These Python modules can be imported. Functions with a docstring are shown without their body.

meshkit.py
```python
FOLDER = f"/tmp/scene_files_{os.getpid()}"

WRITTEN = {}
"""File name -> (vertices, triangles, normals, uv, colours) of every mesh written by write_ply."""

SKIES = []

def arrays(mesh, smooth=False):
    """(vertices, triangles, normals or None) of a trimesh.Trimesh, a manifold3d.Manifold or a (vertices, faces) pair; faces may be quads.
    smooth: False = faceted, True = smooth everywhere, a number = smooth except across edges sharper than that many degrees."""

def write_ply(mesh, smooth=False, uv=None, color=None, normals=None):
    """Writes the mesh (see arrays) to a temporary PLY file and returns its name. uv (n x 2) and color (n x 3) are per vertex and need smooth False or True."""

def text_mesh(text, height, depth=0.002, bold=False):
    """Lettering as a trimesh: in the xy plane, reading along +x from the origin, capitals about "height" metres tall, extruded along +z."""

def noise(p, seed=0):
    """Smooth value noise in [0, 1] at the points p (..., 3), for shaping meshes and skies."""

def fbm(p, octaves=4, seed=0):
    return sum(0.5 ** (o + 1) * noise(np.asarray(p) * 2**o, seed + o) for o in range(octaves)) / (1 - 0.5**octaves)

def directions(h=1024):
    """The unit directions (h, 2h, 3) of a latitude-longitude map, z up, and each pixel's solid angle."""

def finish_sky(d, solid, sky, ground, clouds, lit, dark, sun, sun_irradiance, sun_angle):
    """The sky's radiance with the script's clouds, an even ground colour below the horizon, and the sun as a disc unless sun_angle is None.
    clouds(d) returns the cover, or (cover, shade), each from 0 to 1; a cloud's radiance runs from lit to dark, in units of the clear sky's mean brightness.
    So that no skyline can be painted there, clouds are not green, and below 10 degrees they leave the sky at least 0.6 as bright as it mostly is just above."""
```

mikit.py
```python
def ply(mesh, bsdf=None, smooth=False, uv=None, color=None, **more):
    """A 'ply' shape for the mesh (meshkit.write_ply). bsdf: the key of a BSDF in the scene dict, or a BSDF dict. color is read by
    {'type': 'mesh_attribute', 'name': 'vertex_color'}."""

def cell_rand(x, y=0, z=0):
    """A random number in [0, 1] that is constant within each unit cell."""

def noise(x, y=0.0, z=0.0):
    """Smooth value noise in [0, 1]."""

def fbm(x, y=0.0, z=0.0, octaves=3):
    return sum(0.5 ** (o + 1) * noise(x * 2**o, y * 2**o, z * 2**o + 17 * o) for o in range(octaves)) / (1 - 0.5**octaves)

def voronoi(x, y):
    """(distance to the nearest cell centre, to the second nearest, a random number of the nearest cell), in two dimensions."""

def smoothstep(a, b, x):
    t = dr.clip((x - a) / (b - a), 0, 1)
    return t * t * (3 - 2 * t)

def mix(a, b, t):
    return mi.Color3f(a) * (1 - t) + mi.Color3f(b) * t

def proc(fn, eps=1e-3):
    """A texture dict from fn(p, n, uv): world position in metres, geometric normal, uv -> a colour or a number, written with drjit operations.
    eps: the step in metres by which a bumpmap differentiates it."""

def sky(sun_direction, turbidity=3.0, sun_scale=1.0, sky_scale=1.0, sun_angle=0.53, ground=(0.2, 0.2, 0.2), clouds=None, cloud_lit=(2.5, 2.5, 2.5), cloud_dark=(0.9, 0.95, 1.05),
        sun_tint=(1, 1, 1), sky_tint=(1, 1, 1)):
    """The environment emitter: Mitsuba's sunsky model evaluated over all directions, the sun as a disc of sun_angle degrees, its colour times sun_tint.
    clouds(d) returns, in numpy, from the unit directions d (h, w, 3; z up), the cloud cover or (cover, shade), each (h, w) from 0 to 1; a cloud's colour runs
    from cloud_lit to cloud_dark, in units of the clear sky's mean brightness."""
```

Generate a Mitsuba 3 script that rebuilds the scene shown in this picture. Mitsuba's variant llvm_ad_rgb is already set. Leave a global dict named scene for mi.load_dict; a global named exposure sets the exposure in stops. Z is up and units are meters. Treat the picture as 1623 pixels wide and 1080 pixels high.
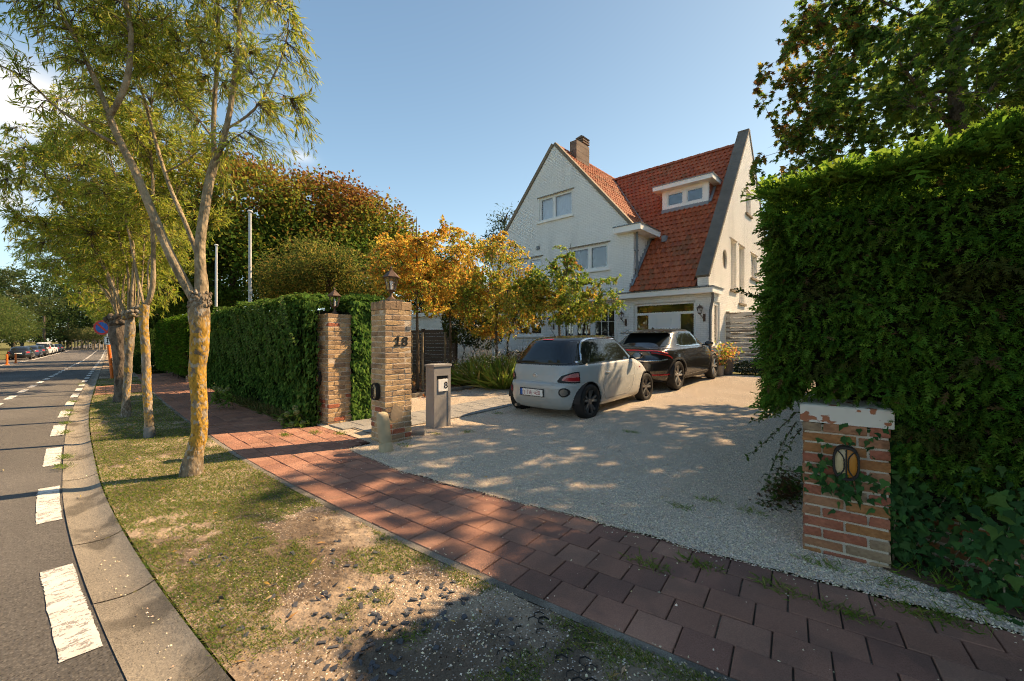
import math, numpy as np, trimesh, mitsuba as mi, mikit, meshkit
import drjit as dr
import manifold3d as m3
from mikit import proc, noise, fbm, voronoi, cell_rand, smoothstep, mix
from shapely.geometry import Polygon
from shapely import affinity
from scipy.interpolate import PchipInterpolator
from scipy.spatial import cKDTree

T = mi.ScalarTransform4f
scene, labels = {}, {}

# ---------------------------------------------------------------- camera, sky, exposure
# world: x along the street (towards the right), y into the property, z up; metres
FPX, CX, CY, EYE = 655.0, 811.5, 541.0, 1.45
RIGHT, FWD = np.array([.7404, .6721, 0]), np.array([-.6721, .7404, 0])
scene['camera'] = {'type': 'perspective', 'fov_axis': 'x', 'fov': math.degrees(2 * math.atan(811.5 / FPX)), 'near_clip': .05, 'far_clip': 3000.,
                   'to_world': T().look_at(origin=[0, 0, EYE], target=[float(FWD[0]), float(FWD[1]), EYE], up=[0, 0, 1])}
SUN = (.2925, .6706, .682)


def sky_clouds(d):
    def toward(u, v):
        w = RIGHT * (u - CX) / FPX + FWD + np.array([0, 0, (CY - v) / FPX])
        return w / np.linalg.norm(w)
    n = meshkit.fbm(d * np.array([7., 7., 15.]), 6, seed=3)
    cover = np.zeros(d.shape[:2])
    for (u, v, s, g) in ((40, 165, .085, 1.0), (130, 225, .06, .7), (-330, 190, .16, 1.0), (-900, 60, .2, .9), (0, 318, .03, .7), (478, 252, .022, .45)):
        c = toward(u, v)
        q = (d - c) * np.array([1, 1, 1.9])
        r2 = (q ** 2).sum(-1) / s ** 2
        cover = np.maximum(cover, g * np.exp(-r2) * 1.5 * np.clip((n - .24) / .25, 0, 1))
    return np.clip(cover, 0, 1), np.clip((n - .35) * .8, 0, 1)


scene['sky'] = mikit.sky(SUN, turbidity=2.2, sun_scale=.82, clouds=sky_clouds, sun_tint=(1.16, 1.0, .80), sky_tint=(1.06, .92, .72), cloud_lit=(2.3, 2.25, 2.2), cloud_dark=(1.3, 1.3, 1.35))
exposure = 2.97


# ---------------------------------------------------------------- helpers
ORD = 'first second third fourth fifth sixth seventh eighth ninth tenth eleventh twelfth thirteenth fourteenth fifteenth sixteenth seventeenth'.split()


def zg(x, y):
    x, y = np.asarray(x, float), np.asarray(y, float)
    return np.clip((y - 5.0) * .029, 0, .30) - np.clip(.011 * (-x - 11), 0, .6)


def sh(x):
    x = np.asarray(x, float)
    s = -x - 10
    near = np.clip(x + 6, 0, 9)
    return -.02 + .0625 * .5 * (s + np.sqrt(s * s + 16)) * (x < -6) + (x >= -6) * .0625 * .5 * (-4 + np.sqrt(32.)) + .0126 * near ** 2 + np.clip(x - 3, 0, None) * .15


def P(u, v, Y):
    return Y * (RIGHT * (u - CX) / FPX + FWD) + np.array([0, 0, EYE + Y * (CY - v) / FPX])


def G(u, v):
    z = 0.
    for _ in range(30):
        Y = (EYE - z) * FPX / (v - CY)
        p = P(u, v, Y)
        z = .5 * z + .5 * float(zg(p[0], p[1]))
    return np.array([p[0], p[1], z])


def uniq(key):
    if key not in scene and key not in labels:
        return key
    i = 1
    while f'{key}_{i:03d}' in scene or f'{key}_{i:03d}' in labels:
        i += 1
    return f'{key}_{i:03d}'


def put(key, mesh, bsdf, smooth=False, color=None, M=None, label=None, cat=None, group=None, kind=None, shape=None):
    key = uniq(key)
    s = dict(shape) if shape else mikit.ply(mesh, bsdf, smooth=smooth, color=color)
    if M is not None:
        s['to_world'] = M
    scene[key] = s
    tag(key, label, cat, group, kind)
    return key


def tag(key, label=None, cat=None, group=None, kind=None):
    d = {k: v for k, v in (('label', label), ('category', cat), ('group', group), ('kind', kind)) if v}
    if d:
        labels[key] = d
    return key


def thing(key, label, cat, group=None):
    key = uniq(key)
    return tag(key, label, cat, group)


class MB:
    def __init__(s):
        s.v, s.f, s.c, s.n = [], [], [], 0

    def add(s, v, f, c=None):
        v, f = np.asarray(v, float), np.asarray(f, int)
        if f.shape[1] == 4:
            f = np.vstack([f[:, [0, 1, 2]], f[:, [0, 2, 3]]])
        s.v.append(v); s.f.append(f + s.n); s.n += len(v)
        s.c.append(np.broadcast_to(np.ones(3) if c is None else c, (len(v), 3)))
        return s

    def mesh(s, m):
        return s.add(m.vertices, m.faces)

    def box(s, x0, x1, y0, y1, z0, z1, M=None):
        v = np.array([[x, y, z] for x in (x0, x1) for y in (y0, y1) for z in (z0, z1)], float)
        f = np.array([[0, 1, 3, 2], [4, 6, 7, 5], [0, 4, 5, 1], [2, 3, 7, 6], [0, 2, 6, 4], [1, 5, 7, 3]])
        if M is not None:
            v = M(v)
        return s.add(v, f)

    def tube(s, pts, rad, sides=8, c=None, bump=0., seed=0, freq=9.):
        p = np.asarray(pts, float)
        r = np.broadcast_to(np.asarray(rad, float), (len(p),))
        t = np.gradient(p, axis=0); t /= np.linalg.norm(t, axis=1, keepdims=True) + 1e-12
        ref = np.array([.31, .95, .05]) if abs(t[0, 2]) > .6 else np.array([0, 0, 1.])
        a = np.cross(t, ref); a /= np.linalg.norm(a, axis=1, keepdims=True) + 1e-12
        b = np.cross(t, a)
        an = np.arange(sides) * 2 * np.pi / sides
        dirs = np.cos(an)[None, :, None] * a[:, None] + np.sin(an)[None, :, None] * b[:, None]
        v = p[:, None] + r[:, None, None] * dirs
        if bump:
            k = meshkit.fbm(v * np.array([freq, freq, freq * .5]) + seed * 7.3, 3, seed=seed) - .5
            v = v + dirs * (k * bump * 2)[..., None]
        i, j = np.meshgrid(np.arange(len(p) - 1), np.arange(sides), indexing='ij')
        q = np.stack([i * sides + j, i * sides + (j + 1) % sides, (i + 1) * sides + (j + 1) % sides, (i + 1) * sides + j], -1).reshape(-1, 4)
        n = len(p) * sides
        vv = np.vstack([v.reshape(-1, 3), p[:1], p[-1:]])
        jj = np.arange(sides)
        caps = np.vstack([np.stack([0 * jj + n, (jj + 1) % sides, jj], 1), np.stack([0 * jj + n + 1, (len(p) - 1) * sides + jj, (len(p) - 1) * sides + (jj + 1) % sides], 1)])
        return s.add(vv, np.vstack([q[:, [0, 1, 2]], q[:, [0, 2, 3]]] + ([caps] if sides > 3 else []))[:, ::-1], c)

    def lathe(s, prof, c=(0, 0, 0), sides=20, M=None):
        pr = np.asarray(prof, float)
        an = np.arange(sides) * 2 * np.pi / sides
        v = np.stack([pr[:, 0, None] * np.cos(an), pr[:, 0, None] * np.sin(an), np.repeat(pr[:, 1, None], sides, 1)], -1).reshape(-1, 3)
        i, j = np.meshgrid(np.arange(len(pr) - 1), np.arange(sides), indexing='ij')
        q = np.stack([i * sides + j, i * sides + (j + 1) % sides, (i + 1) * sides + (j + 1) % sides, (i + 1) * sides + j], -1).reshape(-1, 4)
        v = v if M is None else M(v)
        return s.add(v + np.asarray(c, float), q)

    def get(s):
        return np.vstack(s.v), np.vstack(s.f)

    def col(s):
        return np.vstack(s.c)


def spline(pts, n):
    p = np.asarray(pts, float)
    t = np.concatenate([[0], np.cumsum(np.linalg.norm(np.diff(p, axis=0), axis=1))])
    q = np.linspace(0, t[-1], n)
    return np.stack([PchipInterpolator(t, p[:, k])(q) for k in range(3)], 1)


def grid(fn, xs, ys):
    X, Y = np.meshgrid(xs, ys, indexing='ij')
    v = fn(X.ravel(), Y.ravel())
    n = len(ys)
    i, j = np.meshgrid(np.arange(len(xs) - 1), np.arange(n - 1), indexing='ij')
    f = np.stack([i * n + j, (i + 1) * n + j, (i + 1) * n + j + 1, i * n + j + 1], -1).reshape(-1, 4)
    return v, f


def rotz(deg, c=(0, 0, 0)):
    a = math.radians(deg); R = np.array([[math.cos(a), -math.sin(a), 0], [math.sin(a), math.cos(a), 0], [0, 0, 1]])
    return lambda v: np.asarray(v) @ R.T + np.asarray(c)


def extrude(poly, h):
    if hasattr(poly, 'geoms'):
        return trimesh.util.concatenate([trimesh.creation.extrude_polygon(g, h, engine='earcut') for g in poly.geoms])
    return trimesh.creation.extrude_polygon(poly, h, engine='earcut')


# ---------------------------------------------------------------- materials
def rough(color, r=.7, **k):
    return {'type': 'principled', 'base_color': color if isinstance(color, dict) else {'type': 'rgb', 'value': list(color)}, 'roughness': r, 'specular': .3, **k}


def mat(name, color, r=.7, two=True, **k):
    b = rough(color, r, **k)
    scene[name] = {'type': 'twosided', 'bsdf': b} if two else b


def bumped(name, color, fn, scale=1.0, r=.75, eps=1e-3, **k):
    scene[name] = {'type': 'twosided', 'bsdf': {'type': 'bumpmap', 'arbitrary': proc(fn, eps), 'scale': scale, 'bsdf': rough(color, r, **k)}}


VC = {'type': 'mesh_attribute', 'name': 'vertex_color'}


def m_asphalt(p, n, uv):
    s = cell_rand(p.x * 130, p.y * 130)
    big = fbm(p.x * .6, p.y * .9, 0, 3)
    d1, d2, w = voronoi(p.x * 75, p.y * 75)
    c = .082 + .05 * (big - .5) + .03 * (fbm(p.x * .12, (p.y + .0625 * p.x) * 1.3, 5, 3) - .5) + .075 * (w - .45) * smoothstep(.55, .2, d1) + .02 * (s - .5)
    return mi.Color3f(c * 1.06, c, c * .93)
bumped('asphalt', proc(m_asphalt), lambda p, n, uv: .004 * fbm(p.x * 90, p.y * 90, 0, 2), r=.85)


def m_concrete(p, n, uv):
    f = fbm(p.x * 1.7, p.y * 1.7, p.z * 1.7, 4)
    d1, d2, w = voronoi(p.x * 110, p.y * 110)
    g = cell_rand(p.x * 210, p.y * 210, p.z * 210)
    st = smoothstep(.52, .70, fbm(p.x * 3.1 + 5, p.y * 5.0, p.z * 3, 4))
    c = (.165 + .11 * (f - .5) + .07 * (g - .5) + .14 * (w - .5) * smoothstep(.5, .1, d1))
    return mi.Color3f(c * 1.10, c * .98, c * .80) * (1 - .5 * st)
bumped('gutter_concrete', proc(m_concrete), lambda p, n, uv: .004 * fbm(p.x * 70, p.y * 70, p.z * 70, 2), r=.85)


def m_soil(p, n, uv):
    f = fbm(p.x * 1.9, p.y * 1.9, 0, 4)
    h = fbm(p.x * 11, p.y * 11, 3, 3)
    g = cell_rand(p.x * 160, p.y * 160)
    t = smoothstep(.38, .62, f + .35 * (h - .5))
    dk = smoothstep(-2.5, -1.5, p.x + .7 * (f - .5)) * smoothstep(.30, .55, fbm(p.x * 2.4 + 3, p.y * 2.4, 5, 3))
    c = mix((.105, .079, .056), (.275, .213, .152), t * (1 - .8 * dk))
    d1, d2, w = voronoi(p.x * 60, p.y * 60)
    peb = smoothstep(.25, .16, d1) * smoothstep(.62, .75, w) * smoothstep(.35, .6, fbm(p.x * 2.7 + 9, p.y * 2.7, 0, 2))
    return mi.Color3f(c * (.8 + .4 * g)) * (1 - peb) + mi.Color3f(.5, .45, .4) * peb
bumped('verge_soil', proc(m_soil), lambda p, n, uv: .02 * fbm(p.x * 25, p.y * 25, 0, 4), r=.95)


def m_grassbase(p, n, uv):
    f = fbm(p.x * .8, p.y * .8, 0, 4)
    g = cell_rand(p.x * 60, p.y * 60)
    return mi.Color3f(mix((.05, .065, .02), (.14, .125, .05), f) * (.75 + .5 * g))
bumped('lawn_ground', proc(m_grassbase), lambda p, n, uv: .03 * fbm(p.x * 20, p.y * 20, 0, 3), r=.95)


def m_gravel(p, n, uv):
    d1, d2, w = voronoi(p.x * 62, p.y * 62)
    e1, e2, w2 = voronoi(p.x * 150 + 3, p.y * 150)
    big = fbm(p.x * .55, p.y * .55, 0, 3)
    fine = smoothstep(.35, .75, fbm(p.x * 2.3, p.y * 2.3, 7, 3))
    c = .44 + .26 * (w - .45) + .20 * (w2 - .5)
    rut = smoothstep(.52, .72, fbm(p.x * 1.5, p.y * .22, 3, 3)) * smoothstep(.25, .6, fbm(p.x * 5, p.y * 3, 9, 3))
    fine = dr.minimum(1, fine + .7 * rut)
    gap = smoothstep(.02, .22, d2 - d1)
    base = mi.Color3f(c * 1.15, c * .97, c * .76) * (.5 + .5 * gap)
    dirt = mi.Color3f(.40, .32, .235) * (.75 + .5 * w2)
    return base * (1 - .5 * fine) + dirt * (.5 * fine) + mi.Color3f(.05 * (big - .5))
def h_gravel(p, n, uv):
    d1, d2, w = voronoi(p.x * 62, p.y * 62)
    return .009 * (1 - d1) * (.4 + w) + .02 * fbm(p.x * 6, p.y * 6, 0, 2)
bumped('gravel_mat', proc(m_gravel), h_gravel, r=.9)


def m_paver(p, n, uv):
    f = fbm(p.x * 2.2, p.y * 2.2, 0, 4)
    g = cell_rand(p.x * 230, p.y * 230)
    st = smoothstep(.5, .72, fbm(p.x * 5 + 11, p.y * 5, 0, 4))
    c = mi.Color3f(.262, .134, .093) * (.72 + .5 * f + .3 * (g - .5))
    return c * (1 - .35 * st) + mi.Color3f(.24, .16, .125) * (.16 * st)
bumped('paver_red', proc(m_paver), lambda p, n, uv: .003 * fbm(p.x * 120, p.y * 120, 0, 2), r=.85)
bumped('paver_red_dark', proc(lambda p, n, uv: m_paver(p, n, uv) * mi.Color3f(.8, .8, .84)), lambda p, n, uv: .003 * fbm(p.x * 120, p.y * 120, 0, 2), r=.85)
bumped('paver_red_pale', proc(lambda p, n, uv: m_paver(p, n, uv) * mi.Color3f(1.15, 1.2, 1.2)), lambda p, n, uv: .003 * fbm(p.x * 120, p.y * 120, 0, 2), r=.85)


def m_greypaver(p, n, uv):
    f = fbm(p.x * 1.5, p.y * 1.5, p.z * 1.5, 4)
    g = cell_rand(p.x * 170, p.y * 170)
    c = .21 + .12 * (f - .5) + .07 * (g - .5)
    return mi.Color3f(c * 1.03, c, c * .93)
mat('paver_grey', proc(m_greypaver), .85)


def m_joint(p, n, uv):
    g = cell_rand(p.x * 180, p.y * 180)
    f = fbm(p.x * 7, p.y * 7, 0, 3)
    return mix((.10, .08, .06), (.36, .31, .24), smoothstep(.40, .7, f) * g)
mat('joint_sand', proc(m_joint), .95)


def brickjoint(h, z):
    row = dr.floor(z / .0665)
    fz = z / .0665 - row
    xx = h / .205 + .5 * (row - 2 * dr.floor(row / 2)) + .13 * cell_rand(row)
    fx = xx - dr.floor(xx)
    e = smoothstep(0, .16, dr.minimum(fz, 1 - fz)) * smoothstep(0, .06, dr.minimum(fx, 1 - fx))
    return e, cell_rand(dr.floor(xx), row)
def m_whitewall(p, n, uv):
    e, w = brickjoint(p.x + p.y, p.z)
    f = fbm(p.x * .9, p.y * .9, p.z * .5, 4)
    st = smoothstep(.55, .8, fbm(p.x * 2, p.y * 2, p.z * .35 + 4, 4))
    c = (.87 + .07 * (f - .5) + .045 * (w - .5)) * (.80 + .20 * e) * (1 - .12 * st)
    return mi.Color3f(c * 1.0, c * .965, c * .895)
def h_whitewall(p, n, uv):
    e, w = brickjoint(p.x + p.y, p.z)
    return .011 * e + .008 * w * e + .006 * fbm(p.x * 40, p.y * 40, p.z * 40, 2)
bumped('white_brick', proc(m_whitewall), h_whitewall, r=.6)
bumped('white_paint', proc(lambda p, n, uv: mi.Color3f(.84, .805, .745) * (.93 + .14 * fbm(p.x * 3, p.y * 3, p.z * 3, 3))), lambda p, n, uv: .0012 * fbm(p.x * 50, p.y * 50, p.z * 50, 2), r=.45)
mat('white_frame', (.74, .72, .68), .35)


def m_tile(p, n, uv):
    f = fbm(p.x * 1.1, p.y * 1.1, p.z * 1.1, 4)
    g = fbm(p.x * 14, p.y * 14, p.z * 14, 3)
    return mix((.05, .04, .028), (1, 1, 1), .25 + .75 * smoothstep(.28, .52, f + .3 * (g - .5)))
scene['roof_tile'] = {'type': 'twosided', 'bsdf': rough(VC, .7)}
mat('roof_under', (.10, .05, .035), .9)
def m_coping(p, n, uv):
    f = fbm(p.x * 2.5, p.y * 2.5, p.z * 2.5, 4)
    g = fbm(p.x * 18, p.y * 18, p.z * 18, 3)
    return mix((.085, .075, .06), (.20, .175, .145), f * .7 + g * .4)
mat('coping_stone', proc(m_coping), .85)
mat('coping_tan', proc(lambda p, n, uv: m_coping(p, n, uv) * mi.Color3f(1.5, 1.35, 1.15)), .85)
mat('lead', (.22, .23, .25), .5)
mat('zinc', (.16, .165, .17), .45, metallic=.5)
def m_chimney(p, n, uv):
    f = fbm(p.x * 3, p.y * 3, p.z * 3, 4)
    k = smoothstep(.05, .16, dr.abs((p.z + 100) / .3 - dr.floor((p.z + 100) / .3) - .5))
    return mix((.11, .08, .06), (.24, .18, .135), f) * (.75 + .25 * k)
mat('chimney_brick', proc(m_chimney), .9)
scene['window_glass'] = {'type': 'thindielectric', 'int_ior': 1.8}
scene['lamp_glass'] = {'type': 'thindielectric', 'int_ior': 1.5}
mat('room_dark', (.035, .035, .038), .9)
mat('curtain', (.42, .44, .46), .9)
mat('black_iron', (.02, .018, .016), .5)
mat('bronze', (.11, .07, .05), .55, metallic=.25)
mat('black_rubber', (.018, .018, .018), .75)
mat('cream_glass', (.55, .42, .23), .25)
mat('amber_glass', (.48, .19, .03), .25)


def brickmat(name, a, b, soot=.3):
    def fn(p, n, uv):
        f = fbm(p.x * 9, p.y * 9, p.z * 13, 4)
        g = fbm(p.x * 60, p.y * 60, p.z * 60, 2)
        s = smoothstep(.55, .75, fbm(p.x * 6 + 3, p.y * 6, p.z * 6 + 8, 4))
        return mi.Color3f(mix(a, b, f) * (.7 + .6 * g)) * (1 - soot * s)
    bumped(name, proc(fn), lambda p, n, uv: .006 * fbm(p.x * 60, p.y * 60, p.z * 60, 3), r=.9)
brickmat('brick_tan', (.27, .175, .095), (.46, .32, .19))
brickmat('brick_ochre', (.34, .21, .10), (.54, .38, .21))
brickmat('brick_brown', (.19, .125, .075), (.34, .23, .14))
brickmat('brick_red', (.24, .075, .042), (.38, .14, .08))
brickmat('brick_rust', (.24, .10, .05), (.38, .19, .10))
brickmat('brick_orange', (.26, .10, .035), (.36, .17, .065))
bumped('mortar', proc(lambda p, n, uv: mi.Color3f(.50, .42, .32) * (.6 + .7 * fbm(p.x * 20, p.y * 20, p.z * 20, 3))), lambda p, n, uv: .005 * fbm(p.x * 90, p.y * 90, p.z * 90, 2), r=.95)
bumped('render_patch', proc(lambda p, n, uv: mi.Color3f(.30, .225, .15) * (.6 + .7 * fbm(p.x * 7, p.y * 7, p.z * 7, 4))), lambda p, n, uv: .008 * fbm(p.x * 40, p.y * 40, p.z * 40, 3), r=.95)
def m_cap(p, n, uv):
    f = smoothstep(.60, .65, fbm(p.x * 15, p.y * 15, p.z * 15, 4))
    return mix((.58, .52, .44), (.32, .12, .06), f)
mat('cap_paint', proc(m_cap), .8)
def m_mailbox(p, n, uv):
    f = fbm(p.x * 5, p.y * 5, p.z * 2, 4)
    c = .235 + .10 * (f - .5)
    return mi.Color3f(c * 1.05, c * .99, c * .93)
mat('concrete_grey', proc(m_mailbox), .8)
mat('bollard_paint', proc(lambda p, n, uv: mi.Color3f(.38, .31, .195) * (.75 + .5 * fbm(p.x * 10, p.y * 10, p.z * 10, 4))), .7)


def bark(name, a, b, lichen=0., zfade=99., lc=(.40, .225, .022)):
    def fn(p, n, uv):
        f = fbm(p.x * 18, p.y * 18, p.z * 7, 4)
        g = fbm(p.x * 60, p.y * 60, p.z * 35, 3)
        c = mix(a, b, smoothstep(.3, .7, f * .7 + g * .35))
        if lichen:
            k = fbm(p.x * 15 + 4, p.y * 15, p.z * 9, 5) + .45 * (g - .5)
            l = smoothstep(.66 - .5 * lichen, .74 - .5 * lichen, k) * smoothstep(zfade, zfade - .35, p.z) * smoothstep(.12, .45, p.z)
            gr = smoothstep(.56, .66, fbm(p.x * 42, p.y * 42, p.z * 22 + 6, 4))
            c = c * (1 - .85 * l) + mi.Color3f(mi.Color3f(lc) * (.4 + 1.1 * g)) * (.85 * l)
            c = c * (1 - .75 * gr) + mi.Color3f(.30, .28, .24) * (.75 * gr)
        return c
    bumped(name, proc(fn), lambda p, n, uv: .02 * fbm(p.x * 45, p.y * 45, p.z * 18, 3), r=.9)
bark('bark_lichen', (.10, .075, .05), (.22, .175, .12), .62, 1.85)
bark('bark_lichen_part', (.15, .12, .085), (.30, .25, .185), .38, 2.6)
bark('bark_pale', (.12, .095, .065), (.27, .22, .16), .12, 9)
bark('bark_dark', (.055, .042, .032), (.16, .13, .10))
bark('bark_limb', (.15, .115, .07), (.32, .255, .165))
bark('bark_brown', (.06, .045, .03), (.14, .105, .07))
scene['leaf'] = {'type': 'principledthin', 'base_color': VC, 'roughness': .5, 'spec_trans': 0., 'diff_trans': 1.2, 'eta': 1.4}
scene['leaf_gloss'] = {'type': 'principledthin', 'base_color': VC, 'roughness': .38, 'spec_trans': 0., 'diff_trans': .7, 'eta': 1.45}
scene['vc'] = {'type': 'twosided', 'bsdf': rough(VC, .85)}
def m_fence(p, n, uv):
    k = (p.z * 1.0) / .145
    w = cell_rand(dr.floor(k), 3)
    f = fbm(p.x * 3, p.y * 3, p.z * 40, 3)
    return mi.Color3f(mix((.075, .05, .035), (.15, .105, .075), f) * (.8 + .4 * w))
mat('fence_wood', proc(m_fence), .85)
def m_peel(p, n, uv):
    f = fbm(p.x * 2.2, p.y * 2, p.z * 13, 4)
    w = smoothstep(.53, .61, f + .16 * (fbm(p.x * .8, 1, p.z * .9, 2) - .5) + .05 * (p.z - 1.8))
    return mix((.50, .465, .41), (.20, .165, .13), w)
mat('peeling_board', proc(m_peel), .8)
mat('white_plastic', (.75, .74, .71), .4)
mat('steel_pole', (.52, .53, .54), .35)
mat('sign_red', (.50, .035, .03), .4)
mat('sign_blue', (.02, .11, .42), .4)
mat('sign_orange', (.62, .14, .02), .45)
mat('sign_back', (.35, .35, .35), .5)
mat('black_paint', (.012, .012, .012), .5)
mat('slate', proc(lambda p, n, uv: mi.Color3f(.055, .058, .066) * (.6 + .9 * fbm(p.x * 15, p.y * 15, p.z * 15, 3))), .6)
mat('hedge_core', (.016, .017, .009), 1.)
mat('mulch', proc(lambda p, n, uv: mix((.05, .03, .02), (.17, .10, .06), fbm(p.x * 25, p.y * 25, p.z * 25, 3))), .95)
def m_line(p, n, uv):
    f = fbm(p.x * 14, p.y * 14, 0, 4)
    g = cell_rand(p.x * 130, p.y * 130)
    w = smoothstep(.55, .70, fbm(p.x * 55, p.y * 22, 0, 4) + .35 * (g - .5))
    return mix(mi.Color3f(.55, .53, .49) * (.8 + .3 * f), (.16, .15, .14), w * .8)
mat('road_paint', proc(m_line), .7)
mat('terracotta', (.07, .06, .055), .7)
# ---------------------------------------------------------------- foliage tools
LEAF_GAIN = 1.45


def unit(v):
    return v / (np.linalg.norm(v, axis=-1, keepdims=True) + 1e-12)


LEAF = {  # (x along, y across, z) per vertex; faces
    'willow': (np.array([[0, 0, 0], [.42, .5, .03], [.42, -.5, .03], [1, 0, -.10]]), np.array([[0, 2, 1], [1, 2, 3]])),
    'oval': (np.array([[0, 0, 0], [.3, .42, .05], [.72, .33, .02], [1, 0, -.12], [.72, -.33, .02], [.3, -.42, .05]]),
             np.array([[0, 3, 1], [1, 3, 2], [3, 0, 5], [3, 5, 4]])),
    'ivy_small': (np.array([[0, 0, 0], [.15, .50, -.04], [1, 0, -.10], [.15, -.50, -.04], [.3, 0, .06]]), np.array([[4, 0, 1], [4, 1, 2], [4, 2, 3], [4, 3, 0]])),
    'quad': (np.array([[0, 0, 0], [.5, .5, .08], [1, 0, -.08], [.5, -.5, .08]]), np.array([[0, 3, 2], [0, 2, 1]])),
    'maple': (np.array([[0, 0, 0], [.20, .50, -.03], [.38, .22, .03], [.80, .36, -.05], [.62, .10, .02], [1.05, 0, -.1], [.62, -.10, .02], [.80, -.36, -.05], [.38, -.22, .03], [.20, -.50, -.03]]),
              np.array([[0, 1, 2], [2, 3, 4], [4, 5, 6], [6, 7, 8], [8, 9, 0], [0, 2, 8], [2, 4, 8], [4, 6, 8]])),
    'ivy': (np.array([[0, 0, 0], [-.06, .30, .02], [.25, .50, -.06], [.50, .22, .04], [1, 0, -.10], [.50, -.22, .04], [.25, -.50, -.06], [-.06, -.30, .02], [.3, 0, .07]]),
            np.array([[8, 0, 1], [8, 1, 2], [8, 2, 3], [8, 3, 4], [8, 4, 5], [8, 5, 6], [8, 6, 7], [8, 7, 0]])),
    'blade': (np.array([[0, .5, 0], [0, -.5, 0], [.55, .0, .10], [1, 0, .34]]), np.array([[0, 1, 2], [1, 3, 2]])),
}


def _spray():
    v, f = [[0, .03, 0], [0, -.03, 0], [1, 0, -.18]], [[0, 1, 2]]
    for k, (x, l, up) in enumerate(((.10, .34, .04), (.34, .42, .04), (.58, .32, -.02), (.78, .18, -.08))):
        for s in (1, -1):
            n = len(v)
            z = -.18 * x
            v += [[x - .07, .0, z], [x + .20, .0, z - .02], [x + .34 * l + .15, s * l, z + up - .10 * l]]
            f += [[n, n + 1, n + 2]]
    return np.array(v), np.array(f)


LEAF['spray'] = _spray()


def frames(D, N):
    x = unit(D); z = unit(N - (N * x).sum(-1, keepdims=True) * x); y = np.cross(z, x)
    return np.stack([x, y, z], 1)          # rows


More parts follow.
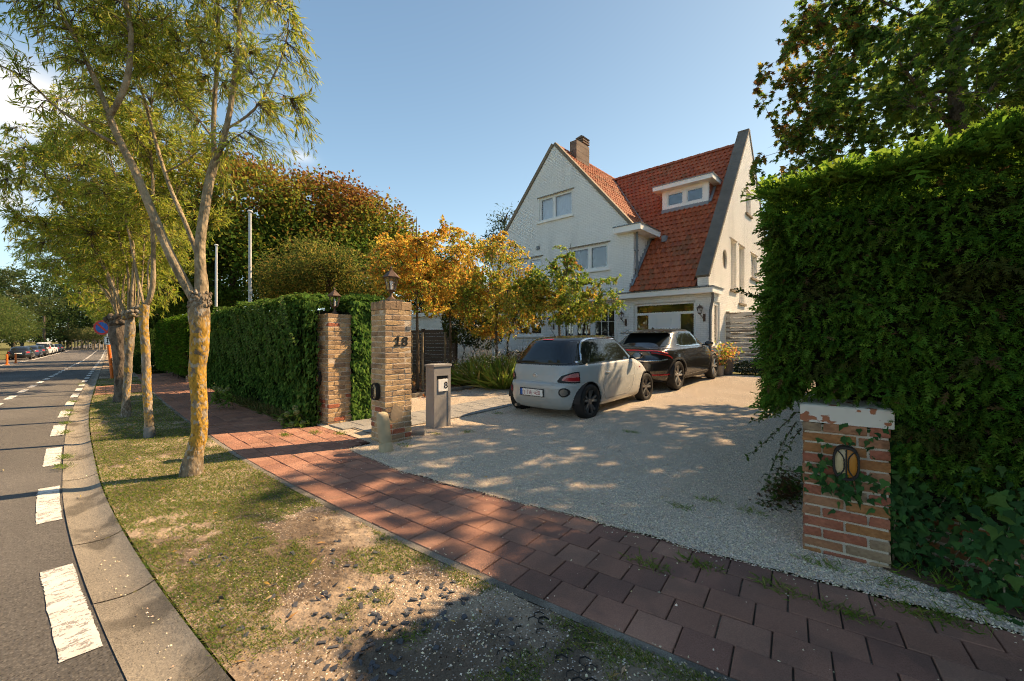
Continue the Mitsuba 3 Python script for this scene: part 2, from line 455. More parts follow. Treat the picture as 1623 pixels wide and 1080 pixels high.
def leaves(kind, Pn, D, N, L, Wd, C):
    """Pn, D, N: (n,3); L, Wd: (n,) length and width; C: (n,3) colours -> (v, f, c)"""
    tv, tf = LEAF[kind]
    n = len(Pn)
    R = frames(D, N)
    L, Wd = np.broadcast_to(L, (n,)), np.broadcast_to(Wd, (n,))
    S = np.stack([L, Wd, L], -1)
    v = Pn[:, None] + np.einsum('nki,nij->nkj', tv[None] * S[:, None], R)
    f = tf[None] + (np.arange(n) * len(tv))[:, None, None]
    return v.reshape(-1, 3), f.reshape(-1, 3), np.repeat(C, len(tv), 0)


def palette(rng, n, cols, weights=None, var=.22, w=None):
    cols = np.asarray(cols, float)
    k = rng.choice(len(cols), n, p=None if weights is None else np.asarray(weights) / np.sum(weights)) if w is None else w
    c = cols[k] * (1 + var * (rng.random((n, 1)) * 2 - 1)) * (1 + .10 * (rng.random((n, 3)) * 2 - 1))
    return np.clip(c * LEAF_GAIN, .002, .9)


def blob_points(rng, blobs, n, shell=.55, gap=None):
    w = np.array([b[3] * b[4] * b[5] * (b[6] if len(b) > 6 else 1) for b in blobs]); w = w / w.sum()
    out = []
    tot = 0
    while tot < n:
        k = rng.choice(len(blobs), n, p=w)
        d = unit(rng.normal(size=(n, 3))); r = rng.random(n) ** (1 / 3)
        r = np.where(rng.random(n) < shell, .70 + .3 * r, r)
        B = np.array([b[:6] for b in blobs])[k]
        p = B[:, :3] + d * r[:, None] * B[:, 3:6]
        if gap:
            p = p[meshkit.fbm(p * gap[0] + 3.1, 3, seed=5) > gap[1]]
        out.append(p); tot += len(p)
    return np.vstack(out)[:n]


def grow(rng, limbs, blobs, n_sec, n_twig, per, gap=None, droop=.25, start=.35, sec_r=.35, sag=0., out=.6, twig_r=.004, shell=.55):
    """limbs: [(points, radii)]; returns (branch MB, leaf points, leaf directions)."""
    mb = MB()
    nodes, rad, tan = [], [], []
    for pts, rr in limbs:
        k = int(len(pts) * start)
        nodes.append(pts[k:]); rad.append(np.asarray(rr)[k:]); tan.append(unit(np.gradient(pts, axis=0))[k:])
    nodes, rad, tan = np.vstack(nodes), np.concatenate(rad), np.vstack(tan)
    N, R_, Tn = [nodes], [rad], [tan]
    sec = blob_points(rng, blobs, n_sec, .3, gap)
    for t in sec:
        cost = np.linalg.norm(nodes - t, axis=1) + .8 * np.clip(nodes[:, 2] - t[2] + .15, 0, None)
        i = int(np.argmin(cost)); p0 = nodes[i]; d = np.linalg.norm(t - p0)
        p1 = p0 + tan[i] * d * .3 + np.array([0, 0, .12 * d]) + rng.normal(size=3) * .05 * d
        s = np.linspace(0, 1, 7)[:, None]
        c = (1 - s) ** 2 * p0 + 2 * s * (1 - s) * p1 + s * s * t
        r = np.linspace(max(min(rad[i] * sec_r, .012 * d + .006), twig_r * 1.3), twig_r, 7)
        mb.tube(c, r, 5)
        N.append(c[2:]); R_.append(r[2:]); Tn.append(unit(np.gradient(c, axis=0))[2:])
    N, R_, Tn = np.vstack(N), np.concatenate(R_), np.vstack(Tn)
    tree = cKDTree(N)
    tg = blob_points(rng, blobs, n_twig, shell, gap)
    _, ii = tree.query(tg)
    LP, LD = [], []
    for t, i in zip(tg, ii):
        p0 = N[i]; d = np.linalg.norm(t - p0)
        t = t - np.array([0, 0, sag * d])
        p1 = (p0 + t) / 2 + Tn[i] * d * .2 + np.array([0, 0, droop * d])
        s = np.linspace(0, 1, 3)[:, None]
        c = (1 - s) ** 2 * p0 + 2 * s * (1 - s) * p1 + s * s * t
        mb.tube(c, np.linspace(min(R_[i], twig_r), twig_r * .35, 3), 3)
        u = (rng.random(per) ** .8 * .85 + .15)[:, None]
        q = (1 - u) ** 2 * p0 + 2 * u * (1 - u) * p1 + u * u * t
        g = unit(2 * (1 - u) * (p1 - p0) + 2 * u * (t - p1))
        side = unit(np.cross(g, rng.normal(size=(per, 3))))
        LP.append(q); LD.append(unit(g + side * out + rng.normal(size=(per, 3)) * .15))
    return mb, np.vstack(LP), np.vstack(LD)


def limb(pts, r0, r1, n=14):
    return spline(pts, n), np.linspace(r0, r1, n)


def in_clusters(rng, P0, k, spread):
    """k points round every point of P0"""
    q = np.repeat(P0, k, 0)
    return q + rng.normal(size=q.shape) * spread


# ---------------------------------------------------------------- the ground
XS_FAR = np.concatenate([-np.geomspace(900, 16, 60), np.linspace(-15.5, 6, 120), np.geomspace(7, 600, 16)])


def strip(key, xs, lo, hi, ny, dz, bsdf, bump=0., **k):
    def fn(X, t):
        y = lo(X) + (hi(X) - lo(X)) * t
        z = zg(X, y) + dz
        if bump:
            z = z + bump * (meshkit.fbm(np.stack([X * 1.7, y * 1.7, 0 * X], -1), 4, seed=2) - .5)
        return np.stack([X, y, z], -1)
    v, f = grid(fn, xs, np.linspace(0, 1, ny))
    return put(key, (v, f), bsdf, smooth=True, **k)


ys = np.concatenate([-np.geomspace(700, 12, 16), np.linspace(-11, 30, 83), np.geomspace(32, 1200, 16)])
v, f = grid(lambda X, Y: np.stack([X, Y, zg(X, Y) - .05], -1), XS_FAR, ys)
put('ground', (v, f), 'lawn_ground', smooth=True, kind='structure')
strip('road', XS_FAR, lambda x: sh(x) - 7.6, lambda x: sh(x) + .03, 24, 0, 'asphalt', kind='structure')


def gutter_fn(X, t):
    y = sh(X) + .005 + .255 * t
    return np.stack([X, y, zg(X, y) + .006 + .022 * (2 * t - 1) ** 2 * (t > .5) - .012 * (1 - (2 * t - 1) ** 2)], -1)
xs_g = np.concatenate([-np.geomspace(160, 13, 40), np.linspace(-12.8, 4, 220)])
holder = 'gutter'
tag(holder, kind='structure')
edges = [-2.2 - 1.02 * k for k in range(-6, 20)]
for k in range(len(edges) - 1):        # concrete channel, cast in lengths with open joints
    e1, e0 = edges[k] - .004, edges[k + 1] + .004
    v, f = grid(gutter_fn, np.linspace(e0, e1, 9), np.linspace(0, 1, 9))
    v = v + np.array([0, 0, .002 * ((k * 7) % 3)])
    put('gutter__channel_stone', (v, f), 'gutter_concrete', smooth=True)
v, f = grid(lambda X, t: gutter_fn(X, t) - np.array([0, 0, .004]), np.concatenate([-np.geomspace(160, edges[-1] * -1, 40)]), np.linspace(0, 1, 5))
put('gutter__far_channel', (v, f), 'gutter_concrete', smooth=True, kind='stuff')

rng = np.random.default_rng(1)


def dash(x0, x1, y0, y1, ragged=.012, n=110):
    """worn painted dash: a thin sheet with an uneven outline"""
    a = np.linspace(x0, x1, n)
    k = np.column_stack([a * 9, 0 * a, 0 * a])
    e = lambda s: ragged * (1.3 * (meshkit.fbm(k + s, 2, seed=3) - .5) + .55 * rng.normal(size=n) * (meshkit.fbm(k * .7 + s + 5, 2, seed=4) > .42))
    top = np.stack([a, sh(a) + y1 + e(1.)], -1)
    bot = np.stack([a, sh(a) + y0 + e(7.)], -1)
    v = np.vstack([top, bot]); v = np.column_stack([v, zg(v[:, 0], v[:, 1]) + .005])
    i = np.arange(n - 1)
    return v, np.stack([i, i + n, i + n + 1, i + 1], -1)


tag('edge_marking', kind='structure'); tag('lane_marking', kind='structure')
for k in range(30):
    x0 = -.55 - 2.2 * k
    put('edge_marking__dash', dash(x0 - 1.16, x0, -.155, -.015, .0055 if k < 5 else .004), 'road_paint')
for k in range(-3, 12):
    x0 = -12.3 - 2.2 * k
    put('lane_marking__dash', dash(x0 - 1.16, x0, -1.36, -1.22, .008), 'road_paint')
m = MB()
for x0 in np.arange(-40, -160, -2.2):
    m.add(*dash(x0 - 1.2, x0, -1.36, -1.22, .004, 4))
put('lane_marking__far_dashes', m.get(), 'road_paint', kind='stuff')
m = MB()
for x0 in np.arange(-66.6, -170, -2.2):
    m.add(*dash(x0 - 1.2, x0, -.155, -.015, .004, 4))
put('edge_marking__far_dashes', m.get(), 'road_paint', kind='stuff')
m = MB()
for x0 in (-38, -44.5, -51, -57.5, -64):
    m.add(*dash(x0 - .12, x0, -7.2, -5.3, .004, 4))
m.add(*dash(-120, -36, -5.36, -5.24, .004, 60))
put('parking_marking', m.get(), 'road_paint', kind='structure')

pathL = lambda x: sh(x) + 1.50
PW, PN = 1.075, 5
pathR = lambda x: sh(x) + 1.50 + PW + np.clip((-x - 5.2) * .6, 0, .21)
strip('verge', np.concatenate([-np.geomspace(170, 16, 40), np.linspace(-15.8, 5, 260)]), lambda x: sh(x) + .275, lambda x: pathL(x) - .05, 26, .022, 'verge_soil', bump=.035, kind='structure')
v, f = grid(lambda X, t: np.stack([X, pathL(X) - .05 + .048 * t, zg(X, pathL(X)) + .020 + .006 * t], -1), np.linspace(-30, 5, 260), np.linspace(0, 1, 3))
put('path_edging', (v, f), 'gutter_concrete', kind='structure')
strip('footpath', np.concatenate([-np.geomspace(170, 16, 40), np.linspace(-15.8, 5, 160)]), lambda x: pathL(x) - .03, lambda x: pathR(x) + .03, 8, .012, 'joint_sand', kind='structure')


def slab(w, d, h, c=.005):
    """chamfered slab, centred, top at z = 0"""
    x, y = w / 2, d / 2
    v = []
    for s, z in ((1., -h), (1., -c), (None, 0.)):
        a, b = (x, y) if s else (x - c, y - c)
        v += [[-a, -b, z], [a, -b, z], [a, b, z], [-a, b, z]]
    f = [[0, 3, 2, 1]] + [[4 * r + k, 4 * r + (k + 1) % 4, 4 * r + 4 + (k + 1) % 4, 4 * r + 4 + k] for r in (0, 1) for k in range(4)] + [[8, 9, 10, 11]]
    return np.array(v, float), np.array(f)


def place(x, y, z, deg=0., tilt=(0, 0)):
    return T().translate([float(x), float(y), float(z)]).rotate([0, 0, 1], float(deg)).rotate([1, 0, 0], float(tilt[0])).rotate([0, 1, 0], float(tilt[1]))


PL = .225
pw = PW / PN
ps = {b: mikit.ply(slab(PL - .0055, pw - .005, .04, .004), b) for b in ('paver_red', 'paver_red_dark', 'paver_red_pale')}
pb = list(ps)
far = MB()
count = 0
for k in range(46):
    for r in range(PN + 3):
        x = .95 - PL * (k + .5 * (r % 2))
        if r == PN and not (-9.9 < x < -5.35) or r > PN and not (-7.0 < x < -5.45):
            continue
        y = float(pathL(x)) + pw * (r + .5)
        slope = math.degrees(math.atan(float(sh(x + .1) - sh(x - .1)) / .2))
        z = float(zg(x, y)) + .030 + rng.normal() * .0018
        put('footpath__paver', None, None, shape=ps[pb[rng.choice(3, p=(.6, .22, .18))]], M=place(x, y, z, slope + rng.normal() * .35, rng.normal(size=2) * .45))
        count += 1
for k in range(46, 150):
    for r in range(PN + 1):
        x = .95 - PL * (k + .5 * (r % 2))
        y = float(pathL(x)) + pw * (r + .5)
        s_, f_ = slab(PL - .008, pw - .007, .04, .004)
        far.add(s_ + np.array([x, y, float(zg(x, y)) + .030 + rng.normal() * .0015]), f_)
put('footpath__far_pavers', far.get(), 'paver_red', kind='stuff')
far = MB()         # the red paved crossing towards the road, by the neighbour's drive
for i in range(14):
    for j in range(5):
        x, y = -15.9 - .24 * i, float(sh(-15.9 - .24 * i)) + .40 + .23 * j
        s_, f_ = slab(.232, .222, .04, .004)
        far.add(s_ + np.array([x, y, float(zg(x, y)) + .042 + rng.normal() * .0015]), f_)
put('drive_crossing', far.get(), 'paver_red', kind='structure')

# gravel forecourt, walkway slabs, planting bed
gx = lambda x: np.where(x < -5.25, 2.93, pathR(x) + .02 - .11 * meshkit.noise(np.stack([x * 3.1, x * 0, x * 0], -1), 4) * meshkit.noise(np.stack([x * 1.1, x * 0, x * 0], -1), 7) - .14 * np.exp(-((x + 3.8) / 1.6) ** 2))
strip('gravel_drive', np.concatenate([np.linspace(-8.5, 3.0, 150)]), gx, lambda x: 14.95 + 0 * x, 150, .040, 'gravel_mat', bump=.02, kind='structure')
tag('walkway', kind='structure')
v, f = grid(lambda X, Y: np.stack([X, Y, zg(X, Y) + .048], -1), np.linspace(-6.86, -5.80, 3), np.linspace(3.17, 14.3, 60))
put('walkway__bedding', (v, f), 'joint_sand')
sg = mikit.ply(slab(.515, .335, .04, .004), 'paver_grey')
for k in range(33):
    for r in range(2):
        x = -6.60 + .53 * r; y = 3.20 + .345 * (k + .5 * r)
        put('walkway__slab', None, None, shape=sg, M=place(x, y, float(zg(x, y)) + .060 + rng.normal() * .001, rng.normal() * .3, (1.66 if y > 5 else 0, 0)))
strip('planting_bed', np.linspace(-13.5, -8.62, 40), lambda x: 5.4 + 0 * x, lambda x: 14.85 + 0 * x, 60, .07, 'mulch', bump=.12, kind='structure')
tag('bed_kerb', kind='structure')
for k in range(10):
    y0 = 5.4 + k * .95
    m = MB(); m.box(-.045, .045, 0, .94, 0, .13)
    put('bed_kerb__kerb_stone', m.get(), 'gutter_concrete', M=place(-8.56 + .012 * k, y0, float(zg(-8.5, y0)) + .0, -.4, (1.66, 0)))
# ---------------------------------------------------------------- loose stuff on the ground
rng = np.random.default_rng(11)
OCT = (np.array([[1, 0, -.25], [0, 1, -.25], [-1, 0, -.25], [0, -1, -.25], [0, 0, 1]], float), np.array([[0, 1, 4], [1, 2, 4], [2, 3, 4], [3, 0, 4]]))


def pebbles(xy, z, r, cols):
    n = len(xy)
    a = rng.random(n) * 6.28
    V = OCT[0][None] * (r[:, None, None] * (.6 + .8 * rng.random((n, 1, 3)))) * (1 + .35 * rng.normal(size=(n, 5, 1)) * .6)
    ca, sa = np.cos(a)[:, None], np.sin(a)[:, None]
    v = np.stack([V[..., 0] * ca - V[..., 1] * sa, V[..., 0] * sa + V[..., 1] * ca, V[..., 2] * .75], -1)
    v = v + np.column_stack([xy, z + r * .25])[:, None]
    f = OCT[1][None] + (np.arange(n) * 5)[:, None, None]
    return v.reshape(-1, 3), f.reshape(-1, 3), np.repeat(cols, 5, 0)


def gravel_z(x, y):
    return zg(x, y) + .040 + .02 * (meshkit.fbm(np.stack([x * 1.7, y * 1.7, 0 * x], -1), 4, seed=2) - .5)


def verge_z(x, y):
    return zg(x, y) + .022 + .035 * (meshkit.fbm(np.stack([x * 1.7, y * 1.7, 0 * x], -1), 4, seed=2) - .5)


def inview(xy, m=.08):
    X = xy[:, 0] * .7404 + xy[:, 1] * .6721; Y = -xy[:, 0] * .6721 + xy[:, 1] * .7404
    return (Y > 1.2) & (np.abs(X / Y) < 811.5 / FPX + m), Y


PEB = [(.42, .345, .25), (.52, .445, .335), (.29, .235, .165), (.35, .26, .17), (.17, .145, .11), (.45, .35, .245)]
xy = np.column_stack([rng.uniform(-6, 1.6, 900000), rng.uniform(2.4, 8, 900000)])
ok, Y = inview(xy)
ok &= (rng.random(len(xy)) < np.clip(7.0 / Y ** 2, 0, 1) * .95) & (xy[:, 1] > gx(xy[:, 0]) - .03) & ~((xy[:, 0] < -5.8) & (xy[:, 0] > -6.86))
xy = xy[ok]; xy = xy[rng.permutation(len(xy))][:75000]
v, f, c = pebbles(xy, gravel_z(xy[:, 0], xy[:, 1]), rng.uniform(.0034, .0068, len(xy)), palette(rng, len(xy), PEB, (3, 3, 2, 2, 1.2, 2)))
put('gravel_stones', (v, f), 'vc', color=c, label='pale cream and beige gravel stones covering the driveway', cat='gravel', kind='stuff')
# strays on the footpath, in the channel and on the bare verge
n = 60000
xy = np.column_stack([rng.uniform(-7, .8, n), rng.uniform(0, 3.1, n)])
ok, Y = inview(xy)
rel = xy[:, 1] - sh(xy[:, 0])
nz = meshkit.fbm(np.column_stack([xy * 1.6, 0 * xy[:, 0]]), 3, seed=8)
prob = np.where((rel > 1.52), .012 + .45 * np.clip((rel - 2.30) / .28, 0, 1) ** 2 * np.exp(-((xy[:, 0] + 2.9) / 1.5) ** 2) + .05 * (rel > 2.45), np.where(rel > .28, .5 * np.clip((nz - .38) * 5, 0, 1) * (xy[:, 0] > -3.9) * np.clip((rel - .45) * 1.6, .04, 1), .16 * np.exp(-((rel - .16) / .07) ** 2) * np.clip((nz - .38) * 6, 0, 1)))
ok &= rng.random(n) < prob
xy = xy[ok]; rel = rel[ok]
z = np.where(rel > 1.50, zg(xy[:, 0], xy[:, 1]) + .030, np.where(rel > .28, verge_z(xy[:, 0], xy[:, 1]), zg(xy[:, 0], xy[:, 1]) + .0))
v, f, c = pebbles(xy, z, rng.uniform(.003, .0068, len(xy)), palette(rng, len(xy), PEB, (3, 4, 1, 1, .5, 2)))
put('stray_gravel', (v, f), 'vc', color=c, label='white gravel stones strewn over the footpath, kerb channel and bare verge', cat='gravel', kind='stuff')


def grass_patch(key, label, xy, z, h, w, cols, weights, lean=.5):
    n = len(xy)
    a = rng.random(n) * 6.28
    D = np.column_stack([np.cos(a) * lean * rng.random(n) * 1.6, np.sin(a) * lean * rng.random(n) * 1.6, np.ones(n)])
    N = np.column_stack([np.cos(a), np.sin(a), np.full(n, .2)])
    v, f, c = leaves('blade', np.column_stack([xy, z - .006]), D, N, h, w, palette(rng, n, cols, weights, .25))
    return put(key, (v, f), 'leaf', smooth=False, color=c, label=label, cat='grass', kind='stuff')


GR = [(.09, .145, .024), (.15, .20, .038), (.22, .215, .06), (.06, .105, .02), (.28, .235, .10)]
# verge
n = 420000
xy = np.column_stack([-(rng.random(n) ** 1.5) * 24 + .4, rng.random(n)])
xy[:, 1] = sh(xy[:, 0]) + .27 + 1.18 * xy[:, 1]
ok, Y = inview(xy)
rel = xy[:, 1] - sh(xy[:, 0])
nz = meshkit.fbm(np.column_stack([xy * 2.1, 0 * xy[:, 0]]), 4, seed=21)
nf = meshkit.fbm(np.column_stack([xy * 9, 0 * xy[:, 0]]), 2, seed=22)
g = np.clip((-xy[:, 0] - 3.3) / 1.3, 0, 1)
g = np.maximum(g, .9 * np.clip(1 - (rel - .27) / .22, 0, 1) * np.clip((-xy[:, 0] - 1.7) / 1.4, 0, 1))
g = np.maximum(g, .5 * np.exp(-((rel - 1.42) / .10) ** 2))
mask = np.clip((nz + .25 * (nf - .5) - (.505 - .325 * g)) * 9, 0, 1)
ok &= rng.random(n) < mask * np.clip(9 / Y ** 1.7, 0, 1) * .95
xy, Y = xy[ok], Y[ok]
grass_patch('verge_grass', 'short sun-dried green and yellow grass on the roadside verge', xy, verge_z(xy[:, 0], xy[:, 1]), rng.uniform(.012, .036, len(xy)) * (1 + .05 * Y), rng.uniform(.0022, .0042, len(xy)) * (1 + .22 * Y), GR, (3, 3, 2.4, 2, 1.2), .9)
# weeds in the joints and along the edges of the gravel
cs = [G(u, v) for u, v in ((1590, 945), (1560, 985), (1500, 990), (1120, 800), (1080, 812), (1030, 905), (1300, 905), (1240, 945), (1420, 940), (1460, 985), (1190, 820), (1000, 690), (1190, 650), (600, 700), (640, 712), (740, 690), (690, 694), (812, 640), (790, 660), (500, 690), (540, 692), (452, 694), (103, 690), (107, 662), (117, 640), (104, 675), (110, 655), (128, 612), (102, 730), (101, 745), (1110, 905), (1350, 985))]
XY, HH = [], []
for c_ in cs:
    k = 110
    XY.append(c_[:2] + rng.normal(size=(k, 2)) * np.array([.07, .035])); HH.append(rng.uniform(.015, .07, k))
xy = np.vstack(XY)
grass_patch('weed_tufts', 'small tufts of green weed along the path and gravel edges', xy, zg(xy[:, 0], xy[:, 1]) + .035, np.concatenate(HH), rng.uniform(.003, .007, len(xy)), [(.08, .14, .02), (.13, .20, .03), (.18, .2, .05)], None, 1.1)
k = 420
xy = G(1530, 945)[:2] + rng.normal(size=(k, 2)) * np.array([.17, .05])
grass_patch('grass_tussock', 'bright green grass tuft by the path in front of the right hedge', xy, zg(xy[:, 0], xy[:, 1]) + .02, rng.uniform(.05, .15, k), rng.uniform(.003, .005, k), [(.10, .19, .025), (.16, .24, .04)], None, 1.5)

# plastic honeycomb grid showing through the bare verge
m = MB(); cell = .05
for i in range(-74, 24):
    for j in range(0, 30):
        x = i * cell * .866; y = j * cell + (i % 2) * cell / 2
        yy = float(pathL(x)) - .09 - y
        if yy < sh(x) + .45 or x > .6:
            continue
        q = meshkit.fbm(np.array([[x * 1.9, yy * 1.9, 1.]]), 3, seed=31)[0]
        if q < .44 + .35 * max(0, y - .25) + .25 * max(0, -x - 1.5):
            continue
        zz = float(verge_z(x, yy)) - .012 + rng.normal() * .003
        for a in (0, 60, 120):
            if rng.random() < .85:
                ca, sa = math.cos(math.radians(a + 90)), math.sin(math.radians(a + 90))
                R = rotz(a, (x + ca * cell / 2, yy + sa * cell / 2, zz))
                m.box(-cell * .29, cell * .29, -.0016, .0016, -.01, .010 + rng.random() * .003, R)
put('honeycomb_grid', m.get(), 'black_rubber', label='broken black plastic honeycomb paving grid showing in the bare verge', cat='paving grid', kind='stuff')
# slate chips
m = MB()
sp = np.vstack([G(u, v)[:2] + rng.normal(size=(k, 2)) * np.array(s) for u, v, k, s in ((610, 1000, 44, (.20, .12)), (690, 950, 22, (.14, .10)), (575, 1060, 24, (.14, .08)), (520, 975, 16, (.25, .15)), (350, 890, 14, (.12, .12)), (450, 930, 10, (.3, .2)), (760, 1000, 9, (.16, .10)), (330, 1000, 8, (.12, .1)), (560, 880, 14, (.2, .1)))])
for x, y in sp:
    if y - sh(x) < .36 or y > pathL(x) - .1:
        continue
    w, d = rng.uniform(.008, .022), rng.uniform(.005, .011)
    R1 = rotz(rng.random() * 360)
    ti = rng.normal() * .35
    def M_(v, x=x, y=y, R1=R1, ti=ti):
        v = np.asarray(v) + rng.normal(size=(8, 3)) * np.array([.003, .003, .0]); v = np.column_stack([v[:, 0], v[:, 1], v[:, 2] + ti * v[:, 0]])
        return R1(v) + np.array([x, y, float(verge_z(x, y)) + .002])
    m.box(-w, w, -d, d, 0, rng.uniform(.003, .008), M_)
put('slate_chips', m.get(), 'slate', label='dark slate chips lying in the bare sandy verge', cat='slate', kind='stuff')
# fine litter trodden into the soil
n = 9000
xy = np.column_stack([rng.uniform(-5.5, .6, n), rng.uniform(.2, 1.9, n)])
ok, Y = inview(xy); rel = xy[:, 1] - sh(xy[:, 0]); ok &= (rel > .28) & (rel < 1.46)
xy = xy[ok]; n = len(xy); a = rng.random(n) * 6.28
v, f, c = leaves('quad', np.column_stack([xy, verge_z(xy[:, 0], xy[:, 1]) + .003]), np.column_stack([np.cos(a), np.sin(a), rng.normal(size=n) * .2]), np.column_stack([rng.normal(size=(n, 2)) * .35, np.ones(n)]), rng.uniform(.006, .022, n), rng.uniform(.002, .007, n), palette(rng, n, [(.10, .065, .035), (.17, .11, .06), (.045, .035, .025), (.24, .18, .11)]))
put('verge_litter', (v, f), 'leaf', color=c, label='fine brown twig and leaf litter trodden into the bare verge', cat='litter', kind='stuff')
# fallen leaves
n = 1500
xy = np.column_stack([rng.uniform(-8, .7, n), rng.uniform(-.6, 6.5, n)])
ok, Y = inview(xy); rel = xy[:, 1] - sh(xy[:, 0])
ok &= rng.random(n) < np.where((rel > .3) & (rel < 1.5), .34, np.where(rel > 2.6, .20, .05))
xy, rel = xy[ok], rel[ok]; n = len(xy)
z = np.where(rel > 2.62, gravel_z(xy[:, 0], xy[:, 1]) + .008, np.where(rel > 1.5, zg(xy[:, 0], xy[:, 1]) + .034, np.where(rel > .28, verge_z(xy[:, 0], xy[:, 1]) + .012, zg(xy[:, 0], xy[:, 1]) + .012)))
a = rng.random(n) * 6.28
v, f, c = leaves('willow', np.column_stack([xy, z]), np.column_stack([np.cos(a), np.sin(a), rng.normal(size=n) * .12]), np.column_stack([rng.normal(size=(n, 2)) * .3, np.ones(n)]), rng.uniform(.03, .08, n), rng.uniform(.007, .016, n), palette(rng, n, [(.36, .24, .09), (.48, .30, .07), (.20, .12, .06), (.42, .33, .20)]))
put('fallen_leaves', (v, f), 'leaf', color=c, label='dry yellow and brown willow leaves fallen on the verge and gravel', cat='leaves', kind='stuff')
n = 2600
xy = np.column_stack([rng.uniform(-13.3, -8.2, n), rng.uniform(5.6, 13, n)])
a = rng.random(n) * 6.28
v, f, c = leaves('oval', np.column_stack([xy, zg(xy[:, 0], xy[:, 1]) + .10 - .05 * (xy[:, 0] > -8.5) + rng.random(n) * .03]), np.column_stack([np.cos(a), np.sin(a), rng.normal(size=n) * .4]), np.column_stack([rng.normal(size=(n, 2)) * .5, np.ones(n)]), rng.uniform(.05, .09, n), rng.uniform(.035, .06, n), palette(rng, n, [(.30, .13, .04), (.42, .22, .05), (.16, .08, .04), (.45, .30, .08)]))
put('leaf_litter', (v, f), 'leaf', color=c, label='brown autumn leaf litter on the planting bed under the yellow trees', cat='leaves', kind='stuff')


# ---------------------------------------------------------------- brick pillars
def brick_mesh(w, d, h, c=.006, seed=0):
    r = np.random.default_rng(seed)
    x, y, z = w / 2, d / 2, h / 2
    v = []
    for s, zz in ((c, -z), (0, -z + c), (0, z - c), (c, z)):
        a, b = x - s, y - s
        v += [[-a, -b, zz], [a, -b, zz], [a, b, zz], [-a, b, zz]]
    v = np.array(v) + r.normal(size=(16, 3)) * .0016
    f = [[3, 2, 1, 0]] + [[4 * q + k, 4 * q + (k + 1) % 4, 4 * q + 4 + (k + 1) % 4, 4 * q + 4 + k] for q in range(3) for k in range(4)] + [[12, 13, 14, 15]]
    return v, np.array(f)


_bc = {}
def brick(w, d, h, b, k):
    key = (round(w, 3), round(d, 3), round(h, 3), b, k)
    if key not in _bc:
        _bc[key] = mikit.ply(brick_mesh(w, d, h, seed=k), b)
    return _bc[key]


def pinwheel_pillar(key, cx, cy, z0, W, courses, ch, mats, wts, deg, skip=None, shaft_mat='mortar'):
    t = .098; L = W - t - .009; h = ch - .011
    m = MB(); i_ = .006
    m.box(-W / 2 + i_, W / 2 - i_, -W / 2 + i_, W / 2 - i_, -.05, courses * ch - .012, rotz(deg, (cx, cy, z0)))
    put(f'{key}__mortar_core', m.get(), shaft_mat)
    a = math.radians(deg)
    for c in range(courses):
        for s in range(4):
            ang = s * 90
            off = (W - L) / 2 * (1 if c % 2 else -1)
            lx, ly = off, -(W / 2 - t / 2)
            if skip and skip(c, s):
                continue
            q = math.radians(ang + deg)
            La = L * (.64 if (c + s) % 3 else .36); Lb = L - La - .009
            for w_, o_ in ((La, -L / 2 + La / 2), (Lb, L / 2 - Lb / 2)):
                px = lx + o_
                x, y = cx + px * math.cos(q) - ly * math.sin(q), cy + px * math.sin(q) + ly * math.cos(q)
                jit = rng.normal(size=2) * .003
                b = mats[rng.choice(len(mats), p=np.asarray(wts(c)) / np.sum(wts(c)))]
                put(f'{key}__brick', None, None, shape=brick(w_, t, h, b, rng.integers(3)), M=place(x + jit[0], y + jit[1], z0 + (c + .5) * ch, ang + deg + rng.normal() * .6, rng.normal(size=2) * .5))


BT = ['brick_tan', 'brick_ochre', 'brick_brown', 'brick_red']


def bulkhead(par, c, deg, w=.15, h=.235, two=None):
    """oval wall lamp: dark ring frame, glass, crossed bars; faces -y before the turn"""
    R = rotz(deg, c)
    a = np.linspace(0, 2 * np.pi, 41)[:-1]
    ring = lambda s: np.stack([np.sign(np.cos(a)) * np.abs(np.cos(a)) ** .72 * w / 2 * s, np.sign(np.sin(a)) * np.abs(np.sin(a)) ** .72 * h / 2 * s], -1)
    rings = [(1.0, 0), (1.03, -.045), (.98, -.062), (.86, -.062), (.82, -.045)]
    v = np.vstack([np.column_stack([ring(s)[:, 0], np.full(40, d), ring(s)[:, 1]]) for s, d in rings])
    f = np.vstack([np.stack([k * 40 + np.arange(40), k * 40 + (np.arange(40) + 1) % 40, (k + 1) * 40 + (np.arange(40) + 1) % 40, (k + 1) * 40 + np.arange(40)], -1) for k in range(4)])
    m = MB(); m.add(R(v), f)
    put(f'{par}__frame', m.get(), 'black_iron', smooth=40)
    o = Polygon(ring(.83))
    from shapely.geometry import box as sbox
    for half, name, b in ((sbox(-1, -1, .004, 1), 'glass', 'cream_glass'), (sbox(.004, -1, 1, 1), 'glass', 'amber_glass' if two else 'cream_glass')):
        g = o.intersection(half)
        xy = np.array(g.exterior.coords)[:-1]
        d = np.linspace(0, 1, 5)
        vv = np.vstack([np.column_stack([xy[:, 0] * s, np.full(len(xy), -.046 - .014 * (1 - s * s)), xy[:, 1] * s]) for s in (1, .8, .55, .3, .001)])
        nn = len(xy)
        ff = np.vstack([np.stack([k * nn + np.arange(nn), k * nn + (np.arange(nn) + 1) % nn, (k + 1) * nn + (np.arange(nn) + 1) % nn, (k + 1) * nn + np.arange(nn)], -1) for k in range(4)])
        put(f'{par}__{name}', (R(vv), ff), b, smooth=True)
    m = MB()
    for s in (-1, 1):
        for pts in ([(0, -.066, -h * .42), (0, -.066, 0), (0, -.066, h * .42)], [(s * w * .34, -.066, h * .40), (s * .010, -.069, .02), (s * .010, -.069, -.02), (s * w * .34, -.066, -h * .40)]):
            p = R(spline(pts, 10)); m.tube(p, .0042, 5)
    put(f'{par}__guard', m.get(), 'black_iron', smooth=50)


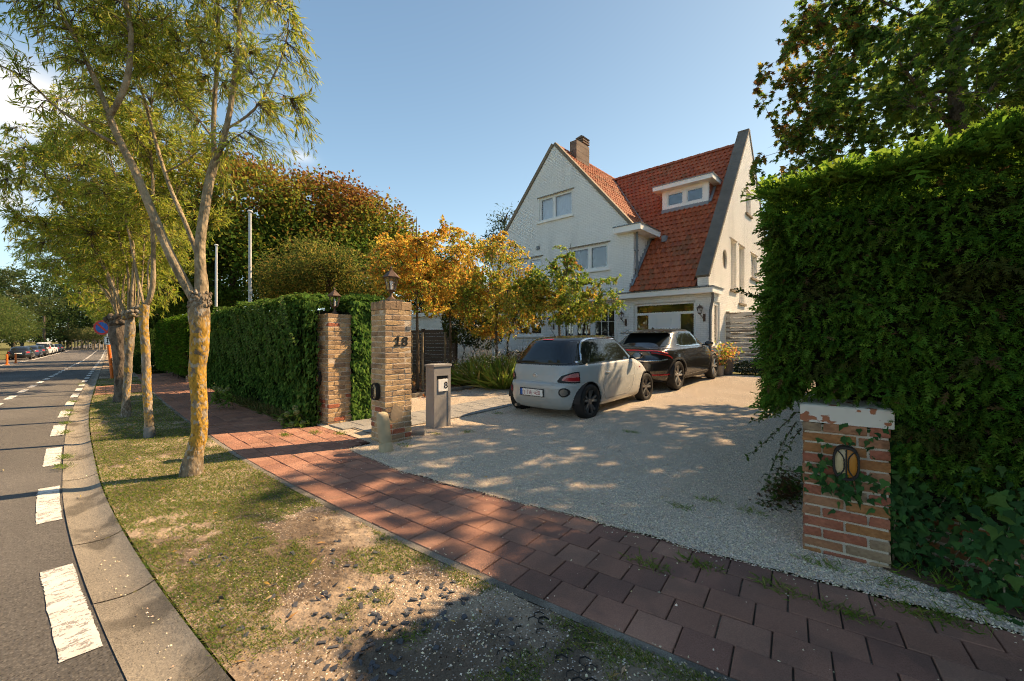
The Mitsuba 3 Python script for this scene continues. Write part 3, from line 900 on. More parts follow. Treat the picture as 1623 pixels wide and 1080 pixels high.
def post_lantern(par, c, s=1., deg=0., z=None):
    """six sided coach lantern standing on a small baluster"""
    R = lambda v: rotz(deg, c)(np.asarray(v) * s)
    m = MB(); m.lathe([(.0, 0), (.075, 0), (.075, .012), (.05, .03), (.022, .06), (.018, .10), (.030, .115), (.052, .135), (.06, .14), (.0, .141)], sides=16, M=R)
    put(f'{par}__base', m.get(), 'bronze', smooth=40)
    m = MB()
    an = np.arange(6) * np.pi / 3
    for k in range(6):
        p0 = np.array([.058 * math.cos(an[k]), .058 * math.sin(an[k]), .14]); p1 = np.array([.098 * math.cos(an[k]), .098 * math.sin(an[k]), .33])
        m.tube(R(np.array([p0, p1])), .0075 * s, 5)
    for r, z_ in ((.06, .142), (.1, .328)):
        p = np.array([[r * math.cos(t), r * math.sin(t), z_] for t in np.linspace(0, 2 * np.pi, 7)]); m.tube(R(p), .008 * s, 5)
    put(f'{par}__cage', m.get(), 'bronze', smooth=40)
    v = np.vstack([[[.056 * math.cos(t), .056 * math.sin(t), .145] for t in an], [[.095 * math.cos(t), .095 * math.sin(t), .326] for t in an]])
    f = np.array([[k, (k + 1) % 6, 6 + (k + 1) % 6, 6 + k] for k in range(6)])
    put(f'{par}__glass', (R(v), f), 'lamp_glass')
    m = MB(); m.lathe([(0, .14), (.014, .14), (.014, .22), (.022, .235), (.02, .275), (0, .285)], sides=12, M=R)
    put(f'{par}__candle', m.get(), 'white_plastic', smooth=40)
    m = MB(); m.lathe([(.125, .325), (.128, .333), (.095, .365), (.06, .40), (.034, .418), (.03, .43), (.018, .436), (.012, .45), (.020, .463), (.012, .478), (.004, .50), (0, .502)], sides=6, M=R); m.lathe([(.124, .3245), (0, .3245)], sides=6, M=R)
    put(f'{par}__roof', m.get(), 'bronze')


# left gate pillar with the house number
gp = thing('gate_pillar', 'tan brick gate pillar with black house number and oval lamp beside the mailbox', 'pillar', 'brick gate pillars')
wt = lambda c: (4, 3, 1.4, .04) if c > 9 else ((3, 2.5, 1.5, .3) if c > 6 else (2.5, 2, 1.5, 1.0))
pinwheel_pillar(gp, -5.25, 3.215, .0, .405, 25, .0752, BT, wt, -2)
m = MB(); m.box(-.205, .205, -.205, .205, 1.880, 1.940, rotz(-2, (-5.25, 3.215, 0)))
for k in range(4):
    for j in range(5):
        q = rotz(k * 90 - 2, (-5.25, 3.215, 0))
b_ = 0
for k in range(5):        # soldier course on top
    for s in range(4):
        q = rotz(90 * s - 2, (-5.25, 3.215, 1.935))
        c_ = q(np.array([[-.165 + .0825 * k, -.155, 0]]))[0]
        if s in (1, 3) and k in (0, 4):
            continue
        put(f'{gp}__brick', None, None, shape=brick(.075, .10, .115, BT[rng.choice([0, 2, 2])], rng.integers(3)), M=place(*c_, 90 * s - 2 + rng.normal() * .6))
v = np.array([(0, .02), (.10, -.01), (.20, .03), (.23, .12), (.205, .21), (.22, .29), (.14, .27), (.09, .33), (.03, .28), (.0, .20), (-.03, .1)]) * .72
put(f'{gp}__render_patch', (lambda e: (np.column_stack([-5.25 + .2005 + e.vertices[:, 2], 3.10 + e.vertices[:, 0], .34 + e.vertices[:, 1]]), e.faces))(extrude(Polygon(v).buffer(.006), .004)), 'render_patch')
tx = meshkit.text_mesh('18', .125, .014, bold=True)
tv = tx.vertices
put(f'{gp}__house_number', (np.column_stack([-5.052 + tv[:, 2], 3.125 + tv[:, 0] * 1.05 + .12 * (tv[:, 1] - .06), 1.375 + tv[:, 1]]), tx.faces), 'black_paint', label='black wrought house number 18 on the pillar')
m = MB(); m.box(-5.050, -5.038, 3.33, 3.40, 1.60, 1.65)
put(f'{gp}__name_plate', m.get(), 'zinc')
bulkhead(f'{gp}__wall_lamp', (-5.265, 3.008, .74), -2)
pl = thing('post_lantern', 'bronze six sided lantern standing on the gate pillar with the house number', 'lantern', 'lanterns on the gate pillars')
m = MB(); m.box(-.11, .15, -.11, .11, 0, .035, rotz(-2, (-5.25, 3.215, 1.993)))
put(f'{pl}__plinth', m.get(), 'gutter_concrete')
post_lantern(pl, (-5.25, 3.215, 2.028), .98, 10)

gp2 = thing('gate_pillar', 'tan brick gate pillar half covered by ivy at the end of the ivy hedge', 'pillar', 'brick gate pillars')
pinwheel_pillar(gp2, -7.12, 3.24, .0, .41, 25, .0762, BT, lambda c: (4, 3, 1.6, .1) if c > 5 else (2.5, 1.5, 1.2, .9), 3)
bulkhead(f'{gp2}__wall_lamp', (-7.2, 3.03, .80), 3)
pl = thing('post_lantern', 'weathered bronze lantern sunk in the ivy on the far gate pillar', 'lantern', 'lanterns on the gate pillars')
post_lantern(pl, (-7.10, 3.24, 1.905), .95, 25)

# right gate pillar: two stretchers / header-stretcher-header
rp = thing('brick_pillar', 'short red and brown brick pillar with flaking white cap under the tall hedge', 'pillar')
RC, RD, RZ, RCH = (-.225, 3.655), 5.5, -.01, .0705
m = MB(); m.box(-.212, .212, -.216, .205, -.05, .90, rotz(RD, (*RC, RZ)))
put(f'{rp}__mortar_core', m.get(), 'mortar')
RB = ['brick_red', 'brick_rust', 'brick_brown', 'brick_orange', 'brick_tan']
for c in range(13):
    row = [(-.112, .214), (.112, .214)] if c % 2 else [(-.172, .098), (0, .222), (.172, .098)]
    if c == 11 or c == 4:
        row = [(-.08, .280), (.145, .148)] if c == 11 else row
    side = [(-.02, .22), (.155, .10)] if c % 2 else [(.09, .22)]
    items = [(x, -.174, w, .098, 0) for x, w in row]
    x0 = -.174
    items += [(sx, yy + .03, .098, w, 0) for sx in (-.175, .175) for yy, w in side]
    for x, y, w, d, _ in items:
        wts = (5, 2, .7, 1, .3) if 5 < c < 8 or c > 10 else (2.4, 2.8, 1.1, 2.2, 1.2)
        b = RB[rng.choice(5, p=np.array(wts) / sum(wts))]
        p = rotz(RD, (*RC, 0))(np.array([[x, y, 0]]))[0]
        put(f'{rp}__brick', None, None, shape=brick(w, d, RCH - .012, b, rng.integers(3)), M=place(p[0] + rng.normal() * .002, p[1] + rng.normal() * .002, RZ + (c + .5) * RCH, RD + rng.normal() * .4, rng.normal(size=2) * .3))
m = MB(); m.add(*slab(.475, .46, .115, .008)); v_, f_ = m.get()
put(f'{rp}__cap', (v_, f_), 'cap_paint', M=place(RC[0], RC[1] + .0, RZ + 13 * RCH + .112, RD))
bulkhead(f'{rp}__wall_lamp', rotz(RD, (*RC, 0))(np.array([[.005, -.222, .665]]))[0], RD, .135, .215, two=True)
lw = thing('garden_wall', 'low orange brick wall half hidden by ivy at the foot of the tall hedge', 'wall')
m = MB(); m.box(0, 3.3, .0, .2, -.05, .46, rotz(-7, (-.02, 3.86, 0)))
put(f'{lw}__mortar_core', m.get(), 'mortar')
for c in range(6):
    for k in range(15):
        x = .11 + .225 * (k + .5 * (c % 2)) - .05
        p = rotz(-7, (-.02, 3.86, 0))(np.array([[x, .045, 0]]))[0]
        put(f'{lw}__brick', None, None, shape=brick(.212, .10, .062, RB[rng.choice([3, 3, 1, 3, 2])], rng.integers(3)), M=place(p[0], p[1], .03 + c * .076, -7 + rng.normal() * .5))

# bollard, loose stone, mailbox, hose
R_ = lambda v: np.column_stack([v[:, 0] - .16 * v[:, 2] * (v[:, 2] > -.05), v[:, 1] - .03 * v[:, 2], v[:, 2]])
m = MB(); m.lathe([(0, -.05), (.092, -.05), (.092, .03), (.086, .055), (.082, .11), (.072, .118), (.074, .135), (.080, .16), (.080, .40), (.078, .45), (.066, .482), (.04, .497), (0, .502)], sides=28, M=R_, c=(-4.735, 2.83, .03))
put('bollard', m.get(), 'bollard_paint', smooth=35, label='short beige concrete bollard leaning in front of the numbered gate pillar', cat='bollard')
labels_b = 'bollard'
m = MB(); m.add(*slab(.20, .10, .08, .012)); v_, f_ = m.get()
put('loose_stone', (v_ + np.random.default_rng(2).normal(size=v_.shape) * .006, f_), 'paver_grey', M=place(-5.17, 3.62, .115, 40, (12, -8)), label='loose grey stone block lying at the foot of the gate pillar', cat='stone')
mbx = thing('mailbox', 'tall grey concrete mailbox with white number plate beside the gate pillar', 'mailbox')
MR = rotz(-1.5, (-5.455, 4.21, .02))
w, d, H = .115, .165, 1.01
m = MB()
m.box(-w, w - .03, -d, d, 0, H, MR); m.box(w - .03, w, -d, -d + .05, 0, H, MR); m.box(w - .03, w, d - .05, d, 0, H, MR); m.box(w - .03, w, -d + .05, d - .05, H - .15, H, MR); m.box(w - .03, w - .012, -d + .05, d - .05, 0, H - .24, MR)
put(f'{mbx}__body', m.get(), 'concrete_grey')
m = MB(); m.add(*slab(.26, .36, .035, .006)); v_, f_ = m.get()
put(f'{mbx}__lid', (MR(v_ + np.array([0, 0, H + .035])), f_), 'concrete_grey')
m = MB(); m.box(w - .029, w - .020, -d + .06, d - .06, H - .225, H - .16, MR)
put(f'{mbx}__slot', m.get(), 'black_paint')
m = MB(); m.box(w - .0115, w + .012, -.085, .095, H - .40, H - .205, MR)
put(f'{mbx}__number_plate', m.get(), 'white_plastic', label='white plate with a black number 8 on the mailbox')
tx = meshkit.text_mesh('8', .10, .004, bold=True); tv = tx.vertices
put(f'{mbx}__number_plate__number', (MR(np.column_stack([w + .0115 + tv[:, 2], .012 + tv[:, 0] * .95, H - .355 + tv[:, 1]])), tx.faces), 'black_paint')
m = MB(); m.tube(spline([G(1410, 905) + [0, .05, .05], G(1450, 917) + [0, 0, .04], G(1500, 938) + [0, 0, .03], G(1545, 964) + [0, 0, .03], G(1590, 985) + [0, 0, .035], G(1640, 1000) + [0, 0, .03]], 24), .010, 8)
put('drip_hose', m.get(), 'black_rubber', smooth=True, label='thin black drip hose lying on the soil under the ivy', cat='hose')
m = MB()
for a_, b_, c_ in (((1465, 862, 2.62), (1500, 900, 2.5), (1535, 930, 2.4)), ((1500, 905, 2.5), (1515, 880, 2.5), (1530, 868, 2.45)), ((1448, 845, 2.65), (1490, 888, 2.55), (1560, 915, 2.4)), ((1510, 925, 2.45), (1525, 900, 2.45), (1542, 880, 2.4))):
    m.tube(spline([P(*a_), P(*b_), P(*c_)], 8), np.linspace(.0055, .002, 8), 5)
put('dead_branch', m.get(), 'bark_limb', smooth=True, label='dead pale forked twig lying against the ivy beside the hose', cat='branch')
strip('soil_bed', np.linspace(-.02, 3, 40), lambda x: np.maximum(pathR(x) + .06, 3.42 - .28 * (x + .02)), lambda x: 4.3 + 0 * x, 12, .055, 'mulch', bump=.05, kind='structure')
# ---------------------------------------------------------------- hedges and ivy
rng = np.random.default_rng(23)
OFF = lambda p, s, f, seed: meshkit.fbm(p * f + seed, 3, seed=seed) * s


def hedge_sprays(n, Pn, Nn, L, cols, wts, droop, up=.0, kind='spray', spread=.7, wr=.62, var=.25):
    D = unit(Nn * 1.0 + rng.normal(size=(n, 3)) * spread + np.array([0, 0, -droop]))
    N = unit(np.array([0, 0, 1.]) + rng.normal(size=(n, 3)) * .45 + Nn * .35)
    C = palette(rng, n, cols, wts, var) * (.72 + .62 * meshkit.fbm(Pn * 2.3, 3, seed=12))[:, None]
    br_ = meshkit.fbm(Pn * np.array([3.1, 3.1, 4.5]) + 7, 3, seed=15) > .665
    C[br_] = C[br_] * .45 + np.array([.10, .060, .03]) * .55
    return leaves(kind, Pn, D, N, L, L * wr, C)


CYP = [(.070, .142, .018), (.094, .172, .022), (.050, .108, .016), (.120, .195, .028), (.13, .08, .04)]
hk = thing('conifer_hedge', 'tall dense dark green clipped conifer hedge on the right behind the short brick pillar', 'hedge')
hx0, hx1, hz = -.63, 3.6, 2.46


def hbot(x):
    return np.interp(x, [-.75, -.5, -.42, .0, .06, .5, 1.2, 3.6], [1.10, 1.0, 1.09, 1.10, .66, .52, .42, .38])


n = 33000
x = rng.uniform(hx0, hx1, n); z = rng.uniform(.35, hz + .02, n)
ok = z > hbot(x) + .03 * rng.normal(size=n)
x, z = x[ok], z[ok]; n = len(x)
surf = np.column_stack([x, 0 * x, z])
y = 3.47 - .14 * (meshkit.fbm(surf * 2.6, 3, seed=4) - .4) - .16 * (meshkit.fbm(surf * 9, 2, seed=6) - .5) + .17 * rng.random(n) ** 1.6 - .06 * np.exp(-((z - 1.12) / .16) ** 2) * (x < .1)
Pn = np.column_stack([x, y, z])
L = rng.uniform(.045, .095, n)
V = [hedge_sprays(n, Pn, np.tile([-.15, -1., 0], (n, 1)), L, CYP, (4, 4, 3, 1.6, .22), .45)]
# end face towards the drive, and the underside of the overhanging corner
n = 7000
y = rng.uniform(3.42, 5.0, n); z = rng.uniform(.95, hz, n)
V.append(hedge_sprays(n, np.column_stack([hx0 - .02 + .10 * rng.random(n) - .12 * (meshkit.fbm(np.column_stack([y, z, 0 * y]) * 4, 3, seed=14) - .4), y, z]), np.tile([-1., -.25, 0], (n, 1)), rng.uniform(.06, .12, n), CYP, (4, 4, 3, 1.6, .15), .4))
# sunlit, ragged top
n = 8000
x = rng.uniform(hx0 - .05, hx1, n); y = 3.40 + 1.5 * rng.random(n) ** 1.8
zt = hz + .06 * (meshkit.fbm(np.column_stack([x, y, 0 * x]) * 3, 3, seed=8) - .5) + .04 * rng.random(n) + .02 * np.clip(x - .15, 0, .6)
V.append(hedge_sprays(n, np.column_stack([x, y, zt]), np.tile([-.15, -.35, .9], (n, 1)), rng.uniform(.07, .17, n) * (1 + .35 * (rng.random(n) > .93)), [(.085, .15, .016), (.12, .19, .022), (.06, .11, .013)], None, -.05, spread=.6))
# a tall unclipped leader on the right
for (u, v, Y, h) in ((1580, 215, 2.25, .17), (1545, 218, 2.3, .12), (1612, 205, 2.2, .15), (1450, 243, 2.5, .10), (1345, 262, 2.62, .09)):
    k = int(h * 700)
    base = P(u, v + 20, Y); t_ = rng.random(k)
    V.append(hedge_sprays(k, base + np.column_stack([rng.normal(size=k) * .018, rng.normal(size=k) * .018, t_ * h]), unit(np.column_stack([rng.normal(size=(k, 2)) * .8, np.full(k, .9)])), rng.uniform(.06, .12, k) * (1.1 - .6 * t_), [(.085, .15, .016), (.11, .18, .02)], None, 0))
m = MB()
for v, f, c in V:
    m.add(v, f, c)
v, f = m.get()
put(f'{hk}__foliage', (v, f), 'leaf', color=m.col(), kind='stuff')
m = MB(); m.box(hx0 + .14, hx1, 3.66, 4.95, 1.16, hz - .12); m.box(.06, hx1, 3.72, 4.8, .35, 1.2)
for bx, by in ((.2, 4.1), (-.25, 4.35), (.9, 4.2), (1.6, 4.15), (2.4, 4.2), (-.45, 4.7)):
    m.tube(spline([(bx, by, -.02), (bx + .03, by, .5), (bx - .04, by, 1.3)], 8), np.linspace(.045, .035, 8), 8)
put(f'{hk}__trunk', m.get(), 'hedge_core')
# the hedge goes on along the right side of the drive, behind the corner
h3 = thing('conifer_hedge', 'side run of the tall conifer hedge along the far right edge of the drive', 'hedge')
n = 9000
y = rng.uniform(4.9, 13.6, n); z = rng.uniform(.15, 2.45, n)
Pn = np.vstack([np.column_stack([-.40 + .12 * rng.random(n), y, z]), np.column_stack([rng.uniform(-.4, .6, 3000), rng.uniform(4.9, 13.6, 3000), np.full(3000, 2.42) + .06 * rng.random(3000)])])
v, f, c = hedge_sprays(n + 3000, Pn, np.vstack([np.tile([-1., 0, .1], (n, 1)), np.tile([-.2, 0, 1.], (3000, 1))]), rng.uniform(.14, .24, n + 3000), CYP, (4, 4, 3, 1.6, .15), .3, kind='quad')
put(f'{h3}__foliage', (v, f), 'leaf', color=c, kind='stuff')
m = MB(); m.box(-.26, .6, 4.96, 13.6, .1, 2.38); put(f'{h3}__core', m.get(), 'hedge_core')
# loose long shoots reaching out over the drive
m = MB(); LP, LD = [], []
for (a, b, c) in (((1262, 655, 2.9), (1225, 690, 2.9), (1185, 725, 2.95)), ((1262, 670, 2.9), (1235, 715, 2.85), (1212, 775, 2.85)), ((1270, 680, 2.87), (1240, 730, 2.8), (1228, 770, 2.8)), ((1240, 640, 2.95), (1215, 660, 2.95), (1192, 668, 3.0)), ((1215, 300, 2.95), (1190, 292, 3.), (1176, 312, 3.05)), ((1205, 470, 2.95), (1186, 467, 3), (1168, 460, 3.))):
    p = spline([P(*a), P(*b), P(*c)], 12); m.tube(p, np.linspace(.004, .0012, 12), 4)
    LP.append(np.repeat(p, 4, 0)); LD.append(unit(np.repeat(np.gradient(p, axis=0), 4, 0) * 6 + rng.normal(size=(48, 3)) * .5))
put(f'{hk}__shoot', m.get(), 'bark_brown', kind='stuff')
LP, LD = np.vstack(LP), np.vstack(LD); n = len(LP)
v, f, c = leaves('oval', LP, LD, rng.normal(size=(n, 3)) * .5 + [0, 0, 1], rng.uniform(.018, .04, n), rng.uniform(.012, .024, n), palette(rng, n, [(.035, .06, .012), (.05, .085, .016), (.03, .045, .012)]))
put(f'{hk}__shoot_leaves', (v, f), 'leaf', color=c, kind='stuff')

# ivy on the right pillar and the low wall
iv = thing('ivy', 'dark glossy ivy climbing over the right side of the short brick pillar and low wall', 'ivy')
IVC = [(.022, .055, .018), (.032, .075, .024), (.045, .095, .028), (.06, .12, .03)]
m = MB()
stems = [((1415, 905, 2.62), (1420, 800, 2.62), (1428, 700, 2.63), (1425, 650, 2.64)), ((1405, 850, 2.64), (1395, 760, 2.63), (1365, 690, 2.66), (1340, 690, 2.68)), ((1440, 890, 2.6), (1480, 820, 2.56), (1520, 760, 2.5), (1560, 720, 2.42)), ((1600, 1000, 2.15), (1590, 900, 2.2), (1605, 820, 2.2), (1620, 780, 2.2)), ((1400, 780, 2.65), (1370, 775, 2.66), (1330, 760, 2.7), (1320, 745, 2.7))]
SP = []
for s in stems:
    p = spline([P(*q) for q in s], 30); m.tube(p, np.linspace(.006, .0025, 30), 5); SP.append(p)
put(f'{iv}__stem', m.get(), 'bark_limb', smooth=True)
SP = np.vstack(SP)
big = [(1410, 690, 2.6, 0.1), (1432, 680, 2.6, 0.11), (1400, 735, 2.6, 0.13), (1440, 720, 2.58, 0.09), (1455, 745, 2.57, 0.09), (1415, 770, 2.6, 0.07), (1430, 790, 2.58, 0.1), (1445, 800, 2.55, 0.09), (1590, 800, 2.2, 0.1), (1605, 830, 2.18, 0.1), (1575, 850, 2.2, 0.09), (1600, 870, 2.16, 0.1), (1545, 840, 2.38, 0.08), (1560, 870, 2.3, 0.09), (1585, 910, 2.18, 0.09), (1610, 930, 2.12, 0.09), (1600, 960, 2.1, 0.09), (1575, 975, 2.14, 0.08), (1560, 940, 2.2, 0.07), (1400, 660, 2.63, 0.08), (1385, 685, 2.65, 0.07), (1470, 700, 2.52, 0.08), (1425, 850, 2.6, 0.07), (1420, 880, 2.6, 0.06), (1590, 1010, 2.08, 0.08), (1615, 1000, 2.05, 0.08), (1570, 1020, 2.1, 0.07), (1600, 760, 2.24, 0.09), (1560, 800, 2.32, 0.08), (1535, 800, 2.4, 0.08), (1500, 770, 2.48, 0.06), (1380, 700, 2.64, 0.06), (1360, 692, 2.66, 0.05), (1345, 762, 2.68, 0.05)]
tv, tf = LEAF['ivy']
_iv = []
for k in range(4):
    c = palette(rng, 1, [IVC[k]], None, .1)
    _iv.append(mikit.ply((tv * np.array([1, 1.05, 1]) * [1, 1, 1 + .5 * k], tf), 'leaf_gloss', smooth=True, color=np.repeat(c, len(tv), 0)))
for (u, v, Y, s) in big:
    p = P(u, v, Y); o = np.array([-.12, -1, .1]); D = unit(np.array([rng.normal() * .5, -.35, -.9])); N = unit(o + rng.normal(size=3) * .35)
    R = frames(D[None], N[None])[0].T * s * .88
    Mx = np.eye(4); Mx[:3, :3] = R; Mx[:3, 3] = p - D * s * .5
    put(f'{iv}__leaf', None, None, shape=_iv[rng.integers(4)], M=T(Mx.tolist()))
n = 1500
i = rng.integers(0, len(SP), n)
q = SP[i] + rng.normal(size=(n, 3)) * np.array([.085, .03, .07])
n2 = 1000
xx = rng.uniform(.0, 2.4, n2); zz = np.abs(rng.normal(size=n2)) * .40
keep = (zz < .95) & ~((xx < .85) & (zz < .50) & (rng.random(n2) < .95)) & ~((xx < .30) & (rng.random(n2) < .3))
q = np.vstack([q, np.column_stack([xx, 3.60 - .13 * xx + .04 * rng.normal(size=n2) - .06 * rng.random(n2), zz + .02])[keep]])
n = len(q)
v, f, c = leaves('ivy', q, np.column_stack([rng.normal(size=n) * .6, np.full(n, -.4), np.full(n, -.8)]), np.column_stack([np.full(n, -.1), np.full(n, -1.), np.full(n, .3)]) + rng.normal(size=(n, 3)) * .4, rng.uniform(.025, .07, n), rng.uniform(.025, .065, n), palette(rng, n, IVC, (2, 3, 3, 1.3)))
put(f'{iv}__small_leaves', (v, f), 'leaf_gloss', smooth=True, color=c, kind='stuff')
# leaf litter and creeping plants in the shade left of the pillar
n = 900
xy = G(1245, 790)[:2] + rng.normal(size=(n, 2)) * np.array([.07, .26])
a = rng.random(n) * 6.28
v, f, c = leaves('oval', np.column_stack([xy, gravel_z(xy[:, 0], xy[:, 1]) + .01 + .16 * rng.random(n) ** 4]), np.column_stack([np.cos(a), np.sin(a), rng.normal(size=n) * .4]), np.column_stack([rng.normal(size=(n, 2)) * .4, np.ones(n)]), rng.uniform(.02, .05, n), rng.uniform(.014, .03, n), palette(rng, n, [(.10, .055, .025), (.06, .035, .02), (.045, .075, .018), (.07, .11, .02)], (2, 2, 2.2, 1)))
put('creeping_plants', (v, f), 'leaf', color=c, label='low creeping plants and brown litter on the gravel left of the short brick pillar', cat='ground cover', kind='stuff')

# the long ivy hedge on the left
ih = thing('ivy_hedge', 'long overgrown ivy hedge with trailing shoots along the red footpath left of the gate', 'hedge')
IC = [(.034, .072, .015), (.052, .10, .02), (.075, .135, .026), (.11, .175, .036), (.02, .045, .012)]
ix0, ix1 = -14.2, -7.28


def itop(x):
    return 2.16 + .05 * np.sin(x * 2.1) + np.clip((-x - 11.0) * .02, 0, .2) - np.clip((-x - 12.6) * .35, 0, .9)


n = 23000
x = rng.uniform(ix0, ix1, n); t = rng.random(n)
z = .10 + (itop(x) - .10) * t
bul = np.sin(np.clip(t * 1.15, 0, 1) * np.pi * .62) * .30
q = np.column_stack([x, 0 * x, z])
y = 2.98 - bul - .46 * (meshkit.fbm(q * np.array([1.3, 1, 1.6]), 3, seed=41) - .38) - .16 * (meshkit.fbm(q * 5, 2, seed=42) - .5) + .12 * rng.random(n)
thin = meshkit.fbm(q * np.array([2.2, 1, 2.2]) + 9, 2, seed=43) > np.clip(.46 - t * 2.5, .1, .5)
Pn = np.column_stack([x, y, z])[thin]; n = len(Pn)
D = np.column_stack([.55 + .45 * rng.normal(size=n), np.full(n, -.35) + .2 * rng.normal(size=n), np.full(n, -.85)])
N = np.column_stack([rng.normal(size=n) * .35, np.full(n, -.9), np.full(n, .45) + .35 * rng.normal(size=n)])
m = MB(); m.add(*leaves('ivy_small', Pn, D, N, rng.uniform(.05, .10, n), rng.uniform(.045, .085, n), palette(rng, n, IC, (3, 4, 3, 1.2, 2))))
n = 8000
x = rng.uniform(ix0, ix1 + .1, n); y = rng.uniform(2.68, 3.9, n)
Pn = np.column_stack([x, y, itop(x) - .06 + .34 * (meshkit.fbm(np.column_stack([x, y, 0 * x]) * 1.9, 3, seed=44) - .3) + .06 * rng.random(n)])
m.add(*leaves('ivy_small', Pn, rng.normal(size=(n, 3)) * [1, 1, .3], rng.normal(size=(n, 3)) * .4 + [0, -.2, 1], rng.uniform(.05, .09, n), rng.uniform(.045, .08, n), palette(rng, n, IC[1:4], (3, 3, 3))))
# ivy over the return wall between the pillars
n = 7000
y = rng.uniform(3.45, 4.5, n); z = 2.12 * rng.random(n) ** .8 + .03
q = np.column_stack([0 * y, y, z])
Pn = np.column_stack([-6.93 + .08 * rng.random(n) + .2 * (meshkit.fbm(q * 2.2, 3, seed=46) - .45), y, z])
bare = (y < 4.0) & (meshkit.fbm(q * 2.4 + 3, 2, seed=47) < .37) & (z < 1.75)
Pn = Pn[~bare]; n = len(Pn)
m.add(*leaves('ivy_small', Pn, np.column_stack([np.full(n, .5), rng.normal(size=n) * .5, np.full(n, -.8)]), np.column_stack([np.full(n, 1.), rng.normal(size=n) * .4, np.full(n, .5)]) + rng.normal(size=(n, 3)) * .3, rng.uniform(.05, .095, n), rng.uniform(.045, .085, n), palette(rng, n, IC, (2, 4, 4, 1.5, 1))))
n = 1500
y = rng.uniform(3.1, 4.5, n); Pn = np.column_stack([rng.uniform(-7.35, -6.85, n), y, 2.08 + .14 * rng.random(n) - .1 * (y < 3.45)])
ok = (y > 3.42) | (Pn[:, 0] < -7.28)
Pn = Pn[ok]; n = len(Pn)
m.add(*leaves('ivy_small', Pn, rng.normal(size=(n, 3)) * [1, 1, .4], rng.normal(size=(n, 3)) * .4 + [0, 0, 1], rng.uniform(.05, .09, n), rng.uniform(.045, .08, n), palette(rng, n, IC[1:4])))
n = 2600      # ivy heaped up behind the far pillar
Pn = np.column_stack([rng.uniform(-8.0, -6.85, n), rng.uniform(3.46, 4.1, n), rng.uniform(1.5, 2.30, n)])
m.add(*leaves('ivy_small', Pn, np.column_stack([rng.normal(size=n) * .6, np.full(n, -.3), np.full(n, -.8)]), np.column_stack([rng.normal(size=n) * .4 + .4, np.full(n, -.7), np.full(n, .6)]), rng.uniform(.05, .095, n), rng.uniform(.045, .085, n), palette(rng, n, IC, (2, 4, 4, 1.5, 1))))
n = 1900       # and hanging over its left edge
Pn = np.column_stack([-7.5 + .42 * rng.random(n) ** 1.3, 2.99 - .22 * rng.random(n), rng.uniform(.05, 2.12, n)])
m.add(*leaves('ivy_small', Pn, np.column_stack([rng.normal(size=n) * .4 + .3, np.full(n, -.3), np.full(n, -.8)]), np.column_stack([rng.normal(size=n) * .4, np.full(n, -.9), np.full(n, .5)]), rng.uniform(.05, .09, n), rng.uniform(.045, .08, n), palette(rng, n, IC, (2, 4, 4, 1.5, 1))))
v, f = m.get()
put(f'{ih}__foliage', (v, f), 'leaf_gloss', color=m.col(), kind='stuff')
m = MB(); LP, LD = [], []
for k in range(210):         # trailing shoots
    x0 = rng.uniform(ix0 + .4, ix1 - .1); z0 = float(itop(x0)) * rng.uniform(.55, 1.02)
    d = np.array([rng.uniform(.2, .75), -.10 - .05 * rng.random(), -rng.uniform(.15, .6)])
    l = rng.uniform(.4, 1.0)
    p0 = np.array([x0, 2.66, z0])
    p = spline([p0, p0 + d * l * .5 + [0, -.05, .06], p0 + d * l], 9); m.tube(p, np.linspace(.004, .001, 9), 3)
    LP.append(np.repeat(p, 4, 0)); LD.append(np.repeat(unit(np.gradient(p, axis=0)), 4, 0) + rng.normal(size=(36, 3)) * .5)
put(f'{ih}__shoot', m.get(), 'bark_brown', kind='stuff')
LP, LD = np.vstack(LP), np.vstack(LD); n = len(LP)
v, f, c = leaves('ivy_small', LP, LD, rng.normal(size=(n, 3)) * .3 + [0, -.7, .7], rng.uniform(.03, .065, n), rng.uniform(.03, .055, n), palette(rng, n, [(.10, .16, .04), (.07, .12, .03)]))
put(f'{ih}__shoot_leaves', (v, f), 'leaf_gloss', color=c, kind='stuff')
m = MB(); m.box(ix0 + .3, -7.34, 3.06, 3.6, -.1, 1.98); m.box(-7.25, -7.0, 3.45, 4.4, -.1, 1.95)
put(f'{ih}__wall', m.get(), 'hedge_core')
m = MB()
n = 3500       # rough growth and weeds at the hedge foot
x = rng.uniform(-13, -7.2, n); y = 2.70 + .22 * rng.random(n) - .02 * (x + 10)
m.add(*leaves('blade', np.column_stack([x, y, zg(x, y) + .02]), np.column_stack([rng.normal(size=(n, 2)) * .8, np.ones(n)]), rng.normal(size=(n, 3)), rng.uniform(.05, .22, n), rng.uniform(.006, .014, n), palette(rng, n, [(.05, .075, .02), (.10, .12, .04), (.14, .11, .05)])))
v, f = m.get()
put('hedge_foot_weeds', (v, f), 'leaf', color=m.col(), label='rough weeds along the foot of the long ivy hedge', cat='weeds', kind='stuff')


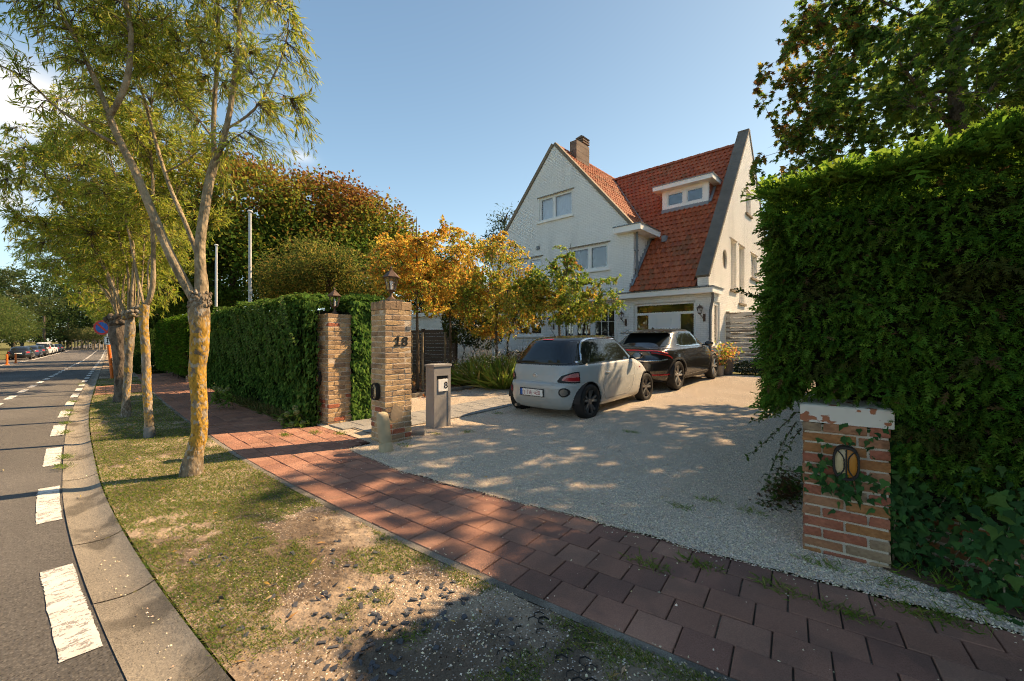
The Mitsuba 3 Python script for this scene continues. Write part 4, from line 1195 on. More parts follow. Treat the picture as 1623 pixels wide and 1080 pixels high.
def flower_shrub(key, label, heads, leaf_c, r=.045, cols=((.26, .28, .10), (.34, .34, .18)), grp=None, base=None):
    t = thing(key, label, 'hydrangea', grp)
    m = MB(); s = MB(); lf = MB()
    for p in heads:
        p = np.asarray(p, float)
        n = 110
        d = unit(rng.normal(size=(n, 3)) + [0, 0, .5])
        m.add(*leaves('quad', p + d * r * rng.uniform(.75, 1, (n, 1)), np.cross(d, rng.normal(size=(n, 3))), d, .030, .028, palette(rng, n, cols, None, .15)))
        b = np.array([p[0] + rng.normal() * .05, p[1] + .15, float(zg(p[0], p[1]))])
        s.tube(spline([b, (b + p) / 2 + [0, .03, .05], p], 7), .004, 4)
        n = 26
        q = b + (p - b) * rng.uniform(.35, 1, (n, 1)) + rng.normal(size=(n, 3)) * .05
        lf.add(*leaves('oval', q, unit(rng.normal(size=(n, 3)) + [0, -.5, 0]), rng.normal(size=(n, 3)) * .4 + [0, -.3, 1], rng.uniform(.06, .12, n), rng.uniform(.04, .075, n), palette(rng, n, leaf_c)))
    put(f'{t}__flower_head', m.get(), 'leaf', color=m.col(), kind='stuff'); put(f'{t}__stem', s.get(), 'bark_brown'); put(f'{t}__leaves', lf.get(), 'leaf', color=lf.col(), kind='stuff')


HL = [(.07, .13, .025), (.11, .18, .035), (.16, .22, .04)]
flower_shrub('hydrangea', 'small hydrangea with pale green flower heads beside the far gate pillar', [P(468, 648, 6.9), P(455, 658, 6.85), P(445, 667, 6.85), P(470, 655, 6.8), P(480, 672, 6.8), P(462, 674, 6.75)], HL)
flower_shrub('hydrangea', 'hydrangea with faded white flowers at the ivy hedge foot behind the lichen trunk', [P(340, 617, 8.6), P(349, 619, 8.5), P(356, 622, 8.45), P(361, 618, 8.4), P(338, 628, 8.6)], HL, .042)

# clipped hedge and pillar of the next drive
h2 = thing('clipped_hedge', 'bright green clipped conifer hedge beyond the ivy hedge by the next drive', 'hedge')
n = 16000
x = rng.uniform(-25.2, -18.6, n); t = rng.random(n)
zz = .35 + 2.05 * t
front = rng.random(n) < .62
y = np.where(front, 3.25 - .1 * rng.random(n), rng.uniform(3.2, 5.5, n)); zz = np.where(front, zz, 2.40 + .08 * rng.random(n))
n2 = 4000
Pn = np.vstack([np.column_stack([x, y, zz - .14]), np.column_stack([np.full(n2, -18.55) + .1 * rng.random(n2), rng.uniform(3.2, 5.5, n2), rng.uniform(.5, 2.3, n2)])])
Nn = np.vstack([np.where(front[:, None], [0, -1., .2], [0, -.3, 1.]), np.tile([1., -.2, .2], (n2, 1))]); n = len(Pn)
v, f, c = hedge_sprays(n, Pn, Nn, rng.uniform(.10, .19, n), [(.06, .12, .012), (.085, .155, .018), (.045, .09, .01)], None, .2, kind='quad')
put(f'{h2}__foliage', (v, f), 'leaf', color=c, kind='stuff')
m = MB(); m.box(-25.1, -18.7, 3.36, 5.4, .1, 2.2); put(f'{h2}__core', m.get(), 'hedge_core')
gp3 = thing('low_pillar', 'low red brick pillar with pale cap by the neighbouring drive', 'pillar')
pinwheel_pillar(gp3, -18.9, 3.4, -.1, .42, 14, .0745, ['brick_red', 'brick_brown', 'brick_rust'], lambda c: (3, 1, 1), 0)
m = MB(); m.add(*slab(.46, .46, .06, .01)); v_, f_ = m.get()
put(f'{gp3}__cap', (v_ + [-18.9, 3.4, 1.0], f_), 'gutter_concrete')
for (u, v, Y, w_) in ((274.5, 570, 17.4, 'left'), (282.5, 576, 16.6, 'right')):
    t = thing('drive_reflector', f'{w_} one of the two round white reflector discs by the neighbouring drive', 'reflector', 'white reflectors by the next drive')
    p = P(u, v, Y)
    m = MB(); m.tube([p * [1, 1, 0] + [0, 0, -.15], p], .018, 8); put(f'{t}__post', m.get(), 'bark_brown')
    m = MB(); m.lathe([(0, 0), (.12, 0), (.13, .012), (.12, .03), (0, .032)], sides=20, M=lambda v: np.column_stack([v[:, 0], -v[:, 2], v[:, 1]])); v_, f_ = m.get()
    put(f'{t}__disc', (rotz(48)(v_) + p + [0, -.02, 0], f_), 'white_plastic', smooth=30)


def bush(key, label, cat, blobs, n, cols, L, kind='oval', wts=None, stems=5, group=None, gap=None, up=.3):
    t = thing(key, label, cat, group)
    q = blob_points(rng, blobs, n, .7, gap)
    d = unit(rng.normal(size=(n, 3)) + [0, 0, up])
    v, f, c = leaves(kind, q, d, rng.normal(size=(n, 3)) * .6 + [0, 0, 1], rng.uniform(.6, 1.25, n) * L, rng.uniform(.35, .7, n) * L, palette(rng, n, cols, wts))
    put(f'{t}__foliage', (v, f), 'leaf', color=c, kind='stuff')
    m = MB()
    for k in range(stems):
        b = blobs[k % len(blobs)]
        p = np.array([b[0] + rng.normal() * b[3] * .15, b[1] + rng.normal() * b[4] * .15, float(zg(b[0], b[1])) - .02])
        e = np.array([b[0] + rng.normal() * b[3] * .5, b[1] + rng.normal() * b[4] * .5, b[2] + b[5] * .5])
        m.tube(spline([p, (p + e) / 2 + [0, 0, .1], e], 6), np.linspace(.02, .006, 6) * max(1, b[5]), 5)
    put(f'{t}__stem', m.get(), 'bark_brown')
    return t


DG = [(.022, .045, .012), (.035, .065, .015), (.05, .085, .02)]
for (u, v, Y, r, lab, cc) in ((238, 575, 20, .75, 'low dark shrub beside the path past the clipped hedge', DG), (222, 560, 30, 1.1, 'square trimmed bush further along the footpath', [(.05, .09, .02), (.07, .11, .025)]), (250, 545, 27, 1.3, 'rounded dark bush behind the low shrub by the path', DG)):
    p = P(u, v, Y)
    bush('shrub', lab, 'shrub', [(p[0], p[1], p[2] - .1, r, r, r * .8)], 2600, cc, .12 * max(1, Y / 20))
# ---------------------------------------------------------------- the willows along the kerb
rng = np.random.default_rng(37)
WL = [(.20, .24, .028), (.28, .30, .042), (.145, .19, .028), (.34, .31, .06), (.37, .27, .06), (.25, .29, .09)]


def blob(u, v, Y, ru, rv, rd, w=1.):
    p = P(u, v, Y)
    return (p[0], p[1], p[2], max(ru / FPX * Y, .1), max(rd, .1), max(rv / FPX * Y, .1), w)


def put_tree(t, trunk, tb, br, bb, leaf, lm='leaf', trunk_smooth=True, limbs=None):
    put(f'{t}__trunk', trunk.get(), tb, smooth=trunk_smooth)
    if limbs is not None:
        put(f'{t}__limb', limbs.get(), bb, smooth=True)
    put(f'{t}__branches', br.get(), bb if limbs is None or bb != 'bark_limb' else 'bark_brown', smooth=True, kind='stuff')
    v, f, c = leaf
    put(f'{t}__crown', (v, f), lm, color=c, kind='stuff')


def willow_leaves(LP, LD, L, W, cols=WL, wts=(3, 3, 2, 1.4, .5, 1.5), hang=.35):
    n = len(LP)
    D = unit(LD + rng.normal(size=(n, 3)) * .35 + np.array([0, 0, -hang]))
    return leaves('willow', LP, D, rng.normal(size=(n, 3)) + [0, 0, .8], rng.uniform(.65, 1.25, n) * L, rng.uniform(.75, 1.2, n) * W, palette(rng, n, cols, wts, .3))


def knob_trunk(m, pts, rad, sides=22, bump=.012, n=40, seed=0, knob=0.):
    p = spline(pts, n); t = np.linspace(0, 1, n)
    r = np.interp(t, np.linspace(0, 1, len(rad)), rad)
    m.tube(p, r, sides, bump=bump, seed=seed, freq=11)


# 1: the lichen covered willow in front
t = thing('willow_tree', 'nearest willow with orange lichen on its curved trunk and three tall limbs', 'tree')
g0 = G(303, 757)
m = MB(); knob_trunk(m, [g0 + [0, 0, -.05], g0 + [0.005, 0, .03], P(308, 720, 4.4), P(317, 680, 4.41), P(316, 640, 4.42), P(313, 590, 4.42), P(317, 540, 4.42), P(316, 500, 4.42), P(317, 478, 4.42), P(320, 465, 4.42)], [.115, .088, .076, .073, .074, .077, .080, .084, .098, .075], seed=1, bump=.013)
LB = [limb([P(312, 482, 4.40), P(296, 455, 4.38), P(270, 405, 4.34), P(240, 335, 4.28), P(212, 268, 4.2), P(190, 225, 4.14), P(172, 182, 4.1)], .050, .030, 26),
      limb([P(172, 186, 4.1), P(190, 158, 4.08), P(205, 110, 4.05), P(208, 60, 4.02), P(200, 5, 4.0), P(186, -90, 4.0), P(190, -220, 4.1)], .028, .010, 22),
      limb([P(174, 186, 4.1), P(160, 150, 4.05), P(140, 105, 4.0), P(115, 55, 3.95), P(96, 15, 3.9), P(60, -80, 3.85), P(40, -160, 3.9)], .024, .008, 22),
      limb([P(168, 180, 4.1), P(160, 145, 4.12), P(150, 118, 4.14)], .012, .005, 8),
      limb([P(185, 230, 4.15), P(140, 205, 4.05), P(90, 172, 3.95), P(45, 130, 3.85), P(0, 105, 3.8), P(-60, 80, 3.8)], .014, .005, 16),
      limb([P(318, 478, 4.42), P(318, 440, 4.44), P(317, 395, 4.46), P(325, 330, 4.48), P(334, 280, 4.5), P(342, 255, 4.5)], .056, .042, 24),
      limb([P(342, 256, 4.5), P(356, 215, 4.48), P(366, 168, 4.46), P(372, 120, 4.44), P(378, 60, 4.42), P(380, 0, 4.4), P(384, -110, 4.4), P(380, -230, 4.4)], .030, .010, 24),
      limb([P(341, 258, 4.52), P(338, 215, 4.54), P(341, 150, 4.56), P(345, 90, 4.6), P(346, 20, 4.62), P(335, -90, 4.7), P(340, -200, 4.7)], .026, .009, 22),
      limb([P(336, 218, 4.54), P(318, 195, 4.62), P(290, 165, 4.72), P(265, 138, 4.85)], .012, .005, 12),
      limb([P(360, 205, 4.46), P(385, 190, 4.44), P(400, 178, 4.4), P(430, 130, 4.4), P(455, 60, 4.42), P(460, -10, 4.42)], .012, .005, 14),
      limb([P(326, 470, 4.5), P(325, 440, 4.58), P(316, 415, 4.64), P(296, 360, 4.7), P(272, 305, 4.76), P(255, 255, 4.8), P(240, 200, 4.86), P(225, 145, 4.9), P(214, 110, 4.92), P(206, 40, 5.0), P(215, -60, 5.0)], .027, .009, 34),
      limb([P(262, 275, 4.78), P(285, 262, 4.76), P(305, 248, 4.74), P(330, 225, 4.7)], .009, .004, 10)]
lm = MB()
for p, r in LB:
    lm.tube(p, r, 10, bump=.004, seed=3, freq=14)
for k in range(70):       # burrs at the head of the trunk
    a = rng.random() * 6.28
    c = P(317, 474, 4.42) + [math.cos(a) * .086, math.sin(a) * .086, rng.uniform(-.09, .07)]
    m.lathe([(0, -.024), (.013, -.016), (.018, 0), (.012, .016), (0, .024)], c=c + rng.normal(size=3) * .006, sides=7)
B1 = [blob(70, 40, 3.95, 105, 85, .75), blob(185, 50, 4.15, 95, 80, .8), blob(300, 50, 4.6, 95, 90, .8), blob(415, 75, 4.45, 78, 90, .6, 1.3), blob(440, 185, 4.45, 52, 62, .45, 1.2), blob(385, 235, 4.5, 45, 45, .4, .8), blob(235, 130, 4.8, 80, 55, .6, .55), blob(100, 140, 3.9, 80, 45, .5, .7), blob(20, 100, 3.85, 60, 40, .5, .9), blob(340, 150, 4.6, 60, 70, .6, .7), blob(190, -110, 4.2, 240, 110, 1.1), blob(350, -150, 4.5, 130, 130, 1.0), blob(300, 215, 4.75, 55, 30, .4, .4)]
br, LP, LD = grow(rng, LB, B1, 150, 4900, 9, gap=(2.2, .43), droop=.05, start=.25, sag=.28, twig_r=.0035)
put_tree(t, m, 'bark_lichen', br, 'bark_limb', willow_leaves(LP, LD, .090, .0125), limbs=lm)

# 2: slim young willow with a plastic guard
t = thing('willow_tree', 'slim young willow with lichen and a grey trunk guard, leaning beside the footpath', 'tree')
g0 = G(237, 697)
m = MB(); knob_trunk(m, [g0 + [0, 0, -.05], P(236, 670, 6.09), P(233, 620, 6.09), P(231, 560, 6.1), P(228, 510, 6.1), P(229, 484, 6.1)], [.062, .056, .054, .052, .056, .06], seed=2, bump=.008)
LB = [limb([P(230, 488, 6.1), P(238, 472, 6.1), P(243, 440, 6.1), P(243, 400, 6.1), P(241, 350, 6.1), P(242, 290, 6.12), P(238, 230, 6.1), P(240, 170, 6.1)], .036, .010, 26),
      limb([P(229, 488, 6.1), P(222, 460, 6.15), P(214, 420, 6.2), P(205, 375, 6.25), P(190, 310, 6.3), P(175, 250, 6.3)], .020, .006, 18), limb([P(231, 488, 6.1), P(236, 460, 6.2), P(234, 430, 6.3), P(250, 380, 6.4), P(280, 310, 6.5)], .016, .005, 16)]
lm = MB()
for p, r in LB:
    lm.tube(p, r, 9, bump=.003, seed=4)
B2 = [blob(245, 240, 6.1, 70, 70, .9), blob(280, 300, 6.3, 60, 60, .8, 1), blob(180, 270, 6.3, 60, 70, .8, .8), blob(250, 350, 6.4, 50, 45, .7, .8), blob(230, 130, 6.2, 80, 90, .9, .6)]
br, LP, LD = grow(rng, LB, B2, 70, 2100, 9, gap=(2., .42), droop=.05, start=.3, sag=.2, twig_r=.0035)
put_tree(t, m, 'bark_lichen_part', br, 'bark_limb', willow_leaves(LP, LD, .10, .015), limbs=lm)
m = MB(); m.lathe([(.062, -.02), (.074, -.01), (.070, .08), (.064, .175), (.060, .178), (.060, 0)], c=g0, sides=22)
put(f'{t}__trunk_guard', m.get(), 'zinc', smooth=30)

# 3: pale trunk, 4: thick pollard
t = thing('willow_tree', 'pale straight willow trunk with many thin shoots in front of the thick pollard', 'tree')
g0 = G(200, 664)
m = MB(); knob_trunk(m, [g0 + [0, 0, -.05], P(200, 640, 7.72), P(203, 590, 7.72), P(205, 545, 7.72), P(206, 518, 7.72), P(206, 500, 7.72)], [.078, .060, .058, .060, .078, .07], seed=3, bump=.012)
for k in range(26):
    a = rng.random() * 6.28
    m.lathe([(0, -.04), (.03, -.025), (.042, 0), (.03, .03), (0, .04)], c=P(206, 503, 7.72) + [math.cos(a) * .085, math.sin(a) * .085, rng.uniform(-.05, .10)], sides=7)
for k in range(14):
    m.lathe([(0, -.04), (.03, -.025), (.042, 0), (.03, .03), (0, .04)], c=P(216, 494, 7.7) + rng.normal(size=3) * .045, sides=7)
LB = [limb([P(202, 503, 7.72), P(190, 480, 7.7), P(172, 438, 7.6), P(150, 400, 7.5), P(130, 368, 7.4), P(95, 320, 7.3), P(70, 270, 7.3)], .030, .008, 22),
      limb([P(203, 500, 7.72), P(204, 450, 7.75), P(199, 410, 7.8), P(192, 395, 7.8), P(185, 340, 7.8), P(180, 280, 7.8)], .024, .007, 18), limb([P(208, 500, 7.72), P(210, 450, 7.7), P(212, 400, 7.7), P(206, 365, 7.7), P(180, 330, 7.65), P(160, 300, 7.6)], .030, .008, 22),
      limb([P(210, 502, 7.74), P(213, 450, 7.8), P(208, 400, 7.85), P(206, 330, 7.9), P(208, 250, 7.9)], .024, .007, 18), limb([P(216, 495, 7.74), P(224, 460, 7.8), P(227, 410, 7.9), P(230, 360, 8), P(236, 300, 8.)], .018, .006, 16),
      limb([P(212, 500, 7.74), P(219, 460, 7.7), P(214, 430, 7.7), P(208, 400, 7.65)], .014, .006, 12)]
lm = MB()
for p, r in LB:
    lm.tube(p, r, 8, bump=.003, seed=5)
B3 = [blob(120, 310, 7.4, 85, 70, 1.1), blob(190, 280, 7.7, 90, 80, 1.1), blob(75, 250, 7.4, 45, 55, .7, .7), blob(140, 390, 7.6, 70, 45, .9, .8), blob(215, 370, 7.9, 60, 60, .9), blob(40, 215, 7.3, 22, 35, .3, .5), blob(170, 190, 7.7, 90, 50, .9, .5)]
br, LP, LD = grow(rng, LB, B3, 90, 3400, 9, gap=(1.8, .40), droop=.05, start=.3, sag=.15, twig_r=.004)
put_tree(t, m, 'bark_pale', br, 'bark_limb', willow_leaves(LP, LD, .105, .018), limbs=lm)

t = thing('pollard_willow', 'thick grey pollard willow with a knobbly dark head beside the no parking sign', 'tree')
g0 = G(190, 640)
m = MB(); knob_trunk(m, [g0 + [0, 0, -.05], P(191, 615, 9.77), P(190, 580, 9.77), P(189, 540, 9.77), P(188, 518, 9.77), P(187, 506, 9.77)], [.14, .115, .112, .128, .185, .17], seed=6, bump=.026, sides=26)
for k in range(60):
    a = rng.random() * 6.28
    m.lathe([(0, -.06), (.05, -.035), (.065, 0), (.045, .04), (0, .06)], c=P(187, 508, 9.77) + [math.cos(a) * .18 * rng.uniform(.5, 1.1), math.sin(a) * .18 * rng.uniform(.5, 1.1), rng.uniform(-.12, .10)], sides=7)
LB = []
for (u1, v1, u2, v2, d) in ((176, 460, 160, 380, -.2), (172, 450, 140, 360, .1), (186, 440, 192, 330, .3), (180, 450, 175, 350, -.3), (196, 450, 225, 350, .4), (168, 465, 120, 420, 0)):
    LB.append(limb([P(187 + rng.normal() * 3, 505, 9.77), P(u1, v1, 9.77 + d * .4), P(u2, v2, 9.77 + d)], .026, .008, 14))
lm = MB()
for p, r in LB:
    lm.tube(p, r, 7)
B4 = [blob(140, 400, 9.8, 70, 55, 1.3), blob(190, 370, 9.8, 75, 65, 1.3), blob(235, 400, 9.8, 55, 50, 1.1, .8), blob(120, 330, 9.6, 60, 50, 1.1, .7)]
br, LP, LD = grow(rng, LB, B4, 60, 2300, 9, gap=(1.6, .40), droop=.05, sag=.1, twig_r=.004)
put_tree(t, m, 'bark_dark', br, 'bark_limb', willow_leaves(LP, LD, .115, .022), limbs=lm)

# the row goes on
ROW = [(-17.6, 4.6), (-21.0, 4.8), (-27.0, 5.0), (-31.0, 5.2), (-36, 5.4), (-42, 5.5), (-49, 5.6)]
for k, (x, h) in enumerate(ROW):
    t = thing('willow_tree', f'{ORD[k + 4]} willow of the kerb row, counted from the nearest lichen covered one', 'tree', 'willows further along the kerb')
    y = float(sh(x)) + .95; z = float(zg(x, y))
    m = MB(); knob_trunk(m, [(x, y, z - .1), (x + .02, y, z + .8), (x, y + .03, z + 1.7), (x, y, z + 1.95)], [.13, .10, .11, .13], bump=.015, n=20, sides=12, seed=k)
    LB = [limb([(x, y, z + 1.9), (x + .3 * math.cos(a), y + .3 * math.sin(a), z + 2.8), (x + .9 * math.cos(a), y + .9 * math.sin(a), z + h * .8)], .03, .01, 10) for a in np.arange(5) * 1.26 + rng.random()]
    lm = MB()
    for p, r in LB:
        lm.tube(p, r, 6)
    br, LP, LD = grow(rng, LB, [(x, y, z + h * .72, 1.5, 1.5, h * .26), (x + .3, y - .5, z + h * .9, 1.0, 1.0, .7)], 24, 330, 12, gap=(1.2, .36), sag=.1, twig_r=.006)
    put_tree(t, m, 'bark_pale', br, 'bark_limb', willow_leaves(LP, LD, .17, .045), limbs=lm)


# ---------------------------------------------------------------- bigger trees
def big_tree(key, label, base, height, blobs, n, L, cols, wts, kind='quad', trunk_r=.25, group=None, bb='bark_brown', colour=None, gap=(.9, .43), lm='leaf', cat='tree', up=.5, wr=.75, cl=6, spread=.28):
    t = thing(key, label, cat, group)
    base = np.asarray(base, float)
    m = MB()
    top = np.array([np.mean([b[0] for b in blobs]), np.mean([b[1] for b in blobs]), np.max([b[2] for b in blobs])])
    p = spline([base - [0, 0, .1], base + (top - base) * .35 + [.1, 0, 0], top], 16)
    m.tube(p, np.linspace(trunk_r, trunk_r * .25, 16), 12, bump=trunk_r * .12, seed=7, freq=3)
    put(f'{t}__trunk', m.get(), bb, smooth=True)
    m = MB()
    for b in blobs:
        for k in range(4):
            e = np.array(b[:3]) + unit(rng.normal(size=3)) * np.array(b[3:6]) * .75
            s = p[int(np.clip(np.searchsorted(p[:, 2], e[2] - .35 * np.linalg.norm(e[:2] - base[:2])), 3, 14))]
            m.tube(spline([s, (s + e) / 2 + [0, 0, .3], e], 9), np.linspace(trunk_r * .35, trunk_r * .06, 9), 6)
    put(f'{t}__branches', m.get(), bb, smooth=True, kind='stuff')
    q = in_clusters(rng, blob_points(rng, blobs, n // cl, .75, gap), cl, spread * L * 5)
    k = len(q)
    out = unit(q - top * [1, 1, .85])
    D = unit(rng.normal(size=(k, 3)) * .8 + out * .6 + [0, 0, -.25]); N = rng.normal(size=(k, 3)) * .45 + out * .4 + [0, 0, up]
    w = None
    if colour is not None:
        w = colour(q)
    v, f, c = leaves(kind, q, D, N, rng.uniform(.65, 1.25, k) * L, rng.uniform(.65, 1.25, k) * L * wr, palette(rng, k, cols, wts, .3, w))
    put(f'{t}__crown', (v, f), lm, color=c, kind='stuff')
    return t


# autumn maples behind the ivy hedge
AC = [(.045, .085, .015), (.075, .12, .02), (.12, .155, .026), (.18, .165, .028), (.20, .105, .026), (.14, .065, .025)]


def autumn(zlo, zhi, amp=1.0):
    def fn(q):
        s = np.clip((q[:, 2] - zlo) / (zhi - zlo), 0, 1.2) + amp * (meshkit.fbm(q * .5 + 2, 3, seed=5) - .5) + .22 * rng.normal(size=len(q))
        return np.clip(np.digitize(s, [.16, .42, .66, .88, 1.05]), 0, 5)
    return fn


def bl(u, v, Y, ru, rv, rd=None, w=1.):
    p = P(u, v, Y)
    r = ru / FPX * Y * 1.12
    return (p[0], p[1], p[2], r, rd or r, rv / FPX * Y, w)


Pg = lambda u, Y: (lambda p: np.array([p[0], p[1], float(zg(p[0], p[1]))]))(P(u, 541, Y))
big_tree('maple_tree', 'broad autumn maple with rust tinged crown behind the two flagpoles', Pg(370, 24), 11, [bl(355, 330, 24, 95, 75), bl(430, 345, 23.5, 95, 70), bl(300, 380, 24, 75, 65), bl(370, 420, 23, 120, 65), bl(290, 440, 24, 70, 60), bl(470, 420, 23, 70, 60)], 62000, .20, AC, None, 'quad', .3, colour=autumn(2.5, 11.2), gap=(.55, .38))
big_tree('maple_tree', 'autumn maple with reddish brown top rising left of the yellow young trees', Pg(560, 25), 10, [bl(520, 350, 25, 75, 58), bl(585, 375, 24.5, 62, 55), bl(480, 400, 24.5, 70, 65), bl(560, 420, 24, 90, 55), bl(620, 410, 24.5, 40, 48)], 46000, .20, AC, None, 'quad', .28, colour=autumn(2.5, 9.6), gap=(.55, .38))
big_tree('bushy_tree', 'green bushy tree with thin upright twigs just behind the ivy hedge', Pg(505, 15), 5, [bl(500, 430, 15, 65, 40), bl(545, 445, 14.5, 55, 40), bl(460, 450, 15, 45, 30), bl(580, 440, 14.5, 40, 40)], 15000, .12, [(.085, .11, .025), (.13, .15, .032), (.19, .175, .04), (.05, .075, .02), (.22, .16, .04)], None, 'oval', .10, gap=(.9, .44), wr=.45)
# big maple over the hedge on the right (branches of our own, large leaves)
t = thing('maple_tree', 'large backlit dark green maple rising above the tall conifer hedge on the right', 'tree')
bs = np.array([.9, 11.4, .25])
m = MB(); knob_trunk(m, [bs - [0, 0, .1], bs + [.05, 0, 1.5], bs + [0, -.1, 3.2], bs + [.1, -.2, 5.], bs + [0, -.1, 7], bs + [.1, 0, 9.5]], [.24, .20, .17, .14, .10, .05], bump=.02, n=30, sides=16)
LB = []
for k in range(15):
    a = k * 2.399; s = np.array([.02 + bs[0], bs[1] - .1, 2.9 + .36 * k]); l = 2.7 - .10 * k
    LB.append(limb([s, s + [math.cos(a) * l * .5, math.sin(a) * l * .5, .5], s + [math.cos(a) * l, math.sin(a) * l, 1.1]], .06 - .002 * k, .012, 14))
lm = MB()
for p, r in LB:
    lm.tube(p, r, 8)
RB_ = [(1.2, 11.3, 5.6, 3.1, 3.1, 1.7), (1.2, 12.0, 7.6, 3.0, 2.6, 1.9), (-1.1, 10.9, 5.2, 1.2, 1.5, 1.0, 1.), (-1.15, 11.0, 7.0, 1.1, 1.5, 1.3, .9), (2.6, 10.3, 6.3, 1.8, 1.8, 1.8), (-1.0, 12.0, 8.2, 1.0, 1.1, 1.0, .7), (-.75, 10.6, 7.9, 1.05, 1.0, 1.1, 1.), (-.2, 10.9, 9.0, 1.0, 1.0, .9, .8)]
br, LP, LD = grow(rng, LB, RB_, 200, 3800, 9, gap=(.9, .34), droop=.08, start=.2, sag=.1, twig_r=.005)
n = len(LP)
edge = np.clip((-LP[:, 0] - .2) / 2.2 + .4 * (LP[:, 2] - 7.5) / 3 + .25 * rng.normal(size=n), 0, 1)
w = np.where(rng.random(n) < edge * .75, rng.integers(3, 6, n), rng.integers(0, 3, n))
v, f, c = leaves('maple', LP, unit(LD + rng.normal(size=(n, 3)) * .5 + [0, 0, -.55]), rng.normal(size=(n, 3)) * .35 + [0, 0, 1.], rng.uniform(.08, .15, n), rng.uniform(.09, .17, n), palette(rng, n, [(.055, .10, .022), (.08, .135, .024), (.12, .175, .028), (.22, .20, .03), (.22, .13, .03), (.13, .075, .03)], None, .25, w))
put_tree(t, m, 'bark_dark', br, 'bark_dark', (v, f, c), limbs=lm)

# young trees in the planting bed
YC = [(.46, .31, .05), (.45, .225, .045), (.41, .35, .07), (.27, .31, .05), (.14, .21, .036), (.31, .15, .04)]


def young_tree(label, u, Y, crown, wts, n_tw, trunk_top, stakes=0, group='young staked trees in the planting bed', seedcol=None, lean=0, L=.074):
    t = thing('young_tree', label, 'tree', None)
    b = Pg(u, Y)
    m = MB(); top = P(u + lean, trunk_top, Y)
    tr = spline([b - [0, 0, .05], b * .5 + top * .5 + [.02, .01, 0], top], 14)
    m.tube(tr, np.linspace(.05, .034, 14), 10, bump=.005, seed=3)
    blobs = [bl(*q) for q in crown]
    ct = np.array([np.mean([q[0] for q in blobs]), np.mean([q[1] for q in blobs]), max(q[2] + q[5] * .8 for q in blobs)])
    LB = [limb([top, (top + ct) / 2, ct], .034, .008, 16)]
    for q in blobs:
        e = np.array(q[:3]) + np.array([q[3] * rng.uniform(-.5, .5), q[4] * rng.uniform(-.5, .5), q[5] * .4]); s = LB[0][0][rng.integers(0, 7)]
        LB.append(limb([s, s * .5 + e * .5 + [0, 0, .05], e], .018, .006, 10))
    lm = MB()
    for p, r in LB:
        lm.tube(p, r, 7)
    br, LP, LD = grow(rng, LB, blobs, 26, n_tw, 9, gap=(2.3, .46), droop=.12, start=.1, sag=.05, twig_r=.004)
    n = len(LP)
    s = meshkit.fbm(LP * 1.1 + u, 3, seed=9) + .12 * rng.normal(size=n)
    order = np.argsort(s); w = np.empty(n, int)
    cum = np.cumsum(np.asarray(wts) / np.sum(wts)); w[order] = np.searchsorted(cum, (np.arange(n) + .5) / n)
    v, f, c = leaves('oval', LP, unit(LD + rng.normal(size=(n, 3)) * .6 + [0, 0, -.3]), rng.normal(size=(n, 3)) * .7 + [0, 0, .8], rng.uniform(.65, 1.25, n) * L, rng.uniform(.5, .95, n) * L, palette(rng, n, YC, None, .28, np.clip(w, 0, 5)))
    put_tree(t, m, 'bark_brown', br, 'bark_brown', (v, f, c), limbs=lm)
    for k in range(stakes):
        o = np.array([.17 * (1 if k else -1), .06 * (1 if k else -1), 0])
        m = MB(); m.tube([b + o - [0, 0, .05], b + o + [0, 0, .8], b + o + [0, 0, 1.62]], .032, 9)
        put(f'{t}__stake', m.get(), 'bark_limb', smooth=50)
    return t


young_tree('orange yellow young tree with two stakes directly behind the numbered gate pillar', 661, 11.0, [(640, 420, 11, 60, 55), (690, 420, 11, 55, 60), (665, 465, 11, 60, 40), (610, 430, 11, 35, 40, None, .7), (700, 370, 11, 16, 32, None, .6), (655, 380, 11, 22, 30, None, .6)], (4, 3, 3, 1.2, .6, .6), 1350, 505, 2)
young_tree('golden young tree on a slim trunk behind the concrete mailbox', 713, 13.6, [(715, 420, 13.6, 48, 58), (725, 470, 13.6, 52, 38), (745, 410, 13.6, 30, 45, None, .8), (680, 455, 13.6, 30, 40), (722, 385, 13.6, 16, 24, None, .5)], (4, 2.4, 3, 2.2, 1, .5), 1300, 505, 1)
young_tree('yellow and green young tree rising from the tall flowering grasses', 786, 12.8, [(790, 425, 12.8, 50, 50), (790, 490, 12.8, 66, 52), (830, 480, 12.8, 34, 40), (760, 470, 12.8, 38, 40), (795, 395, 12.8, 20, 30, None, .7), (812, 402, 12.8, 14, 22, None, .6)], (2.2, 1.2, 3, 3.6, 2.6, .4), 1700, 520, 0)
young_tree('smaller dark stemmed young tree between the grasses and the white house wall', 804, 15.2, [(812, 480, 15.2, 36, 40), (838, 495, 15.2, 28, 34), (850, 470, 15.2, 20, 24)], (2, 1, 2, 3, 3, .6), 700, 545, 0)
young_tree('mostly green young tree with wide side branches in front of the house windows', 886, 12.2, [(885, 450, 12.2, 42, 46), (890, 410, 12.2, 20, 26, None, .9), (900, 490, 12.2, 55, 28), (860, 470, 12.2, 32, 30), (945, 456, 11.9, 30, 16, None, 1.0), (975, 450, 11.7, 14, 16, None, 1.), (945, 495, 11.8, 36, 14, None, 1.0), (980, 484, 11.6, 18, 9, None, 1.0), (835, 445, 12.4, 18, 14, None, .8), (845, 430, 12.4, 9, 16, None, .7)], (.5, .4, 1.0, 3.2, 5.5, .5), 1700, 512, 0, L=.074)

